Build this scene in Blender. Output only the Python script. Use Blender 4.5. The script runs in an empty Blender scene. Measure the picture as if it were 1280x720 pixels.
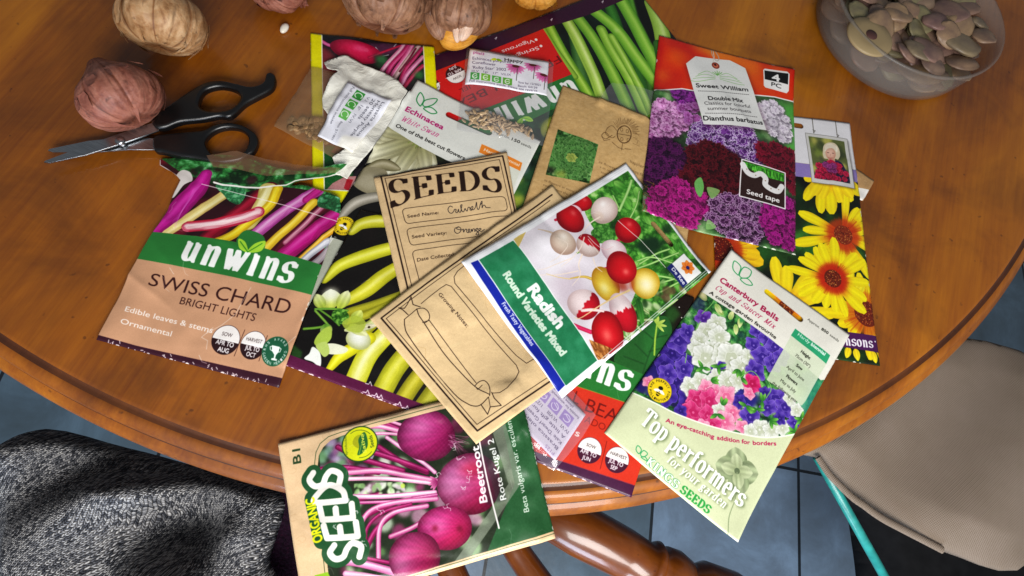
import bpy, bmesh, math, random
import numpy as np
from mathutils import Matrix, Vector, noise as mnoise
rnd = random.Random(7)
RS = np.random.RandomState(5)
SC = bpy.context.scene
COL = SC.collection
# ------------------------------------------------------------------ camera
F = 700.0; HC = 0.36
PITCH, ROLL = math.radians(20.5), math.radians(24)
def _R():
    cp, sp = math.cos(PITCH), math.sin(PITCH); cr, sr = math.cos(ROLL), math.sin(ROLL)
    return np.array([[1,0,0],[0,cp,-sp],[0,sp,cp]]) @ np.array([[cr,-sr,0],[sr,cr,0],[0,0,1]])
RM = _R()
def at(x, y, z=0.0):
    """where the sight line measured at photo pixel x, y meets the height z"""
    d = RM @ np.array([x-640.0, -(y-360.0), -F])
    t = (HC - z)/-d[2]
    return np.array([d[0]*t, d[1]*t, z])
cam_d = bpy.data.cameras.new('camera'); cam = bpy.data.objects.new('camera', cam_d); COL.objects.link(cam)
cam_d.lens = F/1280*36; cam_d.sensor_width = 36; cam_d.clip_start = 0.01; cam_d.clip_end = 50
m4 = np.eye(4); m4[:3,:3] = RM; m4[2,3] = HC
cam.matrix_world = Matrix(m4.tolist())
SC.camera = cam
# ------------------------------------------------------------------ tagging
def tag(o, label=None, cat=None, group=None, kind=None):
    if label: o['label'] = label
    if cat: o['category'] = cat
    if group: o['group'] = group
    if kind: o['kind'] = kind
    return o
def empty(name, loc, rz=0):
    o = bpy.data.objects.new(name, None); COL.objects.link(o); o.location = loc; o.rotation_euler = (0,0,rz)
    o.empty_display_size = .01
    return o
def mesh_obj(name, verts, faces, mat=None, parent=None, smooth=True, loc=None):
    me = bpy.data.meshes.new(name); me.from_pydata([tuple(v) for v in verts], [], [tuple(f) for f in faces]); me.update()
    if smooth: me.polygons.foreach_set('use_smooth', [True]*len(me.polygons))
    o = bpy.data.objects.new(name, me); COL.objects.link(o)
    if mat: me.materials.append(mat)
    if parent: o.parent = parent
    if loc is not None: o.location = loc
    return o
# ------------------------------------------------------------------ colours
def C(s):
    if isinstance(s, str):
        s = s.lstrip('#'); return np.array([int(s[i:i+2],16)/255 for i in (0,2,4)], np.float32)
    return np.array(s, np.float32)
def lin(c):
    c = C(c); return tuple(float(x) for x in np.where(c<=.04045, c/12.92, ((c+.055)/1.055)**2.4)) + (1.0,)
# ------------------------------------------------------------------ 2D helpers
def spline(pts, n=10, closed=False):
    p = np.array(pts, float)
    if len(p) < 3: return p
    if closed: q = np.vstack([p[-1], p, p[0], p[1]])
    else: q = np.vstack([2*p[0]-p[1], p, 2*p[-1]-p[-2]])
    out = []
    for i in range(1, len(q)-2):
        t = np.linspace(0,1,n,endpoint=False)[:,None]
        a,b,c,d = q[i-1],q[i],q[i+1],q[i+2]
        out.append(.5*((2*b)+(-a+c)*t+(2*a-5*b+4*c-d)*t*t+(-a+3*b-3*c+d)*t**3))
    out = np.vstack(out)
    if not closed: out = np.vstack([out, p[-1]])
    return out
def arc(cx, cy, rx, ry, a0, a1, n=14):
    a = np.radians(np.linspace(a0, a1, n)); return [(cx+rx*math.cos(t), cy+ry*math.sin(t)) for t in a]
def box1(a, r, ax):
    if r < 1: return a
    pad = [(0,0)]*a.ndim; pad[ax] = (r+1, r)
    c = np.cumsum(np.pad(a, pad, mode='edge'), axis=ax, dtype=np.float64)
    n = a.shape[ax]
    hi = np.take(c, range(2*r+1, 2*r+1+n), axis=ax); lo = np.take(c, range(0, n), axis=ax)
    return ((hi-lo)/(2*r+1)).astype(np.float32)
def blur(a, s):
    if s < .35: return a
    r = max(1, int(round(s*.9)))
    k = 3 if s >= .9 else 1
    for _ in range(k): a = box1(box1(a, r, 0), r, 1)
    return a
def vnoise(h, w, cell, rs, ax=1.0, ay=1.0):
    gh, gw = int(h/(cell*ay))+3, int(w/(cell*ax))+3
    g = rs.rand(gh, gw).astype(np.float32)
    y = np.arange(h)/(cell*ay); x = np.arange(w)/(cell*ax)
    yi = y.astype(int); xi = x.astype(int); fy = (y-yi)[:,None]; fx = (x-xi)[None,:]
    fy = fy*fy*(3-2*fy); fx = fx*fx*(3-2*fx)
    a = g[yi][:,xi]; b = g[yi][:,xi+1]; c = g[yi+1][:,xi]; d = g[yi+1][:,xi+1]
    return ((a*(1-fx)+b*fx)*(1-fy)+(c*(1-fx)+d*fx)*fy).astype(np.float32)
def fbm(h, w, cell, rs=RS, oct=4, ax=1.0, ay=1.0):
    s = np.zeros((h,w), np.float32); a = 1; t = 0
    for i in range(oct):
        if cell < 1: break
        s += a*vnoise(h,w,cell,rs,ax,ay); t += a; a *= .55; cell /= 2
    s /= t
    return np.clip((s-.5)*1.7+.5, 0, 1)
# ------------------------------------------------------------------ glyphs: built-in sans by mesh
_gc = {}
def glyph_tris(s, bold=0.0):
    k = (s, bold)
    if k in _gc: return _gc[k]
    cu = bpy.data.curves.new('t', 'FONT'); cu.body = s; cu.offset = bold; cu.resolution_u = 4
    o = bpy.data.objects.new('t', cu); COL.objects.link(o)
    dg = bpy.context.evaluated_depsgraph_get()
    me = bpy.data.meshes.new_from_object(o.evaluated_get(dg))
    me.calc_loop_triangles()
    v = np.array([p.co[:2] for p in me.vertices]); t = np.array([tuple(q.vertices) for q in me.loop_triangles], int).reshape(-1,3)
    bpy.data.meshes.remove(me); bpy.data.objects.remove(o); bpy.data.curves.remove(cu)
    _gc[k] = (v, t); return _gc[k]
# ------------------------------------------------------------------ stroke glyphs (for serif and lettered titles): unit cap height 1, x height .68
def A_(*a): return arc(*a)
def L_(*p): return list(p)
sf = lambda x, y, w=.13: [(x-w, y), (x+w, y)]
G = {
 'S': (.62, [A_(.31,.74,.24,.26,35,270)[:] + A_(.31,.26,.25,.26,90,-150)[1:], [(.53,.98),(.53,.78)], [(.06,.02),(.06,.24)]]),
 's': (.48, [A_(.25,.51,.17,.17,40,270) + A_(.25,.18,.19,.17,90,-150)[1:], [(.41,.67),(.41,.52)], [(.06,.01),(.06,.17)]]),
 'E': (.68, [[(.18,0),(.18,1)], [(.04,1),(.6,1)], [(.04,0),(.62,0)], [(.2,.52),(.44,.52)], [(.6,1),(.61,.76)], [(.62,0),(.64,.26)], [(.44,.64),(.44,.4)]]),
 'D': (.78, [[(.18,0),(.18,1)], [(.04,1),(.3,1)]+A_(.3,.5,.38,.5,90,-90,22)+[(.04,0)]]),
 'K': (.74, [[(.18,0),(.18,1)], sf(.18,0), sf(.18,1), [(.6,1),(.24,.46)], [(.3,.55),(.62,0)], sf(.6,1,.1), sf(.63,0,.11)]),
 'I': (.36, [[(.18,0),(.18,1)], sf(.18,0), sf(.18,1)]),
 'N': (.8, [[(.17,0),(.17,1)], [(.17,1),(.63,0)], [(.63,0),(.63,1)], sf(.15,1,.11), sf(.17,0,.1), sf(.63,1,.11)]),
 'G': (.78, [A_(.4,.5,.32,.5,50,330,26)+[(.66,.1)], [(.66,.06),(.66,.42)], [(.5,.42),(.76,.42)], [(.62,.98),(.62,.74)]]),
 'T': (.7, [[(.35,0),(.35,1)], [(.05,1),(.65,1)], [(.05,1),(.04,.74)], [(.65,1),(.66,.74)], sf(.35,0)]),
 'C': (.7, [A_(.38,.5,.3,.5,50,310,26), [(.6,.98),(.6,.74)]]),
 'M': (.95, [[(.17,0),(.17,1)], [(.17,1),(.46,.05)], [(.46,.05),(.76,1)], [(.76,1),(.76,0)], sf(.14,1,.1), sf(.17,0,.1), sf(.77,0,.11), sf(.8,1,.1)]),
 'W': (1.0, [[(.12,1),(.32,0)], [(.32,0),(.5,.85)], [(.5,.85),(.68,0)], [(.68,0),(.88,1)], sf(.12,1,.1), sf(.88,1,.1)]),
 'w': (.86, [[(.12,.68),(.28,.0)], [(.28,0),(.44,.6)], [(.42,.68),(.58,0)], [(.58,0),(.76,.68)], sf(.12,.68,.1), sf(.42,.68,.09), sf(.76,.68,.1)]),
 'u': (.64, [[(.16,.68),(.16,.2)]+A_(.3,.2,.14,.19,180,310,8), [(.38,.06),(.46,.2)], [(.46,.68),(.46,0)], [(.04,.68),(.16,.68)], [(.34,.68),(.46,.68)], [(.46,.0),(.58,.0)]]),
 'n': (.64, [[(.16,.68),(.16,0)], [(.18,.5)]+A_(.33,.48,.13,.19,140,0,8)+[(.46,0)], [(.04,.68),(.16,.68)], sf(.16,0,.11), sf(.46,0,.11)]),
 'm': (.94, [[(.16,.68),(.16,0)], [(.18,.5)]+A_(.33,.48,.13,.19,140,0,8)+[(.46,0)], [(.48,.5)]+A_(.63,.48,.13,.19,140,0,8)+[(.76,0)], [(.04,.68),(.16,.68)], sf(.16,0,.11), sf(.46,0,.1), sf(.76,0,.11)]),
 'i': (.34, [[(.16,.68),(.16,0)], [(.04,.68),(.16,.68)], sf(.16,0,.12), [(.15,.9),(.17,.98)]]),
 'r': (.48, [[(.16,.68),(.16,0)], [(.18,.45),(.28,.63),(.4,.66)], [(.38,.68),(.4,.56)], [(.04,.68),(.16,.68)], sf(.16,0,.12)]),
 'o': (.56, [A_(.28,.34,.2,.34,90,450,24)]),
 'e': (.52, [[(.1,.38),(.44,.38)], A_(.27,.34,.18,.34,5,310,22)]),
 'c': (.5, [A_(.28,.34,.19,.34,45,310,20), [(.41,.62),(.42,.52)]]),
 'p': (.62, [[(.16,.68),(.16,-.28)], A_(.31,.34,.2,.34,135,-140,18), [(.04,.68),(.16,.68)], sf(.16,-.28,.12)]),
 'd': (.62, [[(.46,1),(.46,0)], A_(.29,.34,.19,.34,45,320,18), [(.34,1),(.46,1)], [(.46,0),(.58,0)]]),
 'a': (.54, [[(.12,.58)]+A_(.26,.5,.14,.18,140,0,8)+[(.4,.06),(.5,.0)], A_(.25,.2,.15,.19,60,320,14)]),
 'g': (.54, [A_(.25,.46,.15,.21,0,360,18), [(.14,.3),(.1,.14),(.4,.06),(.44,-.12)]+A_(.26,-.14,.19,.13,0,-270,12), [(.4,.6),(.5,.68)]]),
 'f': (.4, [[(.17,0),(.17,.75)]+A_(.3,.76,.13,.22,180,40,8), [(.05,.66),(.34,.66)], sf(.17,0,.12)]),
 'h': (.64, [[(.16,1),(.16,0)], [(.18,.5)]+A_(.33,.48,.13,.19,140,0,8)+[(.46,0)], [(.04,1),(.16,1)], sf(.16,0,.11), sf(.46,0,.11)]),
 't': (.4, [[(.17,.9),(.17,.15)]+A_(.27,.14,.1,.13,180,300,6), [(.05,.66),(.34,.66)]]),
 'x': (.6, [[(.1,.68),(.46,0)], [(.46,.68),(.1,0)], sf(.12,.68,.1), sf(.46,0,.1)]),
 'y': (.6, [[(.1,.68),(.3,.05)], [(.5,.68),(.22,-.22),(.1,-.24)], sf(.12,.68,.1), sf(.5,.68,.09)]),
 ' ': (.3, []),
}
def ribbon(p, wf):
    """outline polygon of the centre line p with the half width function wf(direction angle)"""
    p = np.array(p, float); d = np.gradient(p, axis=0)
    L = np.hypot(d[:,0], d[:,1])+1e-9; n = np.stack([-d[:,1]/L, d[:,0]/L], 1)
    th = np.arctan2(d[:,1], d[:,0]); w = np.array([wf(t) for t in th])[:,None]
    return np.vstack([p+n*w, (p-n*w)[::-1]])
def serif_polys(s, stem=.17, hair=.045, italic=0.0, gap=.03, nib=18):
    polys = []; x = 0; ph = math.radians(nib)
    wf = lambda t: .5*(hair+(stem-hair)*abs(math.sin(t-ph))**1.6)
    for ch in s:
        w, st = G[ch]
        for q in st:
            q = np.array(q, float)
            if len(q) == 2: q = np.vstack([q[0], q.mean(0), q[1]])
            r = ribbon(q, wf); r[:,0] += x
            r[:,0] += italic*r[:,1]
            polys.append(r)
        x += w+gap+stem*.3
    return polys, x
# ------------------------------------------------------------------ printed artwork
class Art:
    """artwork of one packet, drawn in the packet's own flat rectangle; points are given where they were measured"""
    def __init__(s, quad, ppm=4200, base='#ffffff', z=0.0, seed=1):
        s.quad = quad; s.z = z; s.rs = np.random.RandomState(seed)
        s.w = [at(x,y,z) for x,y in quad]
        P = [p[:2] for p in s.w]
        s.W = (np.linalg.norm(P[1]-P[0])+np.linalg.norm(P[2]-P[3]))/2
        s.H = (np.linalg.norm(P[3]-P[0])+np.linalg.norm(P[2]-P[1]))/2
        s.nx, s.ny = int(s.W*ppm), int(s.H*ppm)
        src = np.array(quad, float); dst = np.array([(0,0),(s.nx,0),(s.nx,s.ny),(0,s.ny)], float)
        M = []
        for (x,y),(u,v) in zip(src,dst):
            M.append([x,y,1,0,0,0,-u*x,-u*y]); M.append([0,0,0,x,y,1,-v*x,-v*y])
        h = np.linalg.solve(np.array(M), dst.ravel()); s.Hm = np.append(h,1).reshape(3,3)
        ar = .5*abs(sum(src[i][0]*src[(i+1)%4][1]-src[(i+1)%4][0]*src[i][1] for i in range(4)))
        s.k = math.sqrt(s.nx*s.ny/ar)
        s.img = np.empty((s.ny, s.nx, 3), np.float32); s.img[:] = C(base)
        s.alpha = np.ones((s.ny, s.nx), np.float32)
    def P(s, pts):
        p = np.array(pts, float).reshape(-1,2); q = np.column_stack([p, np.ones(len(p))]) @ s.Hm.T
        return q[:,:2]/q[:,2:3]
    def UV(s, pts): return np.array(pts, float).reshape(-1,2)*np.array([s.nx, s.ny])
    # --- coverage
    def _edges(s, E):
        """E: list of (x0,y0,x1,y1) arrays -> coverage window (y0,x0,mask)"""
        E = np.asarray(E, float)
        x0 = int(max(0, math.floor(E[:,[0,2]].min())-1)); x1 = int(min(s.nx, math.ceil(E[:,[0,2]].max())+2))
        y0 = int(max(0, math.floor(E[:,[1,3]].min())-1)); y1 = int(min(s.ny, math.ceil(E[:,[1,3]].max())+2))
        if x1 <= x0 or y1 <= y0: return None
        SS = 4; w = x1-x0; h = y1-y0
        acc = np.zeros((h, w+2), np.float64)
        for ex0, ey0, ex1, ey1 in E:
            if ey0 == ey1: continue
            sg = 1.0
            if ey0 > ey1: ex0,ey0,ex1,ey1 = ex1,ey1,ex0,ey0; sg = -1.0
            a = max(0, math.ceil((ey0-y0)*SS-.5)); b = min(h*SS, math.ceil((ey1-y0)*SS-.5))
            if b <= a: continue
            r = np.arange(a, b); yy = (r+.5)/SS+y0
            xx = np.clip(ex0+(ex1-ex0)*(yy-ey0)/(ey1-ey0)-x0, 0, w)
            xi = xx.astype(int); f = xx-xi; ri = r//SS
            np.add.at(acc, (ri, xi), sg*(1-f)/SS); np.add.at(acc, (ri, xi+1), sg*f/SS)
        return y0, x0, np.clip(np.abs(np.cumsum(acc, axis=1)[:,:w]), 0, 1).astype(np.float32)
    def mask(s, T):
        T = np.asarray(T); E = np.hstack([T, np.roll(T,-1,0)]); return s._edges(E)
    def _comp(s, win, col, a=1.0, bl=0.0, clip=None):
        if win is None: return
        y0, x0, m = win
        if bl > 0:
            g = int(bl*3)+2
            ya, xa = max(0,y0-g), max(0,x0-g); yb, xb = min(s.ny, y0+m.shape[0]+g), min(s.nx, x0+m.shape[1]+g)
            M = np.zeros((yb-ya, xb-xa), np.float32); M[y0-ya:y0-ya+m.shape[0], x0-xa:x0-xa+m.shape[1]] = m
            m = blur(M, bl); y0, x0 = ya, xa
        h, w = m.shape
        if clip is not None: m = m*clip[y0:y0+h, x0:x0+w]
        reg = s.img[y0:y0+h, x0:x0+w]
        if callable(col):
            yy, xx = np.mgrid[y0:y0+h, x0:x0+w]; c = col(xx.astype(np.float32), yy.astype(np.float32))
        else: c = C(col)
        mm = (m*a)[...,None]
        reg[:] = reg*(1-mm)+c*mm
    # --- drawing (photo coordinates unless tex=True)
    def fill(s, pts, col, a=1.0, bl=0.0, smooth=False, tex=False, clip=None):
        if smooth: pts = spline(pts, 8, True)
        T = np.asarray(pts, float) if tex else s.P(pts)
        s._comp(s.mask(T), col, a, bl*s.k, clip)
    def line(s, pts, w, col, a=1.0, bl=0.0, smooth=False, closed=False, tex=False, clip=None, w2=None):
        if smooth: pts = spline(pts, 8, closed)
        T = np.asarray(pts, float) if tex else s.P(pts)
        if closed: T = np.vstack([T, T[0]])
        w = w*s.k
        w2 = w if w2 is None else w2*s.k
        m = None; r = max(w,w2)/2+2
        x0 = int(max(0, T[:,0].min()-r)); x1 = int(min(s.nx, T[:,0].max()+r+1)); y0 = int(max(0, T[:,1].min()-r)); y1 = int(min(s.ny, T[:,1].max()+r+1))
        if x1<=x0 or y1<=y0: return
        m = np.zeros((y1-y0, x1-x0), np.float32)
        n = len(T)-1
        for i in range(n):
            ax, ay = T[i]; bx, by = T[i+1]; ww = w+(w2-w)*(i+.5)/n; rr = ww/2+1.5
            u0 = int(max(x0, min(ax,bx)-rr)); u1 = int(min(x1, max(ax,bx)+rr+1)); v0 = int(max(y0, min(ay,by)-rr)); v1 = int(min(y1, max(ay,by)+rr+1))
            if u1<=u0 or v1<=v0: continue
            Y, X = np.mgrid[v0:v1, u0:u1]; X = X+.5; Y = Y+.5
            dx, dy = bx-ax, by-ay; L2 = dx*dx+dy*dy+1e-9
            t = np.clip(((X-ax)*dx+(Y-ay)*dy)/L2, 0, 1); d = np.hypot(X-ax-t*dx, Y-ay-t*dy)
            q = m[v0-y0:v1-y0, u0-x0:u1-x0]
            np.maximum(q, np.clip(ww/2-d+.5, 0, min(1.0, ww)), out=q)
        s._comp((y0,x0,m), col, a, bl*s.k, clip)
    def tube(s, pts, w, ce, cm, hi=None, off=-.25, prof=None, streak=0.0, bl=0.0, a=1.0, smooth=True, clip=None, edge=1.6):
        """a rounded stalk: colour ce at the edges, cm in the middle, hi at the highlight; w photo px; prof(t)->0..1"""
        if smooth: pts = spline(pts, 8)
        T = s.P(pts); w = w*s.k
        d = np.diff(T, axis=0); Ls = np.hypot(d[:,0], d[:,1]); cum = np.concatenate([[0], np.cumsum(Ls)]); tot = cum[-1]+1e-9
        r = w/2+2
        x0 = int(max(0, T[:,0].min()-r)); x1 = int(min(s.nx, T[:,0].max()+r+1)); y0 = int(max(0, T[:,1].min()-r)); y1 = int(min(s.ny, T[:,1].max()+r+1))
        if x1<=x0 or y1<=y0: return
        Y, X = np.mgrid[y0:y1, x0:x1]; X = X+.5; Y = Y+.5
        best = np.full(X.shape, 1e9); tt = np.zeros(X.shape); sd = np.zeros(X.shape)
        for i in range(len(T)-1):
            ax, ay = T[i]; dx, dy = d[i]; L2 = Ls[i]**2+1e-9
            u = np.clip(((X-ax)*dx+(Y-ay)*dy)/L2, 0, 1); px = X-ax-u*dx; py = Y-ay-u*dy; q = np.hypot(px, py)
            k = q < best; best[k] = q[k]; tt[k] = ((cum[i]+u*Ls[i])/tot)[k]; sd[k] = (np.sign(dx*py-dy*px)*q)[k]
        hw = w/2*(prof(tt) if prof else 1.0)
        m = np.clip(hw-best+.5, 0, 1)
        c = np.clip(sd/np.maximum(hw, .5), -1, 1)
        e = np.abs(c)**edge
        if streak:
            n = fbm(X.shape[0], X.shape[1], 40, s.rs, 2)
            ss = .6*(np.sin(c*9+n*6)*.5+.5)+.4*(np.sin(c*23+n*9)*.5+.5); e = np.clip(e+streak*(ss-.5), 0, 1)
        colr = C(cm)*(1-e[...,None])+C(ce)*e[...,None]
        if hi is not None:
            g = np.exp(-((c-off)/.28)**2)*(.55+.45*np.sin(tt*math.pi))
            colr = colr*(1-g[...,None]*.8)+C(hi)*g[...,None]*.8
        s._comp((y0,x0,m.astype(np.float32)), lambda xx, yy, cc=colr: cc if cc.shape[:2]==xx.shape else C(cm), a, 0, clip)
    def ball(s, c, rx, ry, ang, cin, cedge, hi=None, lx=-.35, ly=-.35, hr=.3, a=1.0, pw=2.2, clip=None, part=None, bl=0):
        """a shaded round thing; ang in tex space degrees"""
        T = s.P([c])[0]; rx *= s.k; ry *= s.k; t = math.radians(ang); ct, st = math.cos(t), math.sin(t)
        th = np.linspace(0, 2*math.pi, 40, endpoint=False)
        wob = 1+.03*np.sin(th*2+s.rs.rand()*6)+.02*np.sin(th*3+s.rs.rand()*6)
        x = rx*np.cos(th)*wob; y = ry*np.sin(th)*wob
        pts = np.stack([T[0]+x*ct-y*st, T[1]+x*st+y*ct], 1)
        def f(X, Y):
            u = ((X-T[0])*ct+(Y-T[1])*st)/rx; v = (-(X-T[0])*st+(Y-T[1])*ct)/ry
            r = np.clip(np.sqrt((u-lx*.35)**2+(v-ly*.35)**2), 0, 1.3)**pw; r = np.clip(r, 0, 1)[...,None]
            cc = C(cin)*(1-r)+C(cedge)*r
            if part is not None: cc = part(u, v, cc)
            if hi is not None:
                g = np.exp(-(((u-lx)**2+(v-ly)**2)/hr**2))[...,None]; cc = cc*(1-g*.85)+C(hi)*g*.85
            return cc
        s._comp(s.mask(pts), f, a, bl, clip)
    def disc(s, c, r, col, a=1.0, ry=None, ang=0, clip=None, bl=0):
        T = s.P([c])[0]; th = np.linspace(0, 2*math.pi, 36, endpoint=False); t = math.radians(ang)
        x = r*s.k*np.cos(th); y = (ry or r)*s.k*np.sin(th)
        s.fill(np.stack([T[0]+x*math.cos(t)-y*math.sin(t), T[1]+x*math.sin(t)+y*math.cos(t)],1), col, a, bl, tex=True, clip=clip)
    def region(s, pts, smooth=False):
        if smooth: pts = spline(pts, 8, True)
        m = np.zeros((s.ny, s.nx), np.float32); w = s.mask(s.P(pts))
        if w is not None: y0,x0,q = w; m[y0:y0+q.shape[0], x0:x0+q.shape[1]] = q
        return m
    def leafy(s, clip, cols, cell=10, a=1.0, ridge=True, ax=1.0, ay=1.0):
        """leaf mass: folded noise with a colour ramp"""
        n = fbm(s.ny, s.nx, cell*s.k, s.rs, 5, ax, ay)
        if ridge: n = np.abs(n-.5)*2; n = np.clip(n*1.25, 0, 1)
        n2 = fbm(s.ny, s.nx, cell*2.5*s.k, s.rs, 3); n = np.clip(n*.65+n2*.5-.08, 0, .999)
        cs = np.array([C(c) for c in cols]); q = n*(len(cols)-1); i = q.astype(int); f = (q-i)[...,None]
        c = cs[i]*(1-f)+cs[np.minimum(i+1,len(cols)-1)]*f
        m = (clip*a)[...,None]; s.img[:] = s.img*(1-m)+c*m
    def blotch(s, clip, cols, n, r0, r1, bl=3, a=.8, box=None):
        """out of focus spots of colour"""
        ys, xs = np.where(clip > .5)
        if not len(ys): return
        for _ in range(n):
            j = s.rs.randint(len(ys)); r = s.rs.uniform(r0, r1)*s.k
            th = np.linspace(0, 2*math.pi, 14, endpoint=False); e = s.rs.uniform(.5, 1); t0 = s.rs.rand()*3.14
            x = r*np.cos(th); y = r*e*np.sin(th)
            p = np.stack([xs[j]+x*math.cos(t0)-y*math.sin(t0), ys[j]+x*math.sin(t0)+y*math.cos(t0)],1)
            s.fill(p, cols[s.rs.randint(len(cols))], a, bl, tex=True, clip=clip)
    def petal(s, c, ang, L, w, cin, cout, edge=None, clip=None, curve=0.0, start=.0, tip=.5, notch=False, streak=.06, rnd=False):
        """petal from centre c; ang in tex degrees, lengths photo px"""
        T = s.P([c])[0]; L *= s.k; w *= s.k; t = math.radians(ang)
        u = np.linspace(start, 1, 12); wd = w/2*np.sin(np.pi*np.clip((u-start)/(1-start), 0, 1)**(.55+tip*.4))**.7; wd[0] = w*.14
        if notch: wd[-1] = w*.12
        if rnd: q_ = (u-start)/(1-start); wd = w/2*np.minimum(.3+.95*q_**.8, 1)*np.sqrt(np.clip(1-np.clip((q_-.72)/.28,0,1)**2, 0, 1)); wd[-1] = w*.16
        cv = curve*L*u*u
        up = np.stack([u*L, wd+cv],1); dn = np.stack([u*L, -wd+cv],1)[::-1]
        q = np.vstack([up, dn]); ct, st = math.cos(t), math.sin(t)
        pts = np.stack([T[0]+q[:,0]*ct-q[:,1]*st, T[1]+q[:,0]*st+q[:,1]*ct],1)
        ph = s.rs.rand()*6; ce = C(edge if edge is not None else cout)*(1.0 if edge is not None else .82)
        def f(X, Y):
            a = ((X-T[0])*ct+(Y-T[1])*st)/L; b = (-(X-T[0])*st+(Y-T[1])*ct-curve*L*a*a)/(w/2)
            r = np.clip(a*(2.0 if rnd else 1.0)-(.22 if rnd else 0), 0, 1)[...,None]; r = r*r*(3-2*r)
            cc = C(cin)*(1-r)+C(cout)*r
            e = np.clip(np.abs(b)**2.5, 0, 1)[...,None]*.7; cc = cc*(1-e)+ce*e
            return np.clip(cc*(1+streak*np.sin(b*8+ph)[...,None]), 0, 1)
        s.fill(pts, f, tex=True, clip=clip)
    def ruffle(s, c, r, dark, mid, light, clip=None, rings=4, frill=9, rim=True, soft=True):
        """double carnation-like floret: ruffled layers, each with a pale frill"""
        T = s.P([c])[0]; r *= s.k; rs = s.rs
        for i in range(rings):
            f = 1-i/rings*.85; n = 46; th = np.linspace(0, 2*math.pi, n, endpoint=False)
            fr = frill-i; p0 = rs.rand()*6
            rad = r*f*(1+.10*np.sin(fr*th+p0)+.07*np.sin((fr*2+1)*th+rs.rand()*6)+.06*rs.randn(n))
            off = rs.randn(2)*r*.06*i
            pts = np.stack([T[0]+off[0]+rad*np.cos(th), T[1]+off[1]+rad*np.sin(th)*.92],1)
            q = C(mid)*(1-.25*(i%2))+C(dark)*.25*(i%2); q = q*(1+(rs.rand()-.5)*.3)
            s.fill(pts, np.clip(q,0,1), tex=True, clip=clip)
            if rim: s.line(np.vstack([pts, pts[:1]]), r*.07/s.k*(1.1-.15*i), light, a=.85 if not soft else .5, tex=True, clip=clip)
            for _ in range(5):
                t = rs.rand()*6.28; a0 = .45+.3*rs.rand()
                s.line([T+off+np.array([math.cos(t),math.sin(t)])*r*f*.35, T+off+np.array([math.cos(t+.2),math.sin(t+.2)])*r*f*(a0+.3)], r*.11/s.k, dark, a=.75, bl=.3, tex=True, clip=clip)
    def text(s, t, p0, p1, h, col, bold=0.0, a=1.0, italic=0.0, tex=False, bl=0, keep=False):
        v, tr = glyph_tris(t)
        T = np.array([p0,p1], float) if tex else s.P([p0,p1]); h = h*s.k
        d = T[1]-T[0]; L = np.hypot(*d); d = d/L; up = np.array([d[1], -d[0]])
        x0, x1 = v[:,0].min(), v[:,0].max(); cap = .729
        X = (v[:,0]-x0)/(x1-x0)*L; Y = v[:,1]/cap*h
        X = X+italic*Y
        q = T[0]+X[:,None]*d+Y[:,None]*up
        if not bold:
            E = np.vstack([np.hstack([q[tr[:,i]], q[tr[:,(i+1)%3]]]) for i in range(3)]); s._comp(s._edges(E), col, a, bl*s.k); return
        M = None; b = bold/cap*h*1.15
        for an in list(np.arange(0, 6.28, 6.2832/8))+[None]:
            o = np.zeros(2) if an is None else np.array([math.cos(an), math.sin(an)])*b
            r = q+o; w = s._edges(np.vstack([np.hstack([r[tr[:,i]], r[tr[:,(i+1)%3]]]) for i in range(3)]))
            if w is None: continue
            y0, x0_, m = w
            if M is None: M = np.zeros((s.ny, s.nx), np.float32)
            z = M[y0:y0+m.shape[0], x0_:x0_+m.shape[1]]; np.maximum(z, m, out=z)
        if M is None: return
        ys = np.where(M.any(1))[0]; xs = np.where(M.any(0))[0]
        if len(ys): s._comp((ys[0], xs[0], M[ys[0]:ys[-1]+1, xs[0]:xs[-1]+1].copy()), col, a, bl*s.k)
    def ctext(s, t, c, dirp, h, col, wr=.62, **k):
        """text centred at c along the photo direction dirp, width from the font"""
        v, tr = glyph_tris(t, k.get('bold',0)); wid = (v[:,0].max()-v[:,0].min())/.729*h*wr/.62
        d = np.array(dirp, float); d /= np.hypot(*d); c = np.array(c, float)
        s.text(t, c-d*wid/2, c+d*wid/2, h, col, **k)
    def serif(s, t, p0, p1, h, col, stem=.17, hair=.045, italic=0.0, a=1.0, warp=None, grow=0.0, bl=0, gap=.03, tex=False, nib=18):
        polys, wd = serif_polys(t, stem+grow, hair+grow, italic, gap if not grow else gap-grow*.3, nib)
        T = np.array([p0,p1], float) if tex else s.P([p0,p1]); h = h*s.k
        d = T[1]-T[0]; L = np.hypot(*d); d = d/L; up = np.array([d[1], -d[0]])
        M = np.zeros((s.ny, s.nx), np.float32)
        for q in polys:
            if warp: q = warp(q.copy(), wd)
            r = T[0]+(q[:,0]/wd*L)[:,None]*d+(q[:,1]*h)[:,None]*up
            w = s.mask(r)
            if w is not None:
                y0,x0,m = w; z = M[y0:y0+m.shape[0], x0:x0+m.shape[1]]; np.maximum(z, m, out=z)
        rr = stem*h*.07
        if rr > .8:
            B = blur(M, rr); M = np.clip((B-.46)*max(2.2, rr*2.2)+.5, 0, 1)
        s._comp((0,0,M), col, a, bl*s.k)
    def circtext(s, t, c, r, a0, a1, h, col, bold=0.01, flip=False):
        """letters round a circle, angles in tex degrees (clockwise)"""
        T = s.P([c])[0]; n = len(t)
        for i, ch in enumerate(t):
            if ch == ' ': continue
            an = math.radians(a0+(a1-a0)*(i+.5)/n); rr = r*s.k
            tp = np.array([math.cos(an), math.sin(an)]); dv = np.array([-tp[1], tp[0]])*(-1 if flip else 1)
            b = T+tp*rr-(np.array([0,0]) if not flip else -tp*h*s.k)
            w = h*s.k*.62
            s.text(ch, b-dv*w/2, b+dv*w/2, h, col, bold=bold, tex=True)
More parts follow.
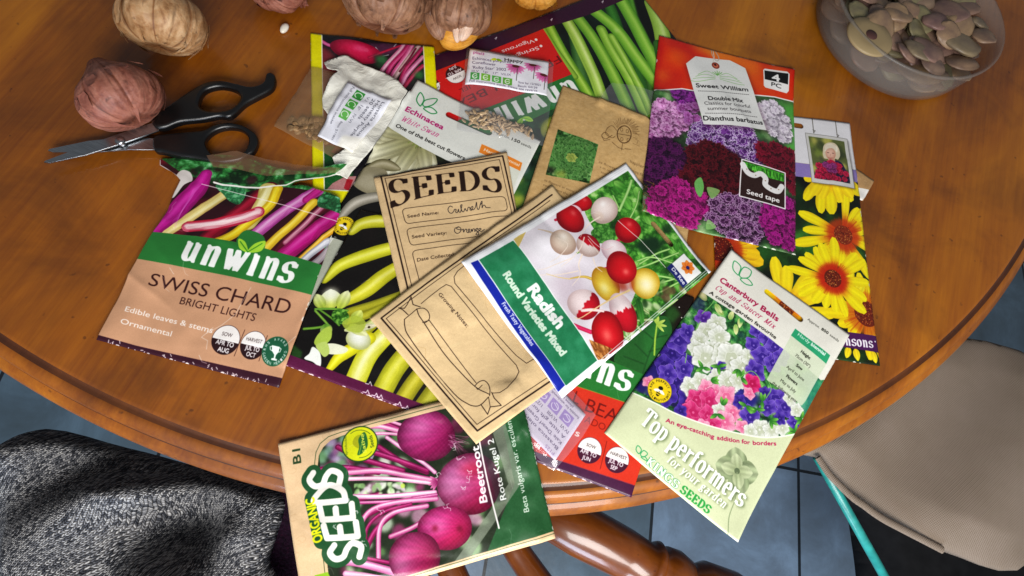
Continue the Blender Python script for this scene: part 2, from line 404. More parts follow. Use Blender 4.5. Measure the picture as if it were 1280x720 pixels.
    def creases(s, n, col='#ffffff', a=.5, w=.5, l=14):
        for _ in range(n):
            p = s.rs.rand(2)*[s.nx, s.ny]; t = s.rs.rand()*6.28; pts = [p]
            for k in range(4):
                t += s.rs.randn()*.5; p = p+np.array([math.cos(t), math.sin(t)])*l*s.k*s.rs.rand()*.4; pts.append(p)
            s.line(pts, w*s.rs.uniform(.5,1.2), col, a=a*s.rs.rand(), tex=True)
    def edgewear(s, n=60, col='#f4efe6', side=None):
        for _ in range(n):
            e = s.rs.randint(4) if side is None else side[s.rs.randint(len(side))]; t = s.rs.rand()
            c = {0:(t*s.nx,0),1:(s.nx,t*s.ny),2:(t*s.nx,s.ny),3:(0,t*s.ny)}[e]
            th = np.linspace(0,6.28,8,endpoint=False); r = s.k*s.rs.uniform(.3,1.1)*(1+.5*s.rs.rand(8))
            st = 2.0 if e in (0,2) else 1.0
            s.fill(np.stack([c[0]+r*st*np.cos(th), c[1]+r*np.sin(th)*(2.0 if e in (1,3) else 1)],1), col, .8, 0, tex=True)
    def grain(s, amt=.012, cell=3):
        s.img += ((fbm(s.ny, s.nx, max(2,cell), s.rs, 2)-.5)*amt*2)[...,None]
    def cut(s, pts, smooth=False, tex=False):
        if smooth: pts = spline(pts, 8, True)
        w = s.mask(np.asarray(pts,float) if tex else s.P(pts))
        if w is not None: y0,x0,m = w; s.alpha[y0:y0+m.shape[0], x0:x0+m.shape[1]] *= 1-m
    def keep(s, pts, smooth=False):
        s.alpha *= s.region(pts, smooth)
    def slot(s, a, b, w):
        """euro slot: capsule hole from a to b"""
        T = s.P([a,b]); r = w*s.k/2; d = T[1]-T[0]; an = math.degrees(math.atan2(d[1], d[0]))
        s.cut(arc(T[0][0],T[0][1],r,r,an+90,an+270,12)+arc(T[1][0],T[1][1],r,r,an-90,an+90,12), tex=True)
    def image(s, name):
        s.img *= (1+(s.rs.rand(s.ny, s.nx, 1).astype(np.float32)-.5)*.07)
        im = bpy.data.images.new(name, s.nx, s.ny, alpha=True)
        im.alpha_mode = 'CHANNEL_PACKED'
        q = np.clip(s.img, 0, 1); g = q.mean(2, keepdims=True); q = g+(q-g)*.98; q = np.clip(q, 0, 1); q = q+.2*(q*q*(3-2*q)-q)-.012
        px = np.ones((s.ny, s.nx, 4), np.float32); px[...,:3] = np.clip(q, 0, 1); px[...,3] = s.alpha
        im.pixels.foreach_set(px[::-1].ravel()); im.update(); im.pack()
        return im
# ================================================================== the packets' printed fronts
def mcircle(A, c, r, months, dark, dirp, top='SOW', flip=False):
    A.disc(c, r, dark); d = np.array(dirp, float); d /= np.hypot(*d); n = np.array([d[1], -d[0]])
    c = np.array(c, float)
    T = A.P([c])[0]; q = A.P([c+d])[0]-T; a0 = math.degrees(math.atan2(q[1], q[0]))
    rr = r*A.k*.97
    A.fill(np.array(arc(T[0], T[1], rr, rr, a0+180-4, a0+360+4, 20)), '#ece6e2', tex=True)
    A.line([c-d*r, c+d*r], .5, '#ffffff')
    A.ctext(top, c+n*r*.22, d, r*.27, '#3a2a2a', wr=.6)
    for i, m in enumerate(months): A.ctext(m, c-n*r*(.38+.42*i), d, r*.32, '#f2eeee', bold=.02, wr=.56)
def leaf_pair(A, c, d, w, col='#5fae34', hi='#a8d850'):
    c = np.array(c, float); d = np.array(d, float); n = np.array([d[1], -d[0]])
    A.fill([c, c+(-.62*d+.15*n)*w, c+(-.85*d+.75*n)*w, c+(-.35*d+.62*n)*w], hi, smooth=True); 
    A.fill([c, c+(.3*d+.62*n)*w, c+(1.0*d+.95*n)*w, c+(.85*d+.25*n)*w], hi, smooth=True)
    A.line([c, c+(-.7*d+.6*n)*w], w*.07, col); A.line([c, c+(.8*d+.75*n)*w], w*.07, col)
def bee(A, c, r, d=(1,0)):
    A.disc(c, r, '#e8c81a'); A.disc(c, r*.99, '#1c1608', a=.0)
    T = A.P([c])[0]; q = A.P([np.array(c)+np.array(d, float)])[0]-T; a0 = math.degrees(math.atan2(q[1], q[0]))
    th = np.linspace(0, 2*math.pi, 50); A.line(np.stack([T[0]+r*A.k*.99*np.cos(th), T[1]+r*A.k*.99*np.sin(th)],1), r*.05, '#8a7410', tex=True)
    A.circtext('RHS PERFECT FOR', c, r*.68, a0-190, a0+20, r*.2, '#241c08')
    A.circtext('POLLINATORS', c, r*.68, a0+160, a0+15, r*.2, '#241c08', flip=True)
    c = np.array(c, float); d = np.array(d, float); d /= np.hypot(*d); n = np.array([d[1], -d[0]])
    A.ball(c-n*r*.2, r*.2, r*.32, a0+10, '#1c1608', '#1c1608'); A.line([c-d*r*.18-n*r*.15, c+d*r*.18-n*r*.2], r*.09, '#e8c81a'); A.line([c-d*r*.18-n*r*.32, c+d*r*.16-n*r*.36], r*.08, '#e8c81a')
    A.ball(c+n*r*.2, r*.2, r*.16, a0, '#1c1608', '#1c1608')
    A.petal(c, a0+20, r*.52, r*.26, '#ffffff', '#f0f0e8'); A.petal(c, a0+160, r*.52, r*.26, '#ffffff', '#f0f0e8')
def scatter(A, poly, n, rmin):
    """points spread through a photo polygon, no two nearer than rmin"""
    P = np.array(poly, float); x0,y0 = P.min(0); x1,y1 = P.max(0); out = []
    def ins(p):
        c = False; j = len(P)-1
        for i in range(len(P)):
            if (P[i][1]>p[1]) != (P[j][1]>p[1]) and p[0] < (P[j][0]-P[i][0])*(p[1]-P[i][1])/(P[j][1]-P[i][1])+P[i][0]: c = not c
            j = i
        return c
    for _ in range(n*40):
        p = (A.rs.uniform(x0,x1), A.rs.uniform(y0,y1))
        if ins(p) and all((p[0]-q[0])**2+(p[1]-q[1])**2 > rmin*rmin for q in out): out.append(p)
        if len(out) >= n: break
    return out
def cluster(A, poly, n, r, dark, mid, light, clip=None, rings=4, frill=9, under=None, rim=True, soft=True):
    if under: A.fill(poly, under, bl=2, smooth=True, clip=clip)
    for p in scatter(A, poly, n, r*.95):
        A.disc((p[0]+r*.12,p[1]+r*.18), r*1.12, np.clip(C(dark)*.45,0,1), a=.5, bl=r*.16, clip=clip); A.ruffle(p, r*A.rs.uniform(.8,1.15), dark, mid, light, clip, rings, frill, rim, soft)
def daisy(A, c, L, n, w, cin, cout, ecol, core, core2, rc, clip=None, a0=0, ry=1.0, jl=.15):
    lay = [(.86, .5), (1.0, 0)]
    for f, o in lay:
        for i in range(n):
            if A.rs.rand() < .62 and f < 1: continue
            if A.rs.rand() < .06 and f == 1: continue
            A.petal(c, a0+360*(i+o)/n+A.rs.uniform(-6,6), L*f*A.rs.uniform(1-jl,1+jl), w*A.rs.uniform(.85,1.15), cin, cout, ecol, clip, curve=A.rs.uniform(-.14,.14), start=.05, tip=.8, streak=.03, rnd=True)
    A.disc(c, rc*1.7, cin, a=.75, clip=clip, bl=1.6)
    for i in range(60):
        t = A.rs.rand()*6.28; A.line([c, (c[0]+math.cos(t)*rc*2.1, c[1]+math.sin(t)*rc*2.0)], .8, '#a82c08', a=.3, clip=clip)
    A.disc(c, rc, core, clip=clip)
    for i in range(110):
        t = A.rs.rand()*6.28; q = rc*math.sqrt(A.rs.rand()); A.disc((c[0]+q*math.cos(t), c[1]+q*math.sin(t)), .55, [core2, '#2a0f08', '#d89048'][A.rs.randint(3)], a=.8, clip=clip)

# ---- sweet william
def art_sweet():
    A = Art([(825.5,41.3),(995.7,83.7),(996.7,317.5),(798.4,268.2)], z=.005, base='#3c5a3a', seed=11)
    top = A.region([(800,20),(1010,60),(1005,124),(994.8,122.7),(970,118),(943.8,116.5),(900,116),(871,113),(852,110),(835,111.5),(816.7,113),(805,114)])
    pic = 1-top
    A.leafy(pic, ['#1c2c1c','#2c4a2a','#4c7a44','#7ea06c','#a8c090'], 14, ridge=False)
    A.blotch(pic, ['#1a2016','#6fae58','#243a22','#9ab890'], 70, 6, 16, 2, .6)
    A.fill([(975,125),(1000,125),(1000,190),(975,175)], '#58b848', a=.8, bl=5)
    A.fill([(960,190),(1000,195),(1000,205),(950,200)], '#4a9a3a', a=.7, bl=3)
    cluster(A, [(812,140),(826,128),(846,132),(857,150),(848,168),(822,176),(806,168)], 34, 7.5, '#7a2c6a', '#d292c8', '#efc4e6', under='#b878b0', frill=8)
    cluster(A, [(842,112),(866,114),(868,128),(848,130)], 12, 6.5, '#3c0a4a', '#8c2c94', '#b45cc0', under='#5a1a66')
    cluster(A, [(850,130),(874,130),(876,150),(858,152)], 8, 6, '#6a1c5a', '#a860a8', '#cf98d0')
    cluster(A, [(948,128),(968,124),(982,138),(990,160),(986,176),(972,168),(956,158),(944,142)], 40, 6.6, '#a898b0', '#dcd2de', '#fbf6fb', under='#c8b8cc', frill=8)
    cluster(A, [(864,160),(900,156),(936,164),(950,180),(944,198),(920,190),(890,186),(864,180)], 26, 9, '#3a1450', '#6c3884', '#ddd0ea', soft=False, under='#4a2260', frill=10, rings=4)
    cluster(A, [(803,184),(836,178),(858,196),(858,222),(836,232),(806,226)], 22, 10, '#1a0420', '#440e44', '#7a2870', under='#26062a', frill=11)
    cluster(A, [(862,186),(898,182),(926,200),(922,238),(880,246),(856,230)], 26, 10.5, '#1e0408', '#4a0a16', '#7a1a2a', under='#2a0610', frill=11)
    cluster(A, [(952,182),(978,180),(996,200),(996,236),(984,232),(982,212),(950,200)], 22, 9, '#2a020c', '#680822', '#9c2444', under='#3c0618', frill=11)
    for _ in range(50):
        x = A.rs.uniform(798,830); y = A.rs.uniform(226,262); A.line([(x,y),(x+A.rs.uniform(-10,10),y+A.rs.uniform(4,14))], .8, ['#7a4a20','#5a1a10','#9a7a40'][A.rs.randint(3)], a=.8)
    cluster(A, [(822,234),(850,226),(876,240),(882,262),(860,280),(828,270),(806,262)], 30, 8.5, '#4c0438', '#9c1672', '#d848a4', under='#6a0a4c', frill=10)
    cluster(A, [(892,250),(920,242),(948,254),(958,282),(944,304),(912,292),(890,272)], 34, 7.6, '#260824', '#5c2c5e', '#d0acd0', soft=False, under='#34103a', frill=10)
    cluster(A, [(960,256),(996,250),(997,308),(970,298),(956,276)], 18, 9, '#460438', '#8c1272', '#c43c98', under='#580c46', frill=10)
    A.fill([(868,226),(876,220),(880,232),(876,244),(870,238)], '#6aa85a', smooth=True)
    for p in [[(884,232),(900,236),(890,246)],[(930,240),(940,236),(944,246)],[(886,272),(896,282),(884,284)]]: A.fill(p, '#8cc070', a=.8, smooth=True)
    A.leafy(top, ['#b81010','#cc1c0c','#d8300e','#e0480e'], 40, ridge=False)
    for c, r, col in [((846,70),14,'#e85a0c'),((880,52),16,'#f08018'),((905,60),22,'#f09020'),((935,78),20,'#ee7a14'),((828,92),10,'#ee6a1c'),((950,100),16,'#e0560c'),((975,84),14,'#e26010')]: A.disc(c, r, col, a=.75, bl=6, clip=top)
    A.line([(828,44),(818,112)], 7, '#b80c10', a=.5, bl=2, clip=top)
    ln = [(812,114),(816.7,113),(835,111.5),(852,110),(871,113),(900,116),(943.8,116.5),(970,118),(994.8,122.7),(1000,123.3)]
    A.line(ln, 1.6, '#f6f2f0')
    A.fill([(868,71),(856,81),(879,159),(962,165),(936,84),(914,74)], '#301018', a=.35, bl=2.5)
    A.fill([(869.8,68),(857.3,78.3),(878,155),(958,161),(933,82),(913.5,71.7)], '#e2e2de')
    A.line([(890.5,57),(892,66),(897,73),(900,69),(896,60)], 1.1, '#b8aa9c', smooth=True); A.line([(893,58),(894,68),(892,76)], 1, '#d8ccc0')
    A.disc((895.4,79), 5, '#8a3a2a'); A.disc((895.4,79), 3.2, '#c86a50'); A.disc((895,78), 1.7, '#3a1010')
    for x in (-1, 1):
        for i in range(4):
            c = (897+x*3, 92+i*1.6); A.line([(c[0],c[1]), (c[0]+x*(10+i*4), c[1]-4+i*3+x), (c[0]+x*(22+i*3), c[1]+2+i+x*2)], .7, '#86bc6c', smooth=True, a=.9)
    for t in (-2,-1,0,1,2): A.line([(897,92),(897+t*3,86+abs(t))], 1, '#78b460')
    D = '#1c1a1c'
    A.text('Sweet William', (869.8,108), (935.8,112), 5.8, D, bold=.022)
    for p0, p1 in (((872,112.7),(937.5,116)), ((880,141.5),(947.5,144.4))):
        for i in range(26):
            f = i/26; q = (p0[0]+(p1[0]-p0[0])*f, p0[1]+(p1[1]-p0[1])*f); A.line([q,(q[0]+1.3,q[1]+.08)], .8, '#4a4648')
    A.text('Double Mix', (884.4,124.8), (929,126.5), 5.8, D, bold=.022)
    A.text('Classics for colorful', (879.4,130.8), (938,133), 4.8, '#3a3638'); A.text('summer bouquets', (883,137.6), (939,139.6), 4.8, '#3a3638')
    A.text('Dianthus barbatus', (878,150.2), (953.8,154), 6.2, D, bold=.022)
    b = [(956,84),(958,82.2),(986,87),(988.8,90),(988.8,110),(986,113),(958,106.5),(956,104)]
    A.fill(b, '#eeeae8'); A.fill([(957.5,84.5),(987.3,89.5),(987.3,102.5),(957.5,96)], '#141214')
    A.text('4', (967,97.5), (976.5,99.3), 10.5, '#f6f4f2', bold=.03); A.text('PC', (965.8,104.2), (978.5,107.6), 6, '#1c1a1c', bold=.012)
    q = [(926.7,197.9),(981.5,215),(981.5,260),(924,243.5)]
    A.fill(q, '#34201c'); m = A.region([(928,200),(980,216),(980,226),(962,222),(945,214),(930,206)])
    A.leafy(m, ['#1c5a14','#3c9a28','#6ccc48'], 5)
    for i in range(60):
        x = A.rs.uniform(932,980); y0 = 200+(x-928)*.31; A.line([(x,y0+2),(x+A.rs.uniform(-2,2),y0+9)], .6, ['#2c7a1c','#6cd048','#1c4a10'][A.rs.randint(3)])
    A.line([(928,204),(934,214),(942,218),(950,216),(956,222),(956,230),(964,236),(972,238),(977,232)], 6.5, '#e0dedc', smooth=True)
    for c in [(933,210),(944,218),(956,225),(963,235),(973,236)]: A.disc(c, .7, '#8a6a4a')
    A.line(q, 1.3, '#f2efee', closed=True)
    A.text('Seed tape', (932.8,240.6), (973.8,252.6), 6, '#f6f4f2', bold=.02)
    A.edgewear(30); A.grain(.015)
    return A
# ---- yellow daisies with red centres
def art_daisy():
    A = Art([(888,132),(1063,153.3),(1101,457.4),(897,427)], z=.0015, base='#10160e', seed=12)
    A.leafy(np.ones((A.ny,A.nx),np.float32), ['#070a06','#0e160c','#16260f','#24481a','#3c7a2c'], 22, ridge=False)
    A.blotch(np.ones((A.ny,A.nx),np.float32), ['#0a0c08','#1e4a1c','#2c6a26','#0c120a'], 50, 8, 20, 4, .6)
    kw = dict(cin='#b83a10', cout='#f0dc0e', ecol='#cca80c', core='#7a2c14', core2='#b05a28')
    daisy(A, (900,312), 52, 13, 17, '#a8240c', '#eec016', '#b8780c', '#5c160c', '#b03a18', 15)
    daisy(A, (1030,216), 50, 14, 15, '#e87c0c', '#f0da0c', '#c8a00c', '#7a2c14', '#b05a28', 8)
    daisy(A, (980,385), 55, 13, 16, '#d88a14', '#f2d818', '#c8a00c', '#7a2c14', '#b05a28', 9)
    daisy(A, (1083,392), 46, 15, 12, '#c8660e', '#f0d60c', '#c08a0c', '#6e2410', '#c86a30', 15)
    A.petal((1070,368), 300, 24, 12, '#e8d020', '#f4e428')
    daisy(A, (1052.5,294.4), 56, 14, 12.5, **kw, rc=12, jl=.22)
    daisy(A, (1038.4,348.8), 48, 14, 12.5, '#b41e08', '#efdc10', '#c8a40a', '#64200e', '#a84820', 10.5, jl=.15)
    A.fill([(870,120),(1080,140),(1075,214),(1071.7,213),(995.8,204),(870,190)], '#dcdade')
    A.fill([(870,190),(995.8,204),(1074,213.5),(1076,229),(995.8,221.7),(870,207)], '#8a78b4')
    daisy(A, (1034,214), 40, 14, 14, '#d8660e', '#f4d414', '#c8980c', '#7a2c14', '#b05a28', 7, clip=A.region([(870,206),(995,221),(1080,229),(1090,290),(870,290)]))
    for a, b in (((1014,146.5),(1015.5,166)), ((1043.8,150.7),(1046,172))):
        A.line([a,b], 1.1, '#6a665e'); A.line([b,(b[0]+2,b[1]-3),(b[0]-1,b[1]-4)], .8, '#5a564e')
    fr = [(1004.7,165.8),(1059,173.7),(1067.5,236.3),(1012.5,228)]
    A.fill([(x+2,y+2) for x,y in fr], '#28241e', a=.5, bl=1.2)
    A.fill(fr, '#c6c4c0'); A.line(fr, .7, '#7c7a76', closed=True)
    pr = [(1008.6,170),(1055,177),(1062,230.6),(1015.8,223.3)]; pm = A.region(pr)
    A.fill(pr, '#5c6438'); A.blotch(pm, ['#7a8a3c','#a8a848','#3a4428','#c8c060','#4a4a3c'], 40, 3, 8, 1.5, .7)
    A.fill([(1022,208),(1030,202),(1046,202),(1054,210),(1060,230),(1018,224)], '#26244a', smooth=True, clip=pm)
    A.fill([(1033,196),(1042,196),(1042,206),(1033,206)], '#c89880', clip=pm)
    A.fill([(1026.5,190),(1028,182),(1034,178.5),(1042,179.5),(1047.5,186),(1049,194),(1046,200),(1042,199),(1030,199),(1027,196)], '#cfc0a4', smooth=True, clip=pm)
    A.ball((1036.3,192.5), 7, 8.8, 8, '#dcb09c', '#c08c78', clip=pm)
    A.fill([(1029,190),(1030,182),(1037,180),(1045,184),(1045,191),(1041,186.5),(1036,185.5),(1032,187)], '#e6dcc8', smooth=True, clip=pm)
    for t in range(14): A.line([(1030+t,181),(1028+t*1.2,188)], .4, '#a8947a', a=.6, clip=pm)
    for e in (1033.2,1039.6): A.line([(e-1.1,191.2+(e-1033)*.12),(e+1.1,191.5+(e-1033)*.12)], .8, '#5a3c34')
    A.line([(1033.6,197.6),(1035.8,198.5),(1038.6,198)], .7, '#a04a48'); A.line([(1036.2,193),(1035.8,195.4)], .5, '#b07c6a')
    cluster(A, [(1018,208),(1034,203),(1048,205),(1056,214),(1059,228),(1018,222)], 22, 4.6, '#5a0622', '#b41440', '#e04a70', clip=pm, rings=3, frill=7)
    cluster(A, [(1030,206),(1042,208),(1044,218),(1032,216)], 5, 4, '#4a1040', '#8a2c70', '#c880b8', clip=pm, rings=3, frill=7)
    A.fill([(880,391),(1057.5,415),(1104,421),(1106,442),(1055,434),(880,409)], '#4c1a54')
    A.serif('nsons', (1055.5,431), (1092.5,435), 10.5, '#f2eef4', stem=.2, hair=.07)
    A.disc((1094.5,427), .9, '#e8e4ea')
    bt = A.region([(880,409),(1055,434),(1106,442),(1106,470),(880,450)])
    for c, an in (((1068,436),80),((1090,439),75),((1060,434),110)): A.petal(c, an, 13, 8, '#e8c818', '#f2dc20', clip=bt)
    A.slot((966,152.5),(999,157), 8)
    A.edgewear(30); A.grain(.012)
    return A
# ---- green beans, lying upside down
def art_french():
    A = Art([(505,83),(789,-23),(945,172),(600,300)], z=.0015, base='#11190f', seed=13)
    al = np.ones((A.ny,A.nx),np.float32)
    A.leafy(al, ['#080b0a','#0f1a14','#16241c','#20362a'], 30, ridge=False)
    bk = lambda pts, w, e, m, h=None, **k: A.tube(pts, w, e, m, h, off=-.2, streak=.08, **k)
    bk([(748,-8),(757,14),(764,40)], 15, '#1e4a16', '#3c7e2c'); bk([(776,60),(790,110)], 22, '#1c4214', '#356a26')
    bk([(785,-20),(788,22)], 12, '#2c5c18', '#58962e'); bk([(706,40),(712,90),(722,128)], 16, '#1e4418', '#4c7a3c')
    bk([(776,85),(786,118),(792,140)], 10, '#2a5218', '#5a8a34'); bk([(800,100),(806,140)], 9, '#2a5218', '#4c7a2c')
    bk([(670,24),(690,66),(724,124),(735,146)], 13.5, '#4c7c1a', '#8ebc38', '#b8da64'); bk([(665,34),(681,62),(704,96)], 8, '#567f1c', '#92b840')
    bk([(694,20),(712,56),(730,100),(746,150)], 15, '#6c9428', '#b0d25c', '#dcee9c'); bk([(700,44),(720,90),(731,120)], 3, '#88a83c', '#94b848')
    bk([(709,20),(731,52),(750,88),(770,132),(780,160)], 15.5, '#4c821e', '#86b83c', '#a8d058')
    bk([(741,38),(752,62),(776,104),(796,150)], 13, '#5c8c20', '#94c444', '#bade6c'); bk([(754,46),(770,76),(792,120),(806,156)], 10, '#5c8c20', '#9cc84c', '#c4e27c')
    bk([(733,14),(762,38),(786,72),(820,116)], 17, '#4f8820', '#8cc440', '#b4dc64')
    bk([(768,-6),(784,24),(800,58),(822,100)], 19, '#4a8420', '#86c03e', '#a8d65c')
    A.fill([(789,-25),(812,5),(814,40),(818,66),(806,50),(792,18),(786,-16)], '#0d0f0a', bl=1.2)
    bk([(814,2),(822,36),(824,90)], 21, '#7a9c34', '#a6cc5c', '#c8e08c'); bk([(816,52),(822,100)], 14, '#27541a', '#3c7428')
    A.disc((761,38), 3, '#d8f0a0', a=.4, bl=1.5)
    red = [(480,110),(560,81.4),(600,66),(668,38.5),(676,52),(686,70),(700,93),(646,114.5),(600,133),(500,176)]
    A.fill(red, '#cc1e1c')
    grn = [(480,186),(600,133),(646,114.5),(700,93),(708,110),(722,138),(690,134),(640,160),(560,200),(500,230)]
    m = A.region(grn)
    A.fill(grn, '#2c7434')
    pic = A.region([(500,228),(560,198),(628,160),(676,136),(704,132),(740,160),(700,330),(560,330)])
    A.leafy(pic, ['#0e1c12','#1e3a20','#2c5a3a','#4c7a48'], 16, ridge=False)
    A.blotch(pic, ['#8a9a2c','#a8b040','#3c6a30','#123018','#7a8aa0'], 40, 5, 12, 2, .6)
    A.ball((674,158), 16, 10, -30, '#a8a838', '#4c5c1c', clip=pic); A.ball((686,186), 14, 10, 50, '#88983a', '#2c3c14', clip=pic)
    for c in [(690,134),(680,130),(696,142)]: A.disc(c, 5, '#8c9cb4', a=.4, bl=2.5)
    A.fill([(480,88),(560,64),(789,-23),(800,-10),(776,0),(723,22),(668,38.5),(600,66),(560,81.4),(480,112)], '#3a1230')
    A.line([(505,83.5),(789,-22.5)], 1.2, '#8a7484', a=.5)
    A.text('FRENCH BEAN', (684,70), (543,133), 10.5, '#6a1016', a=.95)
    A.text('JEL', (579,105.5), (566,111), 5.5, '#6a1016')
    A.text('Vigorous', (655,51), (616,65), 5, '#f2e2e0', bold=.01); A.text('Stringless', (660,59.5), (618,75), 5, '#f2e2e0', bold=.01)
    A.disc((658.5,51.5), 1.8, '#f2e6e4'); A.disc((664,59), 1.8, '#f2e6e4')
    mcircle(A, (562.5,93.5), 12, ['APR TO','JUN'], '#3c1020', (-1,.42)); mcircle(A, (534,107), 12, ['JUL TO','SEP'], '#3c1020', (-1,.42), 'HARVEST')
    A.serif('unwins', (701,99), (586,144), 27, '#eeeeea', stem=.22, hair=.07, gap=.03)
    leaf_pair(A, (640,146), (-.9,.4), 12)
    for p in [(746.5,5.5),(679,29),(610,52)]: A.line([p,(p[0]+1.5,p[1]-3),(p[0]-1,p[1]-1)], .6, '#efe8ea')
    A.edgewear(40, side=[0,0,1,3]); A.grain(.012)
    return A
# ---- beetroot packet with yellow edge
def art_yellowedge():
    A = Art([(388,41),(542.5,59),(556,262),(391,251)], z=.001, base='#e8e000', seed=14)
    inner = [(403,43),(528.7,57),(538,246),(406,237)]; m = A.region(inner)
    A.fill(inner, '#1c1a20'); A.blotch(m, ['#2a3c30','#1a4426','#101014','#3c4450','#5a2040','#2a5a34'], 60, 5, 14, 2, .7)
    A.fill([(460,55),(500,54),(506,64),(470,74)], '#5a3050', a=.8, bl=2, clip=m)
    for p in [[(470,60),(476,68),(470,76)],[(478,72),(486,70)],[(492,60),(496,54)]]: A.line(p, 1, '#e0dce4', a=.8, clip=m)
    A.fill([(398,58),(412,64),(440,96),(450,120),(430,190),(400,230),(398,150)], '#7c2c34', bl=3, clip=m)
    A.fill([(404,190),(420,186),(440,200),(436,240),(404,240)], '#1e5a2c', bl=1, smooth=True, clip=m)
    A.fill([(420,186),(438,190),(428,200),(414,192)], '#a8484c', a=.8, clip=m)
    A.fill([(432,222),(446,222),(440,238),(408,238),(416,230)], '#b07c7c', clip=m); A.fill([(434,225),(442,226),(436,240),(430,236)], '#a01c2c', clip=m)
    A.tube([(402,52),(410,57),(420,60)], 5, '#a02060', '#e878b0', clip=m)
    A.ball((446,66), 30, 17, 12, '#d81a50', '#80082e', '#f05080', lx=.1, ly=-.35, hr=.3, clip=m)
    A.disc((458,64), 3, '#e05078', a=.6)
    A.tube([(462,74),(480,66),(505,56),(515,54)], 3.4, '#80103a', '#c82a50', clip=m)
    A.fill([(468,70),(484,72),(486,90),(470,86)], '#24402c', bl=2, clip=m); A.disc((478,76), 6, '#3c7a4c', a=.8, bl=2, clip=m)
    st = [([(506,54),(500,64),(486,80),(474,96)], 5, '#b04a78', '#e8a0bc', '#f8dce6'), ([(512,56),(504,68),(490,84),(480,104)], 6, '#8c1448', '#c83070', '#e070a0'), ([(516,56),(508,72),(494,92),(486,108)], 6, '#b02c68', '#e070a0', '#f8c8dc'),
          ([(524,58),(518,66),(506,82),(494,100),(488,112)], 5.5, '#8a6c68', '#d8b0b0', '#f0dada'), ([(528,62),(518,76),(506,92),(500,108)], 5, '#80103c', '#b82860', '#d86090'), ([(529,74),(520,84),(508,98),(502,112)], 5.5, '#a83c70', '#e088b0', '#f8c8e0'),
          ([(529,86),(520,94),(506,112)], 5, '#80143c', '#b02c50', '#d05878'), ([(520,62),(512,76),(500,92)], 2.4, '#5a1430', '#7a2040', None)]
    for p, w, e, c, h in st: A.tube(p, w, e, c, h, streak=.25, clip=m)
    A.disc((524,98), 6, '#3c7a44', a=.8, bl=2, clip=m)
    A.line([(402.5,42),(405.5,237.5),(440,239.5),(539,247)], 1.1, '#f2f0d8'); A.line([(529.2,56),(538.5,248)], 1.1, '#f2f0d8')
    A.line([(388.3,42),(391,252)], .8, '#b8b000', a=.7)
    A.grain(.02, 6); A.edgewear(14)
    return A
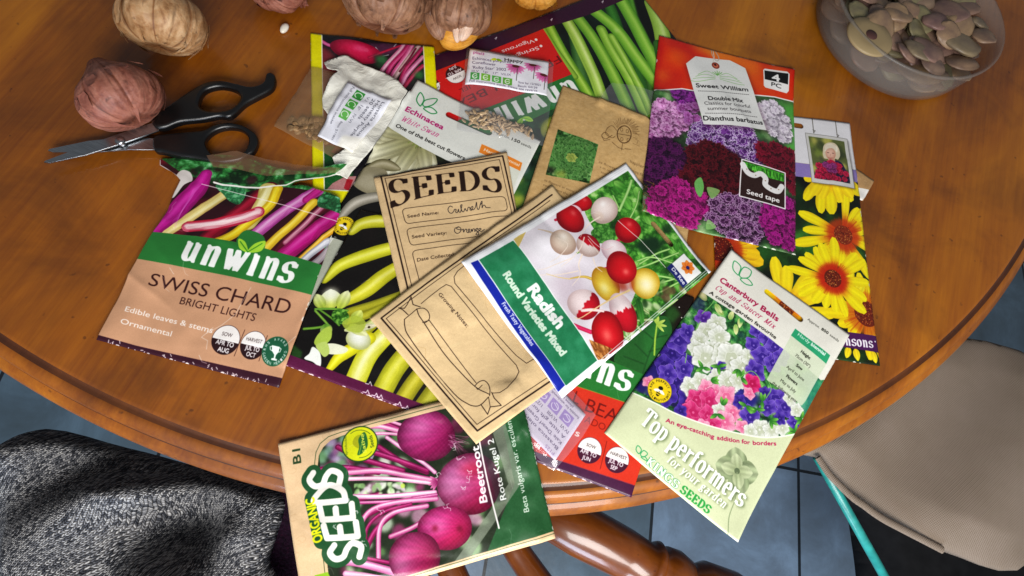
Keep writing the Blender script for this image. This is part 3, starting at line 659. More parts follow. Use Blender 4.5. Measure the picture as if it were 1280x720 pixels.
# ---- echinacea
def art_echinacea():
    A = Art([(522,102.5),(675.5,177.4),(540,448),(350,376)], z=.002, base='#d9dad2', seed=15)
    hb = [(478,157),(526.7,186.7),(560,203),(600,219),(640,236)]
    pic = A.region([(484,160)]+hb[1:]+[(560,420),(520,420),(430,330),(424,298),(395,300)])
    A.fill([(478,158)]+hb[1:]+[(560,420),(470,390),(430,330),(428,300),(390,292)], '#0f0e0c')
    A.blotch(pic, ['#2a3018','#3c4424','#1a1c10'], 26, 4, 10, 2, .7)
    for i, (an, L) in enumerate([(20,60),(45,66),(62,70),(82,78),(100,84),(118,88),(136,84),(155,70),(172,60),(190,52),(30,60),(70,84),(110,90),(146,80)]):
        A.petal((527,176), an+22, L*.95, 19, '#8a8858', ['#e6e3cc','#c8c4a8','#dcd8c0'][i%3], '#7c7656', clip=pic, curve=A.rs.uniform(-.1,.1), tip=.7, streak=.07)
    for _ in range(60):
        t = A.rs.rand()*3.14; A.line([(527+math.cos(t)*2,172+math.sin(t)*2),(527+math.cos(t)*A.rs.uniform(8,20),170+math.sin(t)*A.rs.uniform(8,20))], 1, ['#2c3c14','#7a8a3c','#4c5a20'][A.rs.randint(3)], a=.8, clip=pic)
    pf = lambda u: np.sin(np.pi*np.clip(u*.85+.12,0,1))**.5
    A.tube([(462,212),(480,208),(500,214)], 16, '#5c5638', '#9c9474', '#b8b094', clip=pic, prof=pf)
    A.fill([(440,228),(450,214),(462,210),(484,216),(484,236),(472,246),(452,240)], '#8a8268', smooth=True, clip=pic); A.fill([(446,230),(456,220),(474,222),(478,236),(462,240)], '#a8a088', a=.8, bl=2.5, smooth=True, clip=pic)
    A.fill([(428,262),(444,240),(474,250),(500,262),(500,300),(428,300)], '#12110f', bl=.8)
    A.tube([(426,272),(440,258),(456,251),(478,248),(500,250)], 14, '#6a665a', '#a8a294', '#c4beb0', clip=pic, prof=pf, off=0)
    leaf = '#2a8a4c'
    for pts in ([(525.5,135.5),(521.3,128),(526,119),(530.8,127),(527.6,134.5)], [(529.5,134.5),(533,128.5),(547.5,126.7),(543,134),(534,137)], [(530.5,139),(540,138),(547.5,144),(540,145.2)]): A.line(pts, 1.5, leaf, smooth=True, closed=True)
    A.text('Echinacea', (506.4,141), (554.6,165.2), 7.6, '#ac1468', bold=.025)
    A.serif('White', (500.6,152.6), (524,163.3), 7.6, '#c23c7c', stem=.12, hair=.05, italic=.3); A.serif('Swan', (527,165), (549,175), 7.6, '#c23c7c', stem=.12, hair=.05, italic=.3)
    A.text('One of the best cut flowers', (494.4,160.6), (582,203), 5.4, '#201e1c', bold=.018)
    A.text('Approx.', (618.6,168.6), (638,177), 4.6, '#5a5a56'); A.text('150', (640,178), (649.6,182), 4.8, '#302e2c', bold=.02); A.text('seeds', (651,183), (663,188), 4.6, '#4a4a46')
    A.fill([(603.7,183),(652.6,205.8),(649.7,216),(600,193.4)], '#e6842c'); A.text('Hardy perennial', (606,191.5), (648,210.5), 4.6, '#f8efe0', bold=.01)
    A.fill([(600,194),(649.7,216.6),(620,290),(560,260)], '#d3d5c6')
    A.slot((563,146),(612.5,168.7), 9)
    bee(A, (430.5,283), 12, (.86,.5))
    A.fill([(419,296),(431,302),(540,340),(560,450),(340,380),(395,330)], '#a9ac9c'); A.line([(418,297),(432,302.6),(500,330)], 1.2, '#e4e4dc')
    A.fill([(395,292),(434,300),(432,303),(416,297)], '#11100e')
    A.edgewear(26); A.grain(.012)
    return A
# ---- yellow beans
def art_ybean():
    A = Art([(451,262),(652,318),(553,528),(347,453)], z=.003, base='#14100e', seed=21)
    A.blotch(np.ones((A.ny,A.nx),np.float32), ['#0c0a08','#1e1814','#181c10'], 20, 10, 24, 4, .6)
    Y = lambda pts, w, e='#9c9a10', m='#d8d43c', h='#ecea9c', off=-.1, **k: A.tube(pts, w, e, m, h, off=off, streak=.22, **k)
    pf = lambda u: np.sqrt(np.sin(np.pi*np.clip(.1+u*.9,0,1)))
    Y([(439,291),(452,281),(480,277),(530,280)], 20, prof=pf)
    Y([(404,352),(424,334),(455,322),(490,311),(540,300)], 19, m='#dede3a', h='#f2f07c', prof=pf)
    Y([(431,392),(470,380),(510,366)], 11, '#6c6c10', '#a8a428', None); Y([(424,381),(452,366),(478,346),(520,318)], 20, m='#d2ce34', h='#e4e07c', prof=pf)
    Y([(430,402),(456,394),(490,378),(530,352)], 11, '#7c7a10', '#b8b432', None)
    Y([(446,420),(470,398),(506,372)], 14, '#8a8812', '#c4c040', '#d8d880')
    Y([(470,494),(488,462),(510,436),(540,400)], 25, '#8c8c10', '#ccca34', '#dcd868')
    Y([(500,498),(514,478),(536,452)], 21, '#7c7810', '#b8b028', '#ccc450'); Y([(526,510),(546,484),(570,460)], 24, '#76740f', '#a8a42c', '#bcb84c')
    Y([(439,476),(452,448),(466,430),(486,410),(510,380)], 25, '#b8b818', '#e2e070', '#f2f2c8')
    Y([(408,460),(420,446),(436,436),(456,424)], 16, '#b4ac0c', '#e8e41c', '#f6f46c', prof=lambda u: np.clip(.35+u*1.6,0,1)**.6)
    # blossom and stalks
    cr = '#dfe2b4'
    for c, an, L, w, a, b in [((410,388),-95,27,26,'#b8c44c','#e8ead0'),((402,388),-120,24,14,'#98ac38','#d4dc9c'),((420,388),-70,26,16,'#a8b83c','#dcdfae'),((436,404),-60,18,14,'#90a830','#ccd470'),((446,414),-35,24,12,'#a8b458','#d8dcb0')]: A.petal(c, an-20, L, w, a, b, '#8a9638', tip=.9)
    A.disc((411,370), 9, '#eef0dc', a=.7, bl=3)
    A.tube([(378,412),(392,411),(404,409)], 3.4, '#3c6a1c', '#7aa83c'); A.tube([(392,390),(404,404),(410,412)], 3, '#3c6a1c', '#88b044'); A.tube([(396,388),(412,400),(420,408)], 2.6, '#345c18', '#6a9a34'); A.tube([(392,388),(414,388),(430,390)], 3, '#3c6a1c', '#7aa83c')
    m = A.region([(412,392),(424,388),(432,396),(428,406),(414,404)], True); A.leafy(m, ['#123008','#2c5c18','#5c9434','#8cc050'], 5)
    A.petal((404,406), 60, 20, 14, '#5c8c2c', '#c8d088'); A.fill([(393,421),(402,412),(410,410),(410,424),(398,434),(390,430)], '#a8c04c', smooth=True); A.fill([(388,434),(396,440),(398,450),(396,458),(388,452),(378,448),(384,442)], '#e8ebe4', smooth=True)
    A.fill([(400,432),(414,430),(430,436),(424,442),(406,442)], '#dfe0c4', smooth=True); A.fill([(392,432),(404,428),(408,440),(402,446),(396,440)], '#b4c868', smooth=True)
    A.ball((443,425), 16, 12, 20, '#e6e8dc', '#b4b87c', '#f4f4ee'); A.petal((432,408), 10, 26, 12, '#a8bc44', '#dcdca8'); A.petal((426,414), -30, 40, 9, '#c8cc90', '#d8d0b4')
    A.fill([(424,404),(440,396),(452,404),(446,416),(430,414)], '#a8b840', a=.85, smooth=True); A.disc((456,410), 1.6, '#3c3010')
    A.fill([(364,430),(376,440),(374,448),(362,446)], '#24481c', bl=1)
    A.fill([(340,434),(365,445),(440,473),(455,478.3),(526.7,505),(562,517),(552,535),(340,462)], '#5a1440')
    for c in [(449,488),(460,492),(466,494),(490,503),(500,508),(452,478)]: A.creases_at(c, 4) if hasattr(A,'creases_at') else A.line([c,(c[0]+4,c[1]+1),(c[0]+6,c[1]-2),(c[0]+8,c[1]+3)], .8, '#eee2e8')
    A.edgewear(40, side=[2,2,3]); A.creases(10, a=.3); A.grain(.012)
    return A
KR = '#d2b388'; INK = '#2c1c16'
def kraft_fibre(A, amt=.03):
    n = fbm(A.ny, A.nx, 5, A.rs, 2)-.5; n2 = fbm(A.ny, A.nx, 60, A.rs, 3)-.5; A.img *= (1+amt*n+amt*.8*n2)[...,None]
    for _ in range(120):
        p = A.rs.rand(2)*[A.nx,A.ny]; t = A.rs.rand()*3.14; A.line([p, p+np.array([math.cos(t),math.sin(t)])*A.rs.uniform(2,9)], .35, '#8a6a40' if A.rs.rand()<.6 else '#e8d2a8', a=.35, tex=True)
def rbox(pts, r, A, w, col, closed=True):
    P = [np.array(p, float) for p in pts]; out = []; n = len(P)
    for i in range(n):
        a, b, c = P[i-1], P[i], P[(i+1)%n]; u = (a-b)/np.hypot(*(a-b)); v = (c-b)/np.hypot(*(c-b))
        for t in np.linspace(0,1,6): out.append(((1-t)**2)*(b+u*r)+2*t*(1-t)*b+t*t*(b+v*r))
    A.line(out, w, col, closed=closed)
def art_seeds():
    A = Art([(467,223),(633,191.5),(668,385),(514,425)], z=.004, base=KR, seed=22)
    A.line([(643,420),(508,365),(476,220.5),(627.5,197),(647,283),(668,420)], 0.01, INK)
    A.line([(520,405),(476.3,221.5)], 1.9, INK); A.line([(475.5,221.2),(627.8,197.6),(645,272),(660,380)], 1.9, INK)
    A.line([(526,405),(481.5,224.8),(624,202.8),(640,270),(655,380)], .75, INK)
    def wp(q, wd):
        t = 2*q[:,0]/wd-1; b = .30*(1-t*t); tp = 1-.05*(1-t*t); q[:,1] = b+(tp-b)*q[:,1]; return q
    A.serif('SEEDS', (491,268), (631,250), 40, INK, stem=.17, hair=.035, warp=wp, gap=.03, nib=4)
    rbox([(503.5,269),(632,252.6),(636,271),(509,289)], 6, A, .75, INK)
    rbox([(509.5,295.4),(640,277),(645,297),(515,317)], 6, A, .75, INK)
    rbox([(516.5,323.6),(640,305),(650,360),(528,368)], 6, A, .75, INK)
    A.text('Seed Name:', (511,281.2), (550,275.6), 4.4, INK, bold=.006); A.text('Seed Variety:', (517,308), (560,302), 4.4, INK, bold=.006); A.text('Date Collected:', (523.4,336.6), (570,328.8), 4.4, INK, bold=.006)
    def hand(p, sc, dirx, pts):
        d = np.array(dirx, float); d /= np.hypot(*d); n = np.array([d[1], -d[0]]); A.line([np.array(p)+d*x*sc+n*y*sc for x,y in pts], .8, '#1c1820', smooth=True)
    hand((562,275), 1.0, (1,-.14), [(6,8),(3,9.5),(0,6),(1,1.5),(4,0),(7,2.5),(8,4.5),(10,4),(9,1),(11,0),(13,4),(13,1),(15,0),(17,6),(18,9),(16,8),(17,1),(19,0),(21,3.5),(22,1),(23.5,0),(25,4),(27,3.5),(27,.5),(29,0),(31,3.5),(30,4.5),(28,2),(31,0),(34,3),(36,9),(36,1),(38,0),(41,7),(43,9),(42,1),(44,4),(46,3),(47,.5),(52,-.6)])
    A.line([(601,264.5),(603,262.5)], .8, '#1c1820')
    hand((570,301), 1.0, (1,-.1), [(5,8),(1,7),(0,3),(3,0),(7,2),(8,6),(5,8.6),(3,6),(9,4),(11,5),(11,1),(13,4),(15,4.5),(15,1),(17,0),(19,4),(17,4),(17.5,1),(20,0.5),(21,4),(22,1),(23,4),(25,3.6),(25,.5),(27,4),(29,4),(27,1),(29,0),(29,-4),(26,-3),(30,1),(33,3),(31,4),(30,2),(33,0),(37,2)])
    kraft_fibre(A); A.creases(12, '#a88450', .4, .7, 30)
    return A
def art_growing():
    A = Art([(690,232),(818,393),(595,555.6),(462,398)], z=.005, base='#d6b88c', seed=23)
    L = lambda p, w=.8, **k: A.line(p, w, INK, **k)
    L([(689,246),(476,399.4),(595.6,540.4),(808,396)], 1.9); L([(686,254),(482,400.6),(595,533),(800,397)], .75)
    L([(565,349),(561,356),(562.5,364),(640,452),(652,462),(664,455),(720,412)], .8, smooth=False)
    L([(565,349),(572,343),(680,268)], .8)
    L([(522.8,386.9),(545,369),(552,365),(558,367.5),(600,417),(640,464),(643,472),(639,480),(628,492),(620,497),(612,497)], .8)
    A.text('Growing Notes:', (542.5,377), (579,417.5), 4.6, INK, bold=.004)
    L([(504,404),(505,412),(510,424),(533.7,455.6),(568,496),(583,508),(592,511.5),(599,510),(607.5,501.5)], 1.0, smooth=True)
    L([(518,393),(521,401),(528,411),(552.5,446),(577.5,474),(594,490),(608.7,498.5)], 1.0, smooth=True)
    L([(533.7,408),(552,431),(571,455.6),(593,484)], .8, smooth=True)
    L([(504,404),(512,398),(518,393)], .9); L([(518,393),(526,393),(532,398),(534,405),(531.5,409),(528,411)], .9, smooth=True); L([(526,410),(534,408)], .8)
    L([(508,399),(501,392),(496,389),(503,390.5),(506,386),(510,377),(513,387),(522,391)], 1.0); 
    L([(591.5,487.5),(596,483),(602,481.5),(607,486),(609,493),(608.7,500)], .9, smooth=True); L([(591.5,487.5),(595,492),(600,487)], .8)
    L([(599,510),(606.8,521.8),(609.6,513.2),(622,512),(614,503),(611,496)], 1.0); L([(607.5,501.5),(609.6,513.2)], .7)
    kraft_fibre(A); 
    for p in [[(546,470),(552,478),(556,482)],[(533,494),(541,486),(547,480)],[(560,440),(572,436)]]: A.line(p, 1.6, '#e2c898', a=.7, bl=.8)
    A.creases(12, '#a88450', .4, .7, 30)
    return A
def art_lettuce():
    A = Art([(703.5,106.5),(878,176),(850,372),(636,312)], z=.003, base='#bf9c6a', seed=24)
    q = [(698.7,160.8),(750.8,182.5),(740.8,229),(684,216.7)]; m = A.region(q)
    A.fill(q, '#2c4a28'); A.leafy(m, ['#16260f','#24451f','#3f7038','#6c9a58','#9ab878'], 7)
    for rr, n in ((26,16),(19,13),(13,10),(8,8)):
        for i in range(n):
            t = 6.28*(i+A.rs.rand()*.5)/n; c = (719+rr*.75*math.cos(t), 197+rr*.72*math.sin(t))
            A.ruffle(c, rr*.30+3, '#1f401c', '#4c7c3e', '#7fae66', clip=m, rings=2, frill=5)
    A.ruffle((717,197), 6, '#5c7c30', '#98a850', '#c0c070', clip=m, rings=3, frill=6)
    A.fill([(684,206),(696,208),(694,216),(686,215)], '#1c1414', a=.8, bl=2, clip=m); A.fill([(696,214),(708,212),(712,222),(698,220)], '#a8a848', a=.6, bl=2, clip=m)
    D = '#5c4228'
    for r in (1.0, .93): A.line([(783+9*r*math.cos(t), 171+11*r*math.sin(t)) for t in np.linspace(0,6.28,30)], .7, D)
    A.line([(774,170),(792,173)], .8, D)
    for c in [(780,165),(787,167),(780,177),(788,178)]: A.line([(c[0]+1.6*math.cos(t), c[1]+2.2*math.sin(t)) for t in np.linspace(0,6.28,10)], .5, D)
    for i in range(22):
        t = -2.4+i*.11; A.line([(783+11*math.cos(t),171+13*math.sin(t)),(783+A.rs.uniform(15,20)*math.cos(t+.1),171+A.rs.uniform(17,22)*math.sin(t+.1))], .5, D, a=.8)
    A.line([(774,166),(768,160),(762,163),(760,170),(768,175),(772,173)], .6, D, smooth=True); A.line([(768,172),(760,176),(755,172),(759,168),(764,172)], .7, D, smooth=True); A.line([(765,177),(758,178),(755,173)], .6, D)
    A.line([(768,180),(776,187),(782,189)], .6, D); A.line([(781,182),(780,190)], .6, D); A.line([(784,188),(792,189)], .5, D)
    for i in range(10): A.line([(794+i%3*3,160+i*2.4),(799+i%2*3,158+i*3)], .5, D, a=.7)
    def tl(p, n, s, h=3.3, col='#6a5236', t='as flowers in many seeds grown the bees find them happier than wild seedlings for cottage plots'):
        d = np.array([.93,.37]); p = np.array(p, float); A.text(t[s:s+n], p, p+d*n*2.35, h, col, a=.85)
    tl((681.6,224.6), 26, 0); tl((680.2,230.4), 26, 20); tl((678.8,236.2), 26, 33); tl((677.6,242), 26, 46); tl((676,247.8), 26, 60)
    for i in range(5): tl((752+i*1.5,204+i*6), 12, i*9, 3.2)
    tl((791,204), 13, 50, 4.2); tl((787,212), 13, 33, 4.2)
    kraft_fibre(A); A.grain(.02, 8)
    return A
# ---- radish
def art_radish():
    A = Art([(782.5,204),(889.8,339),(702,498.4),(575.6,332)], z=.006, base='#f0f1f4', seed=25)
    pic = [(785,214),(893,349),(880,357),(757,447),(749.5,448.5),(722.5,411),(685,357.5),(653.7,315),(644,302.5),(700,266.5)]
    m = A.region(pic)
    A.fill(pic, '#dcd4dc')
    A.fill([(660,310),(700,285),(720,330),(700,360)], '#ece8ee', a=.8, bl=6, clip=m); A.fill([(690,350),(720,330),(740,370),(735,400),(710,390)], '#c4b4c0', a=.7, bl=6, clip=m)
    g = A.region([(735,248),(784,210),(895,345),(835,385),(770,430),(760,410),(790,380),(800,340),(770,300),(745,285)], True)*m
    A.leafy(g, ['#1c3c16','#2c641f','#4c9434','#78bc50','#b0dc88'], 13)
    for _ in range(26):
        y = A.rs.uniform(225,345); x = 768+(y-215)*.82+A.rs.uniform(-16,14)
        A.petal((x,y), A.rs.uniform(0,360), A.rs.uniform(10,24), A.rs.uniform(8,15), ['#3c8428','#5ca83c'][A.rs.randint(2)], ['#88c85c','#6cb848','#4c9434'][A.rs.randint(3)], '#2c6420', clip=m, tip=1)
    A.blotch(g, ['#12300f','#1e4818','#17351a'], 16, 4, 9, 1.5, .8)
    A.fill([(806,300),(822,298),(826,312),(808,318),(798,308)], '#16351c', bl=2, smooth=True, clip=m)
    for p in [[(798,336),(820,328),(850,316)],[(802,330),(822,318),(838,312)],[(806,342),(830,345),(850,350)],[(800,326),(816,322),(846,330)],[(820,368),(850,352)],[(775,300),(795,262),(800,240)],[(768,245),(776,262)],[(820,355),(845,348),(868,340)]]: A.tube(p, 2.6, '#3c7a28', '#b4dc88', clip=m)
    for p in [[(786,284),(800,272)],[(776,264),(786,240),(790,226)]]: A.tube(p, 4, '#5c9c3c', '#b8e090', clip=m)
    for p in [[(736,320),(752,300),(762,282)],[(744,312),(760,296)],[(724,318),(742,308),(756,290)]]: A.tube(p, 2.4, '#3c6c28', '#98bc68', clip=m)
    mm = A.region([(742,290),(760,280),(770,298),(752,304)], True); A.leafy(mm*m, ['#24541c','#4c8c38','#78b058'], 5)
    A.blotch(A.region([(790,385),(840,340),(870,360),(775,430),(758,425)])*m, ['#1a3c16','#4c7c30','#86a868','#c8d8a8','#5c4830'], 46, 2, 7, .8, .8)
    for p in [[(792,400),(822,396),(840,392)],[(800,380),(820,390),(850,372)],[(770,412),(792,424)],[(796,402),(806,414)],[(786,404),(790,420)]]: A.tube(p, 3, '#4c7030', '#b8c890', clip=m)
    A.petal((815,388), -25, 40, 12, '#2c6420', '#68a84c', clip=m); A.petal((800,372), 30, 34, 10, '#245820', '#4c9438', clip=m)
    RED, RE, HI = '#cc1220', '#7c0614', '#e85a58'; WH, WE = '#ecdcd6', '#b09890'
    B = lambda c, rx, ry, an, a=RED, b=RE, h=HI, **k: A.ball(c, rx, ry, an, a, b, h, clip=m, hr=.2, **k)
    B((730,253), 12, 13, 30); A.ball((722,262), 9, 6, -30, '#f0dce0', '#d8a0b0', clip=m)
    A.tube([(697,276),(704,274),(712,272)], 3.5, '#a01030', '#c83050', clip=m); B((716,274), 20, 17, 20)
    A.tube([(675,288),(690,292),(704,297)], 4, '#b89c84', '#d8c4b0', clip=m, prof=lambda u: .25+.75*u); A.ball((706,305), 16.5, 16, 0, '#dccab8', '#a88c7c', '#f0e4d8', clip=m)
    B((758,263), 17, 19, -20, WH, WE, '#fbf4f0'); A.ball((752,270), 7, 6, 0, '#d8bca8', '#dcc4b4', a=.5, clip=m, bl=2)
    A.tube([(768,308),(774,302),(780,298)], 4, '#a01030', '#d04060', clip=m); B((787,288), 17, 17, 10)
    def half(fr, sgn=1, ang=0, jag=.12):
        ca, sa = math.cos(math.radians(ang)), math.sin(math.radians(ang)); ph = A.rs.rand()*6
        def f(u, v, cc):
            s = (u*ca+v*sa)*sgn-fr-jag*np.sin(v*9+ph)*.5-jag*np.sin(v*23+ph)*.3
            k = np.clip(s*14+.5, 0, 1)[...,None]; r = np.clip(np.sqrt(u*u+v*v),0,1)[...,None]**2.4
            return (C('#c81428')*(1-r)+C('#86081a')*r)*k+cc*(1-k)
        return f
    A.ball((738,308), 16, 15, 0, WH, WE, None, clip=m, part=half(.1,-1,60)); 
    A.ball((771,314), 17, 15, -10, '#e8d6d8', '#b89aa4', '#f6ecee', clip=m)
    A.tube([(752,338),(762,336),(768,334)], 5, '#a01030', '#d83058', clip=m)
    A.tube([(716,349),(732,347),(744,350)], 4, '#b08c30', '#e0c060', clip=m, prof=lambda u: .3+.7*u)
    A.ball((760,355), 22, 17, 20, '#e6c23c', '#a8781c', '#f8ec9c', clip=m, hr=.35, lx=.2, ly=.2)
    A.fill([(766,345),(784,348),(790,362),(778,364)], '#a8341c', bl=2.5, a=.8, clip=m)
    A.ball((810,353), 19, 19, 0, '#f0d878', '#b8901c', '#fbf4d0', clip=m, hr=.45, lx=.1, ly=.0); A.fill([(790,346),(797,342),(796,364),(790,358)], '#b03c1c', bl=2, a=.7, clip=m)
    B((780,334), 20.5, 20, 0, '#d01420', '#880812', '#f07068', lx=.35, ly=-.1)
    A.ball((732,381), 18.5, 19, 0, '#f0dcdc', '#b8a0a0', None, clip=m, part=half(.05,1,-15))
    A.tube([(730,389),(742,388),(756,390)], 3.5, '#c8a8a0', '#f0dcd4', clip=m)
    A.ball((781,390), 25, 15.5, 12, '#f2e0e0', '#b89ca0', None, clip=m, part=half(-.1,1,0))
    A.tube([(718,407),(728,411),(740,415)], 5, '#b01440', '#e03468', clip=m); A.ball((762,415), 25, 19, 20, '#cc1420', '#86060f', '#e86860', clip=m, lx=.1, ly=.1)
    wk = A.region([(738,424),(768,434),(757,448),(749,449)]); A.leafy(wk*m, ['#5c3010','#a86830','#d8a060'], 4, ax=2)
    R = lambda p, w=1.4, c='#ecd8c8': A.line(p, w, c, smooth=True, clip=m, w2=.5)
    R([(753,271),(742,278),(733,288),(728,298)], 2); R([(733,298),(728,312),(716,326),(704,335)], 1.4); R([(730,320),(726,332),(728,345),(718,358)], 2); R([(744,324),(748,334),(756,340)], 1.6)
    R([(716,325),(698,332),(684,338),(672,340)], 1.2); R([(725,340),(700,345),(680,346),(664,348)], 1.3); R([(716,350),(700,348),(685,344)], 1.3, '#e0c488'); R([(790,362),(770,372),(750,384),(728,398),(720,398)], 2.4, '#e8c890'); R([(756,390),(746,389),(732,390)], 2, '#f0dcd8'); R([(700,300),(712,308),(702,322),(690,330)], 1)
    R([(738,296),(748,306),(760,312),(770,308)], 1.2, '#e8b8b8'); R([(738,300),(752,318)], 1)
    A.line([(775,276),(790,290),(800,299),(822,322),(834,335)], .7, '#f4eae4', clip=m); A.line([(834,335),(843,346),(852,352),(862,362),(866,370)], 1.0, '#20282c')
    # title bands
    gb = [(599,329.3),(643.5,302.8),(653.7,315),(685,357.5),(722.5,411),(749.2,448.5),(707.2,482.5)]
    A.fill(gb, '#2c8158'); A.img += (fbm(A.ny,A.nx,30,A.rs,3)-.5)[...,None]*.08*A.region(gb)[...,None]
    A.line([(644,302.5),(653.7,315),(685,357.5),(722.5,411),(749.2,448.5)], 1.2, '#eef2f0')
    A.fill([(588,333.7),(597.5,329.5),(706,482),(697,490.8)], '#182a9c')
    A.text('Radish', (661,364.6), (698,412.4), 14, '#f4f6f2', bold=.05); A.text('Round Varieties Mixed', (629.4,348), (701.5,446.5), 9.5, '#cfe4cf', bold=.045)
    A.text('Fresh Tasty Vegetables', (627.5,383), (664.4,435), 4.9, '#e4e8f8', bold=.018)
    A.fill([(644,301),(651,296),(660,291),(654,304),(650,312)], '#c8a848', a=.8)
    b = [(857,316),(878.5,340),(856,358.5),(835,335)]
    A.fill(b, '#f0f0ee'); A.line(b, .6, '#3a5a30', closed=True)
    for i in range(7): A.petal((861.5,333.5), i*51+10, 10, 7, '#e07020', '#f09040', '#c85c10', tip=1)
    A.disc((861.5,334), 2.6, '#2a2468')
    A.fill([(835,335),(840.8,329),(861.6,352.8),(856,358.3)], '#20286c'); A.text('De Ree', (840.6,336.8), (856.4,354.6), 5, '#f0f0f4', bold=.02)
    for o, c in ((3.2,'#c4c8cc'),(6.4,'#d0d3d6')):
        A.line([(702+o*.2,498-o*1.25),(889-o*.6,340-o*-.0+o*.4-o*1.0)], .7, c)
        A.line([(577+o*.7,332+o*.1),(782.5,205.5+o)], .7, '#d4d6da')
    A.slot((818,281),(840,306), 7.5)
    A.creases(6, '#ffffff', .4); A.grain(.01)
    return A
# ---- canterbury bells
def bell(A, c, r, dark, mid, light, clip=None, an=None):
    """open bell flower seen from the front: five ruffled lobes, deep throat"""
    T = A.P([c])[0]; R = r*A.k; rs = A.rs; p0 = rs.rand()*6 if an is None else an
    th = np.linspace(0, 2*math.pi, 60, endpoint=False)
    e = rs.uniform(.75,1.0); ta = rs.rand()*3.14
    def shape(f, lob, jit):
        rad = R*f*(1+lob*np.cos(5*th+p0)+jit*rs.randn(60)); x = rad*np.cos(th); y = rad*np.sin(th)*e
        return np.stack([T[0]+x*math.cos(ta)-y*math.sin(ta), T[1]+x*math.sin(ta)+y*math.cos(ta)],1)
    A.fill(shape(1.05,.13,.03), np.clip(C(dark)*.8,0,1), tex=True, clip=clip, a=.8, bl=.6)
    s = shape(1,.12,.035)
    def f(X, Y):
        a = np.arctan2(Y-T[1], X-T[0]); q = np.hypot(X-T[0], Y-T[1])/R
        k = np.clip(q,0,1)[...,None]; w = (.5+.5*np.cos(5*a+p0+1.2))[...,None]*.35
        cc = C(dark)*(1-k)+C(mid)*k; return np.clip(cc*(1-w)+C(light)*w*1.0, 0, 1)*(.97+.045*np.sin(a*17+p0)[...,None]*k)
    A.fill(s, f, tex=True, clip=clip)
    A.line(np.vstack([s,s[:1]]), r*.06, light, a=.5, tex=True, clip=clip)
    A.fill(shape(.46,.06,.03), np.clip(C(dark)*.7+C(mid)*.3,0,1), tex=True, clip=clip, bl=.4)
    s2 = shape(.44,.08,.05); A.line(s2[:34], r*.05, light, a=.4, tex=True, clip=clip)
    A.disc((c[0],c[1]), r*.10, light, a=.6)
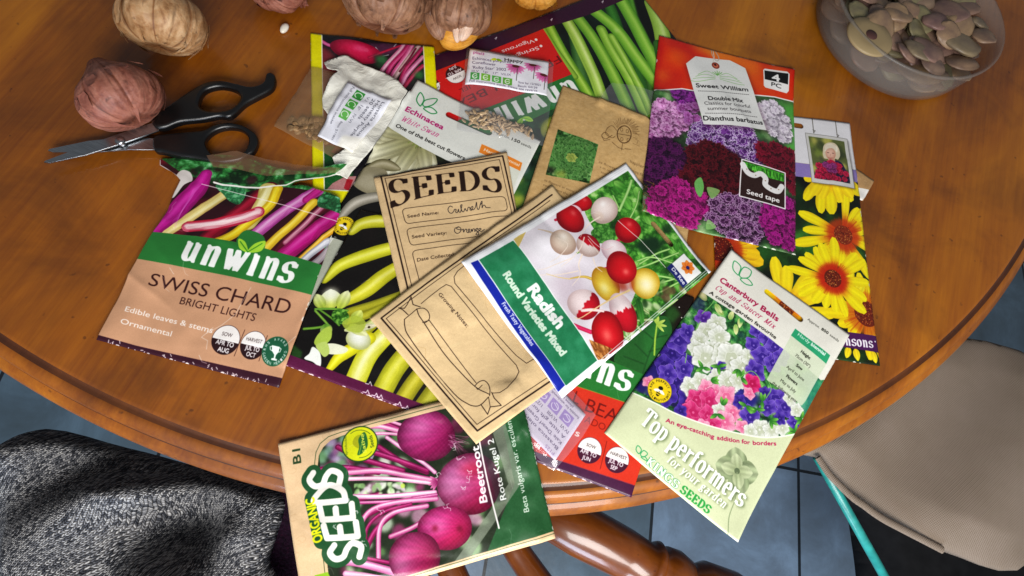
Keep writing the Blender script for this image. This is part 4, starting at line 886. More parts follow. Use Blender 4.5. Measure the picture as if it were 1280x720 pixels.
def art_canterbury():
    A = Art([(914.6,311.5),(1067,416.5),(925.2,678.4),(757.5,541)], z=.006, base='#dfdcd0', seed=31)
    pic = [(879,361.7),(978,433),(990,442),(1037,474),(1034,480),(1002,541.5),(975,545.5),(946.7,544.7),(894.6,532.5),(849.5,517),(820,503),(790.4,489),(780,484),(770,500),(750,520)]
    m = A.region([(870,355),(978,433),(995,445),(1031,474),(1060,470),(1002,541.5),(975,545.5),(946.7,544.7),(894.6,532.5),(849.5,517),(820,503),(790.4,489),(760,474),(790,440)])
    A.fill([(979,432.5),(1045,475),(1000,541)], '#2c6a48', a=0)
    A.leafy(m, ['#142c18','#20502a','#3c8440','#6cb058','#a8d890'], 11)
    A.blotch(m, ['#1c3c50','#2a2468','#1a5038','#7cc060','#e0eccc'], 60, 4, 12, 1.5, .55)
    A.blotch(A.region([(788,484),(800,460),(830,440),(850,470),(850,510)])*m, ['#261c6c','#32288c','#1e1650'], 40, 6, 14, 2, .8)
    A.blotch(A.region([(905,470),(950,470),(955,510),(920,505)])*m, ['#262078','#38309c','#1c1858'], 24, 5, 10, 2, .8)
    A.fill([(1025,470),(1040,478),(1010,520),(1000,505)], '#2c8c78', a=.7, bl=3, clip=m)
    A.ball((881,366), 9, 5, 30, '#c8c090', '#8c9860', clip=m)
    for c in [(905,392),(912,398),(896,378),(920,404),(926,396)]: A.petal(c, A.rs.uniform(0,360), 14, 7, '#8cb458', '#e8e8a8', clip=m)
    A.blotch(A.region([(925,390),(960,410),(945,430),(925,415)])*m, ['#3c8c50','#1c5034'], 14, 3, 7, 1, .8)
    PU = ('#2a1670','#5a3ab0','#a890e4'); PD = ('#20105c','#44289a','#7c64cc'); WT = ('#a8b090','#dfe2da','#fbfbf8'); PK = ('#a81450','#dc3c80','#f68cb4'); LP = ('#d0507c','#f09cba','#fcd0de'); MG = ('#98083c','#e02478','#f874a8')
    for c, r, k in [((812,476),8,LP),((842,440),14,PD),((832,456),14,PD),((858,452),13,PD),((846,474),15,PD),((834,492),15,PD),((862,496),14,PD),((836,466),12,PU),((850,424),16,PU),((840,414),12,PU),((862,414),12,PU),((881.7,396),11.5,('#38146c','#7040b0','#a888dc')),
        ((898,402),12,WT),((886,412),15,WT),((876,424),12,WT),((900,420),14,WT),((872,434),11,WT),((856,460),14,PU),((892,436),12,WT),((883,446),17,WT),((905,440),16,WT),((916,446),20,WT),((930,458),16,WT),((938,444),12,WT),((896,462),7,PD),((903,455),6,PD),
        ((948,412),12,PU),((960,420),13,PU),((970,432),14,PU),((943,430),12,PU),((955,444),15,PU),((968,452),12,PU),((946,462),14,PU),((978,445),12,PU),
        ((864,482),12,WT),((876,474),11,WT),((898,472),13,WT),((912,476),14,WT),((924,474),12,WT),((884,484),11,LP),((896,488),10,LP),
        ((872,498),13,PK),((888,500),15,PK),((909,494),14,LP),((868,514),15,PK),((886,518),13,PK),((852,512),8,PD),((902,512),10,WT),((918,514),12,LP),((908,526),13,LP),((892,530),11,PK),((880,532),9,LP),
        ((942,478),12,MG),((938,490),8,LP),((926,500),9,PD),((940,520),14,PU),((930,532),9,LP),((972,498),15,PU),((984,508),13,PU),((962,508),12,PU),((958,490),8,PD),((990,498),9,WT),((952,536),13,WT),((968,536),12,WT),((982,534),10,WT),((940,538),9,WT),((998,528),10,PU),((1000,512),9,WT),((978,522),8,PD)]:
        bell(A, c, r*.98, *k, clip=m)
    for c in [(905,505),(890,474),(925,460),(880,458),(900,456),(928,470),(898,516),(955,500),(948,510),(935,506),(966,524),(1000,540),(1008,524)]:
        for j in range(3): A.petal(c, A.rs.uniform(0,360), 11, 5, '#2c7428', '#7cc050', '#1c4c1c', clip=m)
    for p in [[(926,470),(940,462),(950,470),(954,482)],[(960,470),(966,484),(960,496)],[(880,390),(892,378),(898,366)],[(872,410),(878,400)],[(858,452),(860,440)]]: A.line(p, 1, '#7cb860', smooth=True, clip=m)
    # panel and notes
    A.fill([(990,417),(1037,453),(1011.7,500),(1006.7,506),(960,473)], '#c8d2b6', a=.9)
    A.fill([(995,409),(1041,443),(1036.5,453.5),(989.5,417.5)], '#2c9a6c'); A.text('Hardy', (998,417.4), (1013,428.4), 4.8, '#eef6ee'); A.text('biennial', (1015,430), (1033,443.4), 4.8, '#f4faf4', bold=.025)
    d = (40,31); K = '#26261f'
    for t, c, b in [('Height',(1008.3,443.5),.025),('75cm (30")',(1005,451),0),('Sow',(1000.6,459),.025),('April to June',(996,466.6),0),('Flowers',(991.5,475),.025),('May to July',(987,482.6),0),('the following year',(983,490.4),0)]: A.ctext(t, c, d, 4.4, K, bold=b, wr=.58)
    A.text('Approx.', (1010.4,398), (1026,409), 4.0, '#3a3a34'); A.text('850', (1028.4,410.6), (1037,416.4), 4.2, K, bold=.025); A.text('seeds', (1039.4,418), (1051,426.4), 4.0, '#3a3a34')
    leaf = '#2c9a5c'
    for pts in ([(923,342.5),(916.8,335),(918.5,325.5),(926.6,332),(924.6,340)], [(925,341.5),(931,332.6),(940,337),(936.5,345),(928,346)], [(926,347.5),(935,347),(941,354.5),(933,354)]): A.line(pts, 1.4, leaf, smooth=True, closed=True)
    A.text('Canterbury', (901,350), (946,382), 8, '#a5114a', bold=.028); A.text('Bells', (950,385.4), (971.5,400.4), 8, '#a5114a', bold=.028)
    A.serif('Cup', (895.4,359), (907.6,367.6), 7.4, '#a8184c', stem=.13, hair=.05, italic=.3); A.serif('and', (911,370), (923,378.5), 7.4, '#a8184c', stem=.13, hair=.05, italic=.3); A.serif('Saucer', (926,380.6), (950,397.6), 7.4, '#a8184c', stem=.13, hair=.05, italic=.3); A.serif('Mix', (954,400.4), (967.5,410), 7.4, '#a8184c', stem=.13, hair=.05, italic=.3)
    A.text('A cottage garden favourite', (888.7,364.6), (969.4,422.4), 5.0, '#26241f', bold=.022)
    A.slot((959.5,363),(1001.5,397), 8.4)
    # footer
    ft = [(740,470),(760,474),(790.4,489),(820,503),(849.5,517),(894.6,532.5),(946.7,544.7),(975,545.5),(1002,541.5),(1012,538),(990,700),(730,600)]
    A.fill(ft, '#c9d0a8'); A.line([(755,471)]+ft[2:9]+[(1012,538)], 1.6, '#eef0e0', smooth=True)
    for an in (235,330,50,160):
        A.petal((924,588), an, 27, 27, '#7c8a68', '#a2ae88', '#75835f', tip=1.0, streak=.12)
    for an in (235,330,50,160): A.petal((924,588), an, 20, 15, '#98a47c', '#bac49c', tip=1.0)
    A.disc((924,588), 3.5, '#606e50'); A.line([(924,590),(923,620),(915,645),(913.5,668)], 1.1, '#8c9a74', smooth=True)
    A.text('An eye-catching', (832.8,526), (894,547), 5.0, '#b0164e', bold=.022); A.text('addition for', (898,548), (940,554.6), 5.0, '#b0164e', bold=.022); A.text('borders', (944,555), (974.6,556.2), 5.0, '#b0164e', bold=.022)
    for o, col, bl in ((1.6,'#5c6c48',1.4),(0,'#f6f8f0',0)):
        A.serif('Top', (800+o,526+o), (830+o,552.2+o), 21, col, stem=.2, hair=.08, gap=-.02, bl=bl); A.serif('performers', (835+o,556+o), (930+o,635+o), 21, col, stem=.2, hair=.08, gap=-.02, bl=bl)
        A.serif('for your garden', (835+o,575+o), (909+o,636+o), 9.5, col, stem=.15, hair=.07, italic=.15, bl=bl*.6)
    A.serif('KINGS', (809,577), (849,611), 8.6, '#3c8c50', stem=.34, hair=.22); A.serif('KINGS', (809,577), (849,611), 8.6, '#eef4e8', stem=.2, hair=.09)
    A.serif('SEEDS', (852.5,613.5), (889.5,643), 8.8, '#2c9a44', stem=.26, hair=.12)
    for pts in ([(800,566),(796.4,561),(798.6,556),(803,561)], [(802,567),(806,562),(811,566),(806,570)], [(803,570.5),(808,570),(811,575)]): A.line(pts, 1, leaf, smooth=True, closed=True)
    bee(A, (825.6,486.9), 15, (.9,.45))
    A.edgewear(16); A.grain(.01)
    return A
# ---- red bean packet below the others
def art_redbean():
    A = Art([(668,298),(868,372),(789,622),(584,545)], z=.001, base='#d0361f', seed=32)
    top = A.region([(640,280),(880,350),(840,492),(799,474),(756.7,456.7),(700,434),(600,396)])
    A.leafy(top, ['#0c140a','#16260f','#20401a','#2c5c24'], 20, ridge=False)
    A.fill([(772,440),(790,420),(815,402),(832,400),(838,420),(826,448),(806,476),(780,468),(764,458)], '#27602a', smooth=True, clip=top)
    A.fill([(800,426),(822,404),(832,408),(822,440),(806,470)], '#2f7434', a=.7, bl=3, clip=top)
    for p in [[(800,474),(812,440),(830,404)],[(806,452),(790,436)],[(808,446),(828,440)],[(802,462),(776,452)],[(814,430),(800,418)],[(815,428),(832,424)]]: A.line(p, 1.2, '#153c18', a=.8, bl=.6, smooth=True, clip=top)
    A.fill([(838,350),(880,360),(850,430),(838,404)], '#1c0f0a', bl=3, clip=top); A.fill([(832,390),(842,384),(850,396),(840,408),(830,402)], '#2c5c24', bl=2, a=.8, clip=top)
    A.tube([(819,408),(816,430),(815,450)], 2.6, '#5c8c24', '#a8cc50', clip=top); 
    for an in (-120,-70,-30,10,-150): A.petal((819,410), an+20, 13, 4, '#a0c048', '#c8e070', clip=top)
    for c in [(848,386),(851,400),(842,374)]: A.disc(c, .8, '#e8e4dc', clip=top)
    A.fill([(575,385),(640,410),(700,434),(756.7,456.7),(799,474),(840,490),(826,530),(776,508.5),(711.7,487.5),(640,460),(570,433)], '#2a7732')
    A.line([(640,460),(711.7,487.5),(776,508.5),(830,530)], .8, '#8c8c30')
    A.serif('unwins', (645,445), (784,498), 36, '#f0f2ee', stem=.22, hair=.07, gap=.03)
    A.text('BEAN', (727.5,519), (784,541), 16.5, '#76140f'); A.text('L', (712,509), (719.5,512), 16, '#76140f'); A.text('ADO', (727,532.5), (752.5,543.5), 8.5, '#8a1c12')
    A.text('s', (716,548), (721,550), 8, '#f4e6e0', bold=.02)
    mcircle(A, (735,566), 15, ['APR TO','JUN'], '#4a1030', (.93,.36)); mcircle(A, (769.5,578), 15, ['JUL TO','SEP'], '#4a1030', (.93,.36), 'HARVEST')
    A.line([(756,556),(748.7,588)], .8, '#7c1812')
    A.fill([(570,528),(700,577.5),(791,608),(796,608),(790,630),(570,550)], '#4a1840'); A.line([(700,577.2),(791,607.6)], .6, '#80304c')
    A.edgewear(34, side=[1,2,2]); A.creases(8, a=.35); A.grain(.012)
    return A
# ---- beetroot
def art_beetroot():
    A = Art([(347,554.5),(645,477),(694.7,673),(379,765)], z=.003, base='#dcba92', seed=33)
    for _ in range(90):
        p = A.rs.rand(2)*[A.nx,A.ny]; r = A.rs.uniform(3,6)*A.k; t0 = A.rs.rand()*6
        A.line(np.array(arc(p[0],p[1],r,r*.7,math.degrees(t0),math.degrees(t0)+250,12)), .5, '#b8946c', a=.45, tex=True)
    # margin border lines
    brd = [(409,745),(394.6,600),(393.6,582),(395,568),(400,557),(410,548.5),(425,543),(480,528),(543,511.6),(600,497),(655,483)]
    A.line([(x-1.8,y-2) for x,y in brd], .8, '#2c4a2a', smooth=False)
    pp = [(412,760),(411,738),(396.5,600),(395.8,582),(397,570),(402,560),(411,551.5),(425,545.5),(480,530.5),(543,514.5),(600,500),(660,484),(700,661),(690,664.5),(560,704),(470,731),(440,740)]
    m = A.region(pp)
    A.fill(pp, '#26301f')
    A.blotch(m, ['#1c2a18','#3c5c34','#6c9a5c','#b0d0a0','#7c2450','#a83c78','#c890b0','#141c14','#d8e8d0'], 150, 4, 11, 1.6, .7)
    A.blotch(A.region([(396,548),(440,540),(470,560),(450,600),(400,600)])*m, ['#c0a0d0','#78a878','#a05c98','#50305c','#88b0a0'], 40, 4, 9, 2, .75)
    S = lambda p, w, e='#a03070', c='#e090b8', h='#f8dce8', **k: A.tube(p, w, e, c, h, clip=m, streak=.3, **k)
    DK = dict(e='#5c0838', c='#a01c60', h='#d05c98')
    for p in [[(398,588),(430,586),(470,592)],[(430,520),(470,528),(500,540)],[(420,560),(450,575),(500,590)],[(396,650),(430,630),(470,620)],[(450,700),(470,660),(520,620)],[(430,690),(450,650),(490,630)],[(470,560),(500,580),(530,592)],[(440,560),(480,572),(530,590)]]: S(p, 7, **DK)
    for p, w in [([(445,535),(470,534),(495,540)],6),([(455,526),(480,527),(497,532)],4),([(440,545),(475,543),(500,545)],4)]: S(p, w, '#c0488c', '#f0a8cc', '#fff0f6')
    A.blotch(A.region([(440,606),(500,604),(505,620),(440,622)])*m, ['#e8f0dc','#c8e0b0','#90b878','#d8c8d0'], 40, 2, 5, .8, .85)
    A.disc((500,609), 3, '#b8d84c', a=.8, clip=m)
    S([(434,592),(470,590),(505,596),(542,603)], 7); S([(434,600),(480,600),(540,606)], 5, '#c878a0', '#f4c8dc', '#ffffff')
    S([(432,622),(480,622),(540,617)], 6, '#b85c90', '#f0c0d8', '#ffffff'); S([(438,630),(490,628),(542,620)], 4, '#8c1c5c', '#d060a0')
    S([(445,662),(460,640),(490,630),(542,625)], 6); S([(470,700),(472,660),(490,642),(530,634)], 6); S([(455,690),(456,662),(476,642),(510,632)], 4.5, **DK)
    S([(480,548),(505,566),(528,582),(540,592)], 5, '#b04888', '#f0c0dc'); S([(485,672),(510,662),(530,650)], 6, '#902060', '#d878a8')
    S([(424,702),(450,706),(490,716)], 9, '#b05088', '#e8a0c8'); S([(440,695),(460,700),(490,706)], 5, **DK); S([(430,718),(460,722),(500,730)], 7, '#c070a0','#f0c8dc')
    def beet(c, rx, ry, an, top='#c04a90', mid='#98185c', low='#4c062c', tp=0, hx=-.2, hy=-.35):
        def f(u, v, cc):
            q = np.clip((v*.5+u*.55)+.5+tp, 0, 1)[...,None]; n = (np.sin(u*40+v*9)*np.sin(v*33))[...,None]*.02
            c1 = C(top)*(1-q)+C(mid)*q; r = np.clip(np.hypot(u,v),0,1)[...,None]**3; c1 = c1*(1-r*.8)+C(low)*r*.8; c1 = c1*(1+.16*(np.sin(np.arctan2(v,u-.9)*26)*np.clip(.8-u*.6,0,1))[...,None]*.35)
            g = np.exp(-((u-hx)**2+(v-hy)**2)/.16)[...,None]; return np.clip(c1*(1-g*.35)+C('#e8a8d0')*g*.35+n, 0, 1)
        A.ball(c, rx, ry, an, mid, low, None, clip=m, part=f)
    beet((530,546), 38, 33, 10, tp=.1)
    for t in range(40):
        a = A.rs.rand()*1.2-.2; A.line([(560+A.rs.uniform(-4,4),548+A.rs.uniform(-6,10)),(576+A.rs.uniform(-6,10),560+A.rs.uniform(-14,16))], .6, ['#7c2c58','#c888a8','#3c1024'][A.rs.randint(3)], a=.6, clip=m)
    A.fill([(560,566),(590,560),(600,572),(570,590)], '#1c0a10', a=.8, bl=4, clip=m)
    beet((584,606), 43, 37, 15, '#cc78b0', '#a01448', '#4c0624', hx=-.55, hy=.15); A.fill([(566,588),(590,576),(606,586),(590,600)], '#b0102c', a=.6, bl=6, clip=m)
    beet((553,661), 34, 27, 10, '#c83c88', '#b41450', '#5c0630', hx=-.3, hy=-.1)
    A.disc((540,662), 4, '#7c1030', a=.8, bl=2, clip=m); A.disc((571,662), 4, '#6c0c2c', a=.8, bl=2, clip=m)
    beet((515,699), 31, 32, 0, '#c04c88', '#98184c', '#4c0828', hx=-.6, hy=.1)
    for an in (150,175,200,230,130): A.petal((543,604), an, 12, 4, '#8c1c5c', '#e080b0', clip=m)
    # title panels on the right
    A.fill([(600,500),(612,494),(628,560),(660,604),(632,650),(604,694),(560,706),(620,655),(632,640)], '#58605a', a=.0)
    A.fill([(585,504),(632,490),(672,600),(560,712),(550,706),(622,640)], '#50564c', a=.35, bl=.5, clip=m)
    A.fill([(618,497),(700,470),(720,680),(560,712),(606,690),(642,606)], '#2a5a34', clip=m)
    A.fill([(600,500),(619,496),(651,604),(578,706),(558,712),(634,606)], '#7c8474', a=.75, clip=m)
    A.fill([(592,560),(606,556),(632,626),(606,632)], '#282a2c', a=.55, bl=1, clip=m)
    A.img += (fbm(A.ny,A.nx,40,A.rs,3)-.5)[...,None]*.06*A.region([(618,497),(700,470),(720,680),(560,712)])[...,None]
    A.text('Beetroot', (606.5,628.5), (595.5,558.5), 10.5, '#f2ecee', bold=.024); A.text('Rote Kugel 2', (631,625), (614,549.5), 8.4, '#eceeea', bold=.008)
    A.text('Beta vulgaris var. esculenta', (660.3,640), (635,519), 7.6, '#dfe6dc')
    A.line([(595,545),(603,585),(612,625),(621,661)], 2.0, '#e8e2e0', smooth=True)
    A.line([(700,664.5),(691,667.5),(560,706.5),(470,733.5),(430,746)], .8, '#2c4a2a')
    A.text('B1', (375,579), (373.4,561), 10, '#2c4628', bold=.02)
    # lettering
    GR, WHT = '#235430', '#e9e3dc'
    LT = {'S': [[(.85,.85),(.5,1.0),(.15,.85),(.2,.6),(.6,.45),(.85,.25),(.6,.0),(.1,.08)]], 'E': [[(.9,1),(.15,.95),(.12,.5),(.12,.02),(.95,.02)],[(.12,.52),(.75,.52)]], 'D': [[(.12,.02),(.15,1),(.6,.85),(.92,.5),(.6,.1),(.12,.02)]]}
    lets = [('S',(450,699),(-38,5),(-2,-24)),('E',(446,674),(-40,3),(-3,-21)),('E',(440,651),(-40,3),(-2,-21)),('D',(431,630),(-38,3),(-2,-26)),('S',(425,609),(-38,4),(-3,-24))]
    def lp(L):
        ch, O, U, R = L; O, U, R = map(lambda q: np.array(q, float), (O,U,R)); return [[O+R*x+U*y for x,y in s] for s in LT[ch]]
    for w, col in ((20,GR),(7.4,WHT)):
        if col == GR: A.line([(402,676),(390,624)], 21, GR)
        for L in lets:
            for s in lp(L):
                if L[0]=='E': A.line(s, w, col)
                else: A.line(s, w, col, smooth=True)
    A.text('ORGANIC', (402.2,677), (391,622.5), 11.5, '#dfe018', bold=.03)
    A.disc((446.9,556), 23.2, '#2c4c28'); A.disc((446.9,556), 21.6, '#d4da1c'); 
    th = np.linspace(-2.3,-.8,16); 
    A.line([(446.9+17.5*math.cos(t),556+17.5*math.sin(t)) for t in th], .8, '#4c6420'); A.line([(446.9+17.5*math.cos(t),556+17.5*math.sin(t)) for t in np.linspace(.6,1.6,14)], .8, '#4c6420')
    A.fill([(438,556),(441,547),(449,545),(452,556),(446,562)], '#a8ac1c', smooth=True)
    A.fill([(452,541),(456,550),(456,560),(450,568),(444,570),(446,560),(445,550)], '#2c6a34', smooth=True); A.line([(446,569),(449,556),(452,544)], .8, '#88b050')
    A.text('Seeds', (464.5,560), (461.5,545), 5, '#3c5420', bold=.01); A.text('reproducible', (432,572), (430,546), 3.4, '#4c6420')
    A.text('Sativa', (455,567), (450.5,543), 4.5, '#e8e850', bold=.02)
    A.fill([(392,720),(408,716),(411,722),(396,726)], '#8cb828')
    for c in [(587,590),(584,601),(573,575),(579,610),(472,640),(430,625),(566,560),(440,640),(418,662),(450,682),(542,594),(556,636)]:
        for j in range(3):
            a = A.rs.rand()*6.28; A.line([c,(c[0]+4*math.cos(a),c[1]+4*math.sin(a)),(c[0]+6*math.cos(a+.6),c[1]+5*math.sin(a+.6))], .6, '#f4e8ee', a=.8)
    A.creases(30, '#f0e4ea', .4, .5, 20); A.edgewear(30, side=[0,1,1]); A.grain(.012)
    return A
# ---- swiss chard, torn open along the top
def art_chard():
    A = Art([(205,160),(460,168),(348.4,484.5),(118,424)], z=.003, base='#c39474', seed=34)
    band0 = [(150,292),(183.4,301),(230,306),(278.7,315),(316,324),(360,336),(399,347.8),(412,351)]
    m = A.region([(100,150),(480,150),(440,360)]+band0[::-1]+[(120,284)])
    A.fill([(100,150),(480,150),(440,360)]+band0[::-1]+[(120,284)], '#34101a')
    A.blotch(m, ['#1c0a0e','#5c0c20','#7c1428','#281014'], 50, 6, 16, 2, .7)
    gl = A.region([(190,196),(262,190),(440,212),(436,300),(424,300),(404,262),(380,250),(340,243),(300,248),(270,256),(248,238),(216,222)])
    G1 = ['#0e2410','#1c4420','#2c7434','#54a060','#98d0a0']
    A.leafy(gl, G1, 12)
    A.blotch(gl, ['#3a1420','#241010','#0f2412'], 26, 3, 8, 1, .8)
    T = lambda p, w, e, c, h, **k: A.tube(p, w, e, c, h, streak=.55, clip=m, **k)
    T([(240,312),(262,292),(300,262),(320,246)], 20, '#50061a', '#8c0c28', '#b02040'); T([(330,330),(360,300),(400,270)], 18, '#300814', '#5c1426', None)
    T([(294,292),(310,270),(316,246)], 17, '#a89850', '#dcd086', '#efe8b8'); T([(302,280),(312,262),(320,246)], 16, '#b4a45c', '#e0d690', '#f0eac0')
    T([(246,318),(272,306),(296,288),(320,268),(330,246)], 12, '#b08c10', '#e6c81c', '#f4e858')
    T([(272,246),(256,258),(234,274),(212,290),(196,302)], 13.5, '#b89c58', '#e2d084', '#f0e6b0')
    A.fill([(214,222),(226,222),(228,234),(218,240),(206,256),(202,250)], '#d0c8c4', smooth=True)
    A.tube([(244,226),(232,246),(218,262),(200,284),(184,302)], 26, '#80085c', '#b4148a', '#d03ca8', streak=.5, clip=m, prof=lambda u: .55+.45*np.sin(np.pi*np.clip(u*1.1,0,1)), off=.2)
    for o in range(9): A.line([(238-o*1.2,238+o),(222-o,262+o*1.5),(204+o*.4,288+o)], .45, '#e080d0', a=.35, smooth=True, clip=m)
    T([(221,294),(250,292),(285,285),(305,277)], 15, '#a81c3c', '#ecc0c4', '#fbecec'); A.line([(222,300),(250,298),(290,289)], 1.6, '#b01c3c', clip=m); A.line([(220,288),(250,286),(300,274)], 2, '#b41c38', clip=m)
    T([(284,322),(306,302),(336,278),(362,262),(386,250)], 15, '#90307c', '#cc70b4', '#e8b8dc'); T([(370,262),(386,250),(394,244)], 10, '#901060', '#c02888', None)
    T([(310,330),(332,308),(352,292),(380,266)], 11, '#b08c18', '#e8c434', '#f4e070'); T([(342,316),(366,296),(400,266)], 7, '#803050', '#c07890', '#e0b0b8')
    T([(330,336),(350,320),(372,304),(396,286)], 9, '#140608', '#1c0a0c', None)
    T([(342,332),(370,312),(398,294),(424,278)], 21, '#80084c', '#bc1480', '#dc58ac'); T([(364,338),(384,322),(402,310),(424,296)], 7, '#b07818', '#e8b030', '#f4d878')
    g2 = A.region([(398,322),(424,296),(430,300),(420,330),(402,340)]); A.leafy(g2, G1, 6)
    T([(366,342),(382,330),(404,318)], 9, '#8c8c98', '#c8c8d0', '#f0f0f4'); T([(380,348),(392,340),(408,326)], 9, '#787078', '#a89ca0', None)
    g3 = A.region([(254,240),(276,238),(290,250),(282,266),(270,262),(262,252)], True); A.leafy(g3, ['#1c5030','#3c8c58','#80c090'], 5)
    g4 = A.region([(392,256),(420,262),(424,282),(404,276),(386,270)], True); A.leafy(g4, ['#1c3c24','#2c7444','#88c8a0'], 6)
    A.line([(238,238),(256,244),(300,258),(340,268),(380,281),(424,295)], .9, '#f0e4e4', a=.85, clip=m)
    # band and tan half
    A.fill(band0+[(410,390),(388,383.7),(330,370),(260,354),(200,341),(166,333.7),(120,324),(120,285)], '#2c7636')
    A.serif('unwins', (210,334), (355,368.5), 36, '#f2f3f0', stem=.22, hair=.07, gap=.03)
    A.fill([(278,312),(290,300),(312,308),(314,324),(300,328),(284,324)], '#2c7636', smooth=True); leaf_pair(A, (293,328), (.97,.22), 19, '#3c8c28', '#a4d83c')
    D = '#3c1a18'
    A.text('SWISS CHARD', (175.6,364.6), (351.5,404.2), 17.5, D, bold=.0); A.text('BRIGHT LIGHTS', (210,386), (305.5,409.8), 9.6, D)
    A.text('Edible leaves & stems', (150,393.5), (250.8,420), 6.8, '#f2e4da', bold=.006); A.text('Ornamental', (145,406.8), (200.8,421.6), 6.8, '#f2e4da', bold=.006)
    mcircle(A, (269,428), 17, ['APR TO','AUG'], '#2c1418', (.97,.24)); mcircle(A, (306,436), 15.6, ['JUL TO','OCT'], '#2c1418', (.97,.24), 'HARVEST')
    A.line([(293.5,418.5),(281,446)], .7, D); A.line([(325.5,427),(315.5,453.5)], .7, D)
    A.disc((338,444.8), 16.2, '#1e5c40'); A.circtext('RHS AWARD OF', (338,444.8), 11.6, -190, 20, 3.2, '#e8f0ea'); A.circtext('GARDEN MERIT', (338,444.8), 11.6, 165, 15, 3.2, '#e8f0ea', flip=True)
    A.fill([(333,438),(344,440.5),(343,446),(339.5,449),(338.6,452.5),(342,454),(341.5,455.5),(333,453.6),(333.6,452),(336.6,452),(337,448.4),(333.4,444)], '#f0f4f0'); A.line([(333,439),(330.5,439.5),(331,442.5),(333.6,444)], .8, '#f0f4f0'); A.line([(344,441.5),(346.4,443),(345,446),(343,446)], .8, '#f0f4f0')
    A.fill([(110,416),(160,430),(351,474.5),(365,478),(350,492),(100,430)], '#3a1626')
    for i in range(40):
        f = A.rs.rand(); c = (130+218*f, 429+56*f-A.rs.uniform(0,5)); A.line([c,(c[0]+A.rs.uniform(-3,3),c[1]+A.rs.uniform(-3,2))], .9, '#f0e8e4', a=.8)
    for p in [[(245,437),(246,428),(238,424),(252,414)],[(236,443),(240,450),(246,452)],[(298,370),(280,400),(262,412),(244,420)],[(200,345),(204,352)],[(352,440),(366,430)]]: A.line(p, .8, '#f0e2d8', a=.5)
    A.creases(14, '#f4e8e0', .45, .5, 20)
    outline = [(118,426),(130,427),(160,438.2),(240,456.5),(348.4,484.6),(353,470),(366,436),(388,383),(400,347),(418,302),(423.5,288),(421,276),(419,261),(405,254),(392,250.5),(383,247.5),(371,242),(361.7,240.5),(366,238),(380,232.8),(397,232.6),(412,232),(424,225),(431.5,219.6),(420,218.6),(398,219),(370,221),(350,221.5),(330,217),(312,211),(298,206),(286,203.5),(262,200.5),(240,200),(222,201),(208,203.5),(200,203),(196,204.5),(195.3,212),(201,217),(207,221),(212,227),(215.6,233),(208,248),(203,261),(199,273),(192,287),(186,296),(183,301),(172,320),(160,343),(140,385)]
    A.keep(outline)
    A.edgewear(20, side=[1,2])
    # torn gap: pale paper rim of the tear, and the gap itself
    tear = [(252,236),(262,239.5),(276,241),(290,243.5),(306,244.5),(322,242),(341,240.5),(352,236),(360,233.6),(380,232.6),(397,232.6),(412,232),(424,225),(431,220)]
    A.line(tear, 1.6, '#f4efe8'); A.line([(x,y+1) for x,y in tear[:6]], 1, '#f8f4f0')
    A.cut([(346,240.6),(354,237),(362,234.6),(380,234),(397,234),(412,233.4),(425,226),(440,216),(440,262),(421,262),(419,261),(405,254),(392,250.5),(383,247.5),(371,242.5),(361,240.8),(352,242)])
    A.line([(196,205),(195.5,212),(202,217.5),(213,228)], 1.2, '#d8cfc8')
    return A
# ================================================================== materials
def mat(name, rough=.5, spec=.5, coat=0.0, coatr=.1, metal=0.0, col=None):
    m = bpy.data.materials.new(name); m.use_nodes = True; nt = m.node_tree; b = nt.nodes['Principled BSDF']
    b.inputs['Roughness'].default_value = rough; b.inputs['Specular IOR Level'].default_value = spec
    b.inputs['Coat Weight'].default_value = coat; b.inputs['Coat Roughness'].default_value = coatr; b.inputs['Metallic'].default_value = metal
    if col is not None: b.inputs['Base Color'].default_value = lin(col)
    return m, nt, b
def N(nt, t, **kw):
    n = nt.nodes.new(t)
    for k, v in kw.items():
        if k in n.inputs: n.inputs[k].default_value = v
        else: setattr(n, k, v)
    return n
def ramp(nt, stops, fac):
    r = nt.nodes.new('ShaderNodeValToRGB'); e = r.color_ramp.elements
    while len(e) < len(stops): e.new(.5)
    for q, (p, c) in zip(e, stops): q.position = p; q.color = lin(c)
    nt.links.new(fac, r.inputs['Fac']); return r.outputs['Color']
def coords(nt, kind='Object', scale=(1,1,1), rot=(0,0,0)):
    tc = nt.nodes.new('ShaderNodeTexCoord'); mp = nt.nodes.new('ShaderNodeMapping'); mp.inputs['Scale'].default_value = scale; mp.inputs['Rotation'].default_value = rot
    nt.links.new(tc.outputs[kind], mp.inputs['Vector']); return mp.outputs['Vector']
def noise(nt, vec, scale, detail=4, rough=.55, dist=0):
    n = N(nt, 'ShaderNodeTexNoise', Scale=scale, Detail=detail, Roughness=rough, Distortion=dist); nt.links.new(vec, n.inputs['Vector']); return n.outputs['Fac']
def bump(nt, b, h, strength=.2, dist=.001, inp='Normal'):
    n = N(nt, 'ShaderNodeBump', Strength=strength, Distance=dist); nt.links.new(h, n.inputs['Height']); nt.links.new(n.outputs['Normal'], b.inputs[inp]); return n
def mixc(nt, f, a, b, mode='MIX'):
    m = nt.nodes.new('ShaderNodeMix'); m.data_type = 'RGBA'; m.blend_type = mode
    for s, v in ((m.inputs[0], f), (m.inputs[6], a), (m.inputs[7], b)):
        if hasattr(v, 'is_linked') or hasattr(v, 'links'): nt.links.new(v, s)
        else: s.default_value = v
    return m.outputs[2]
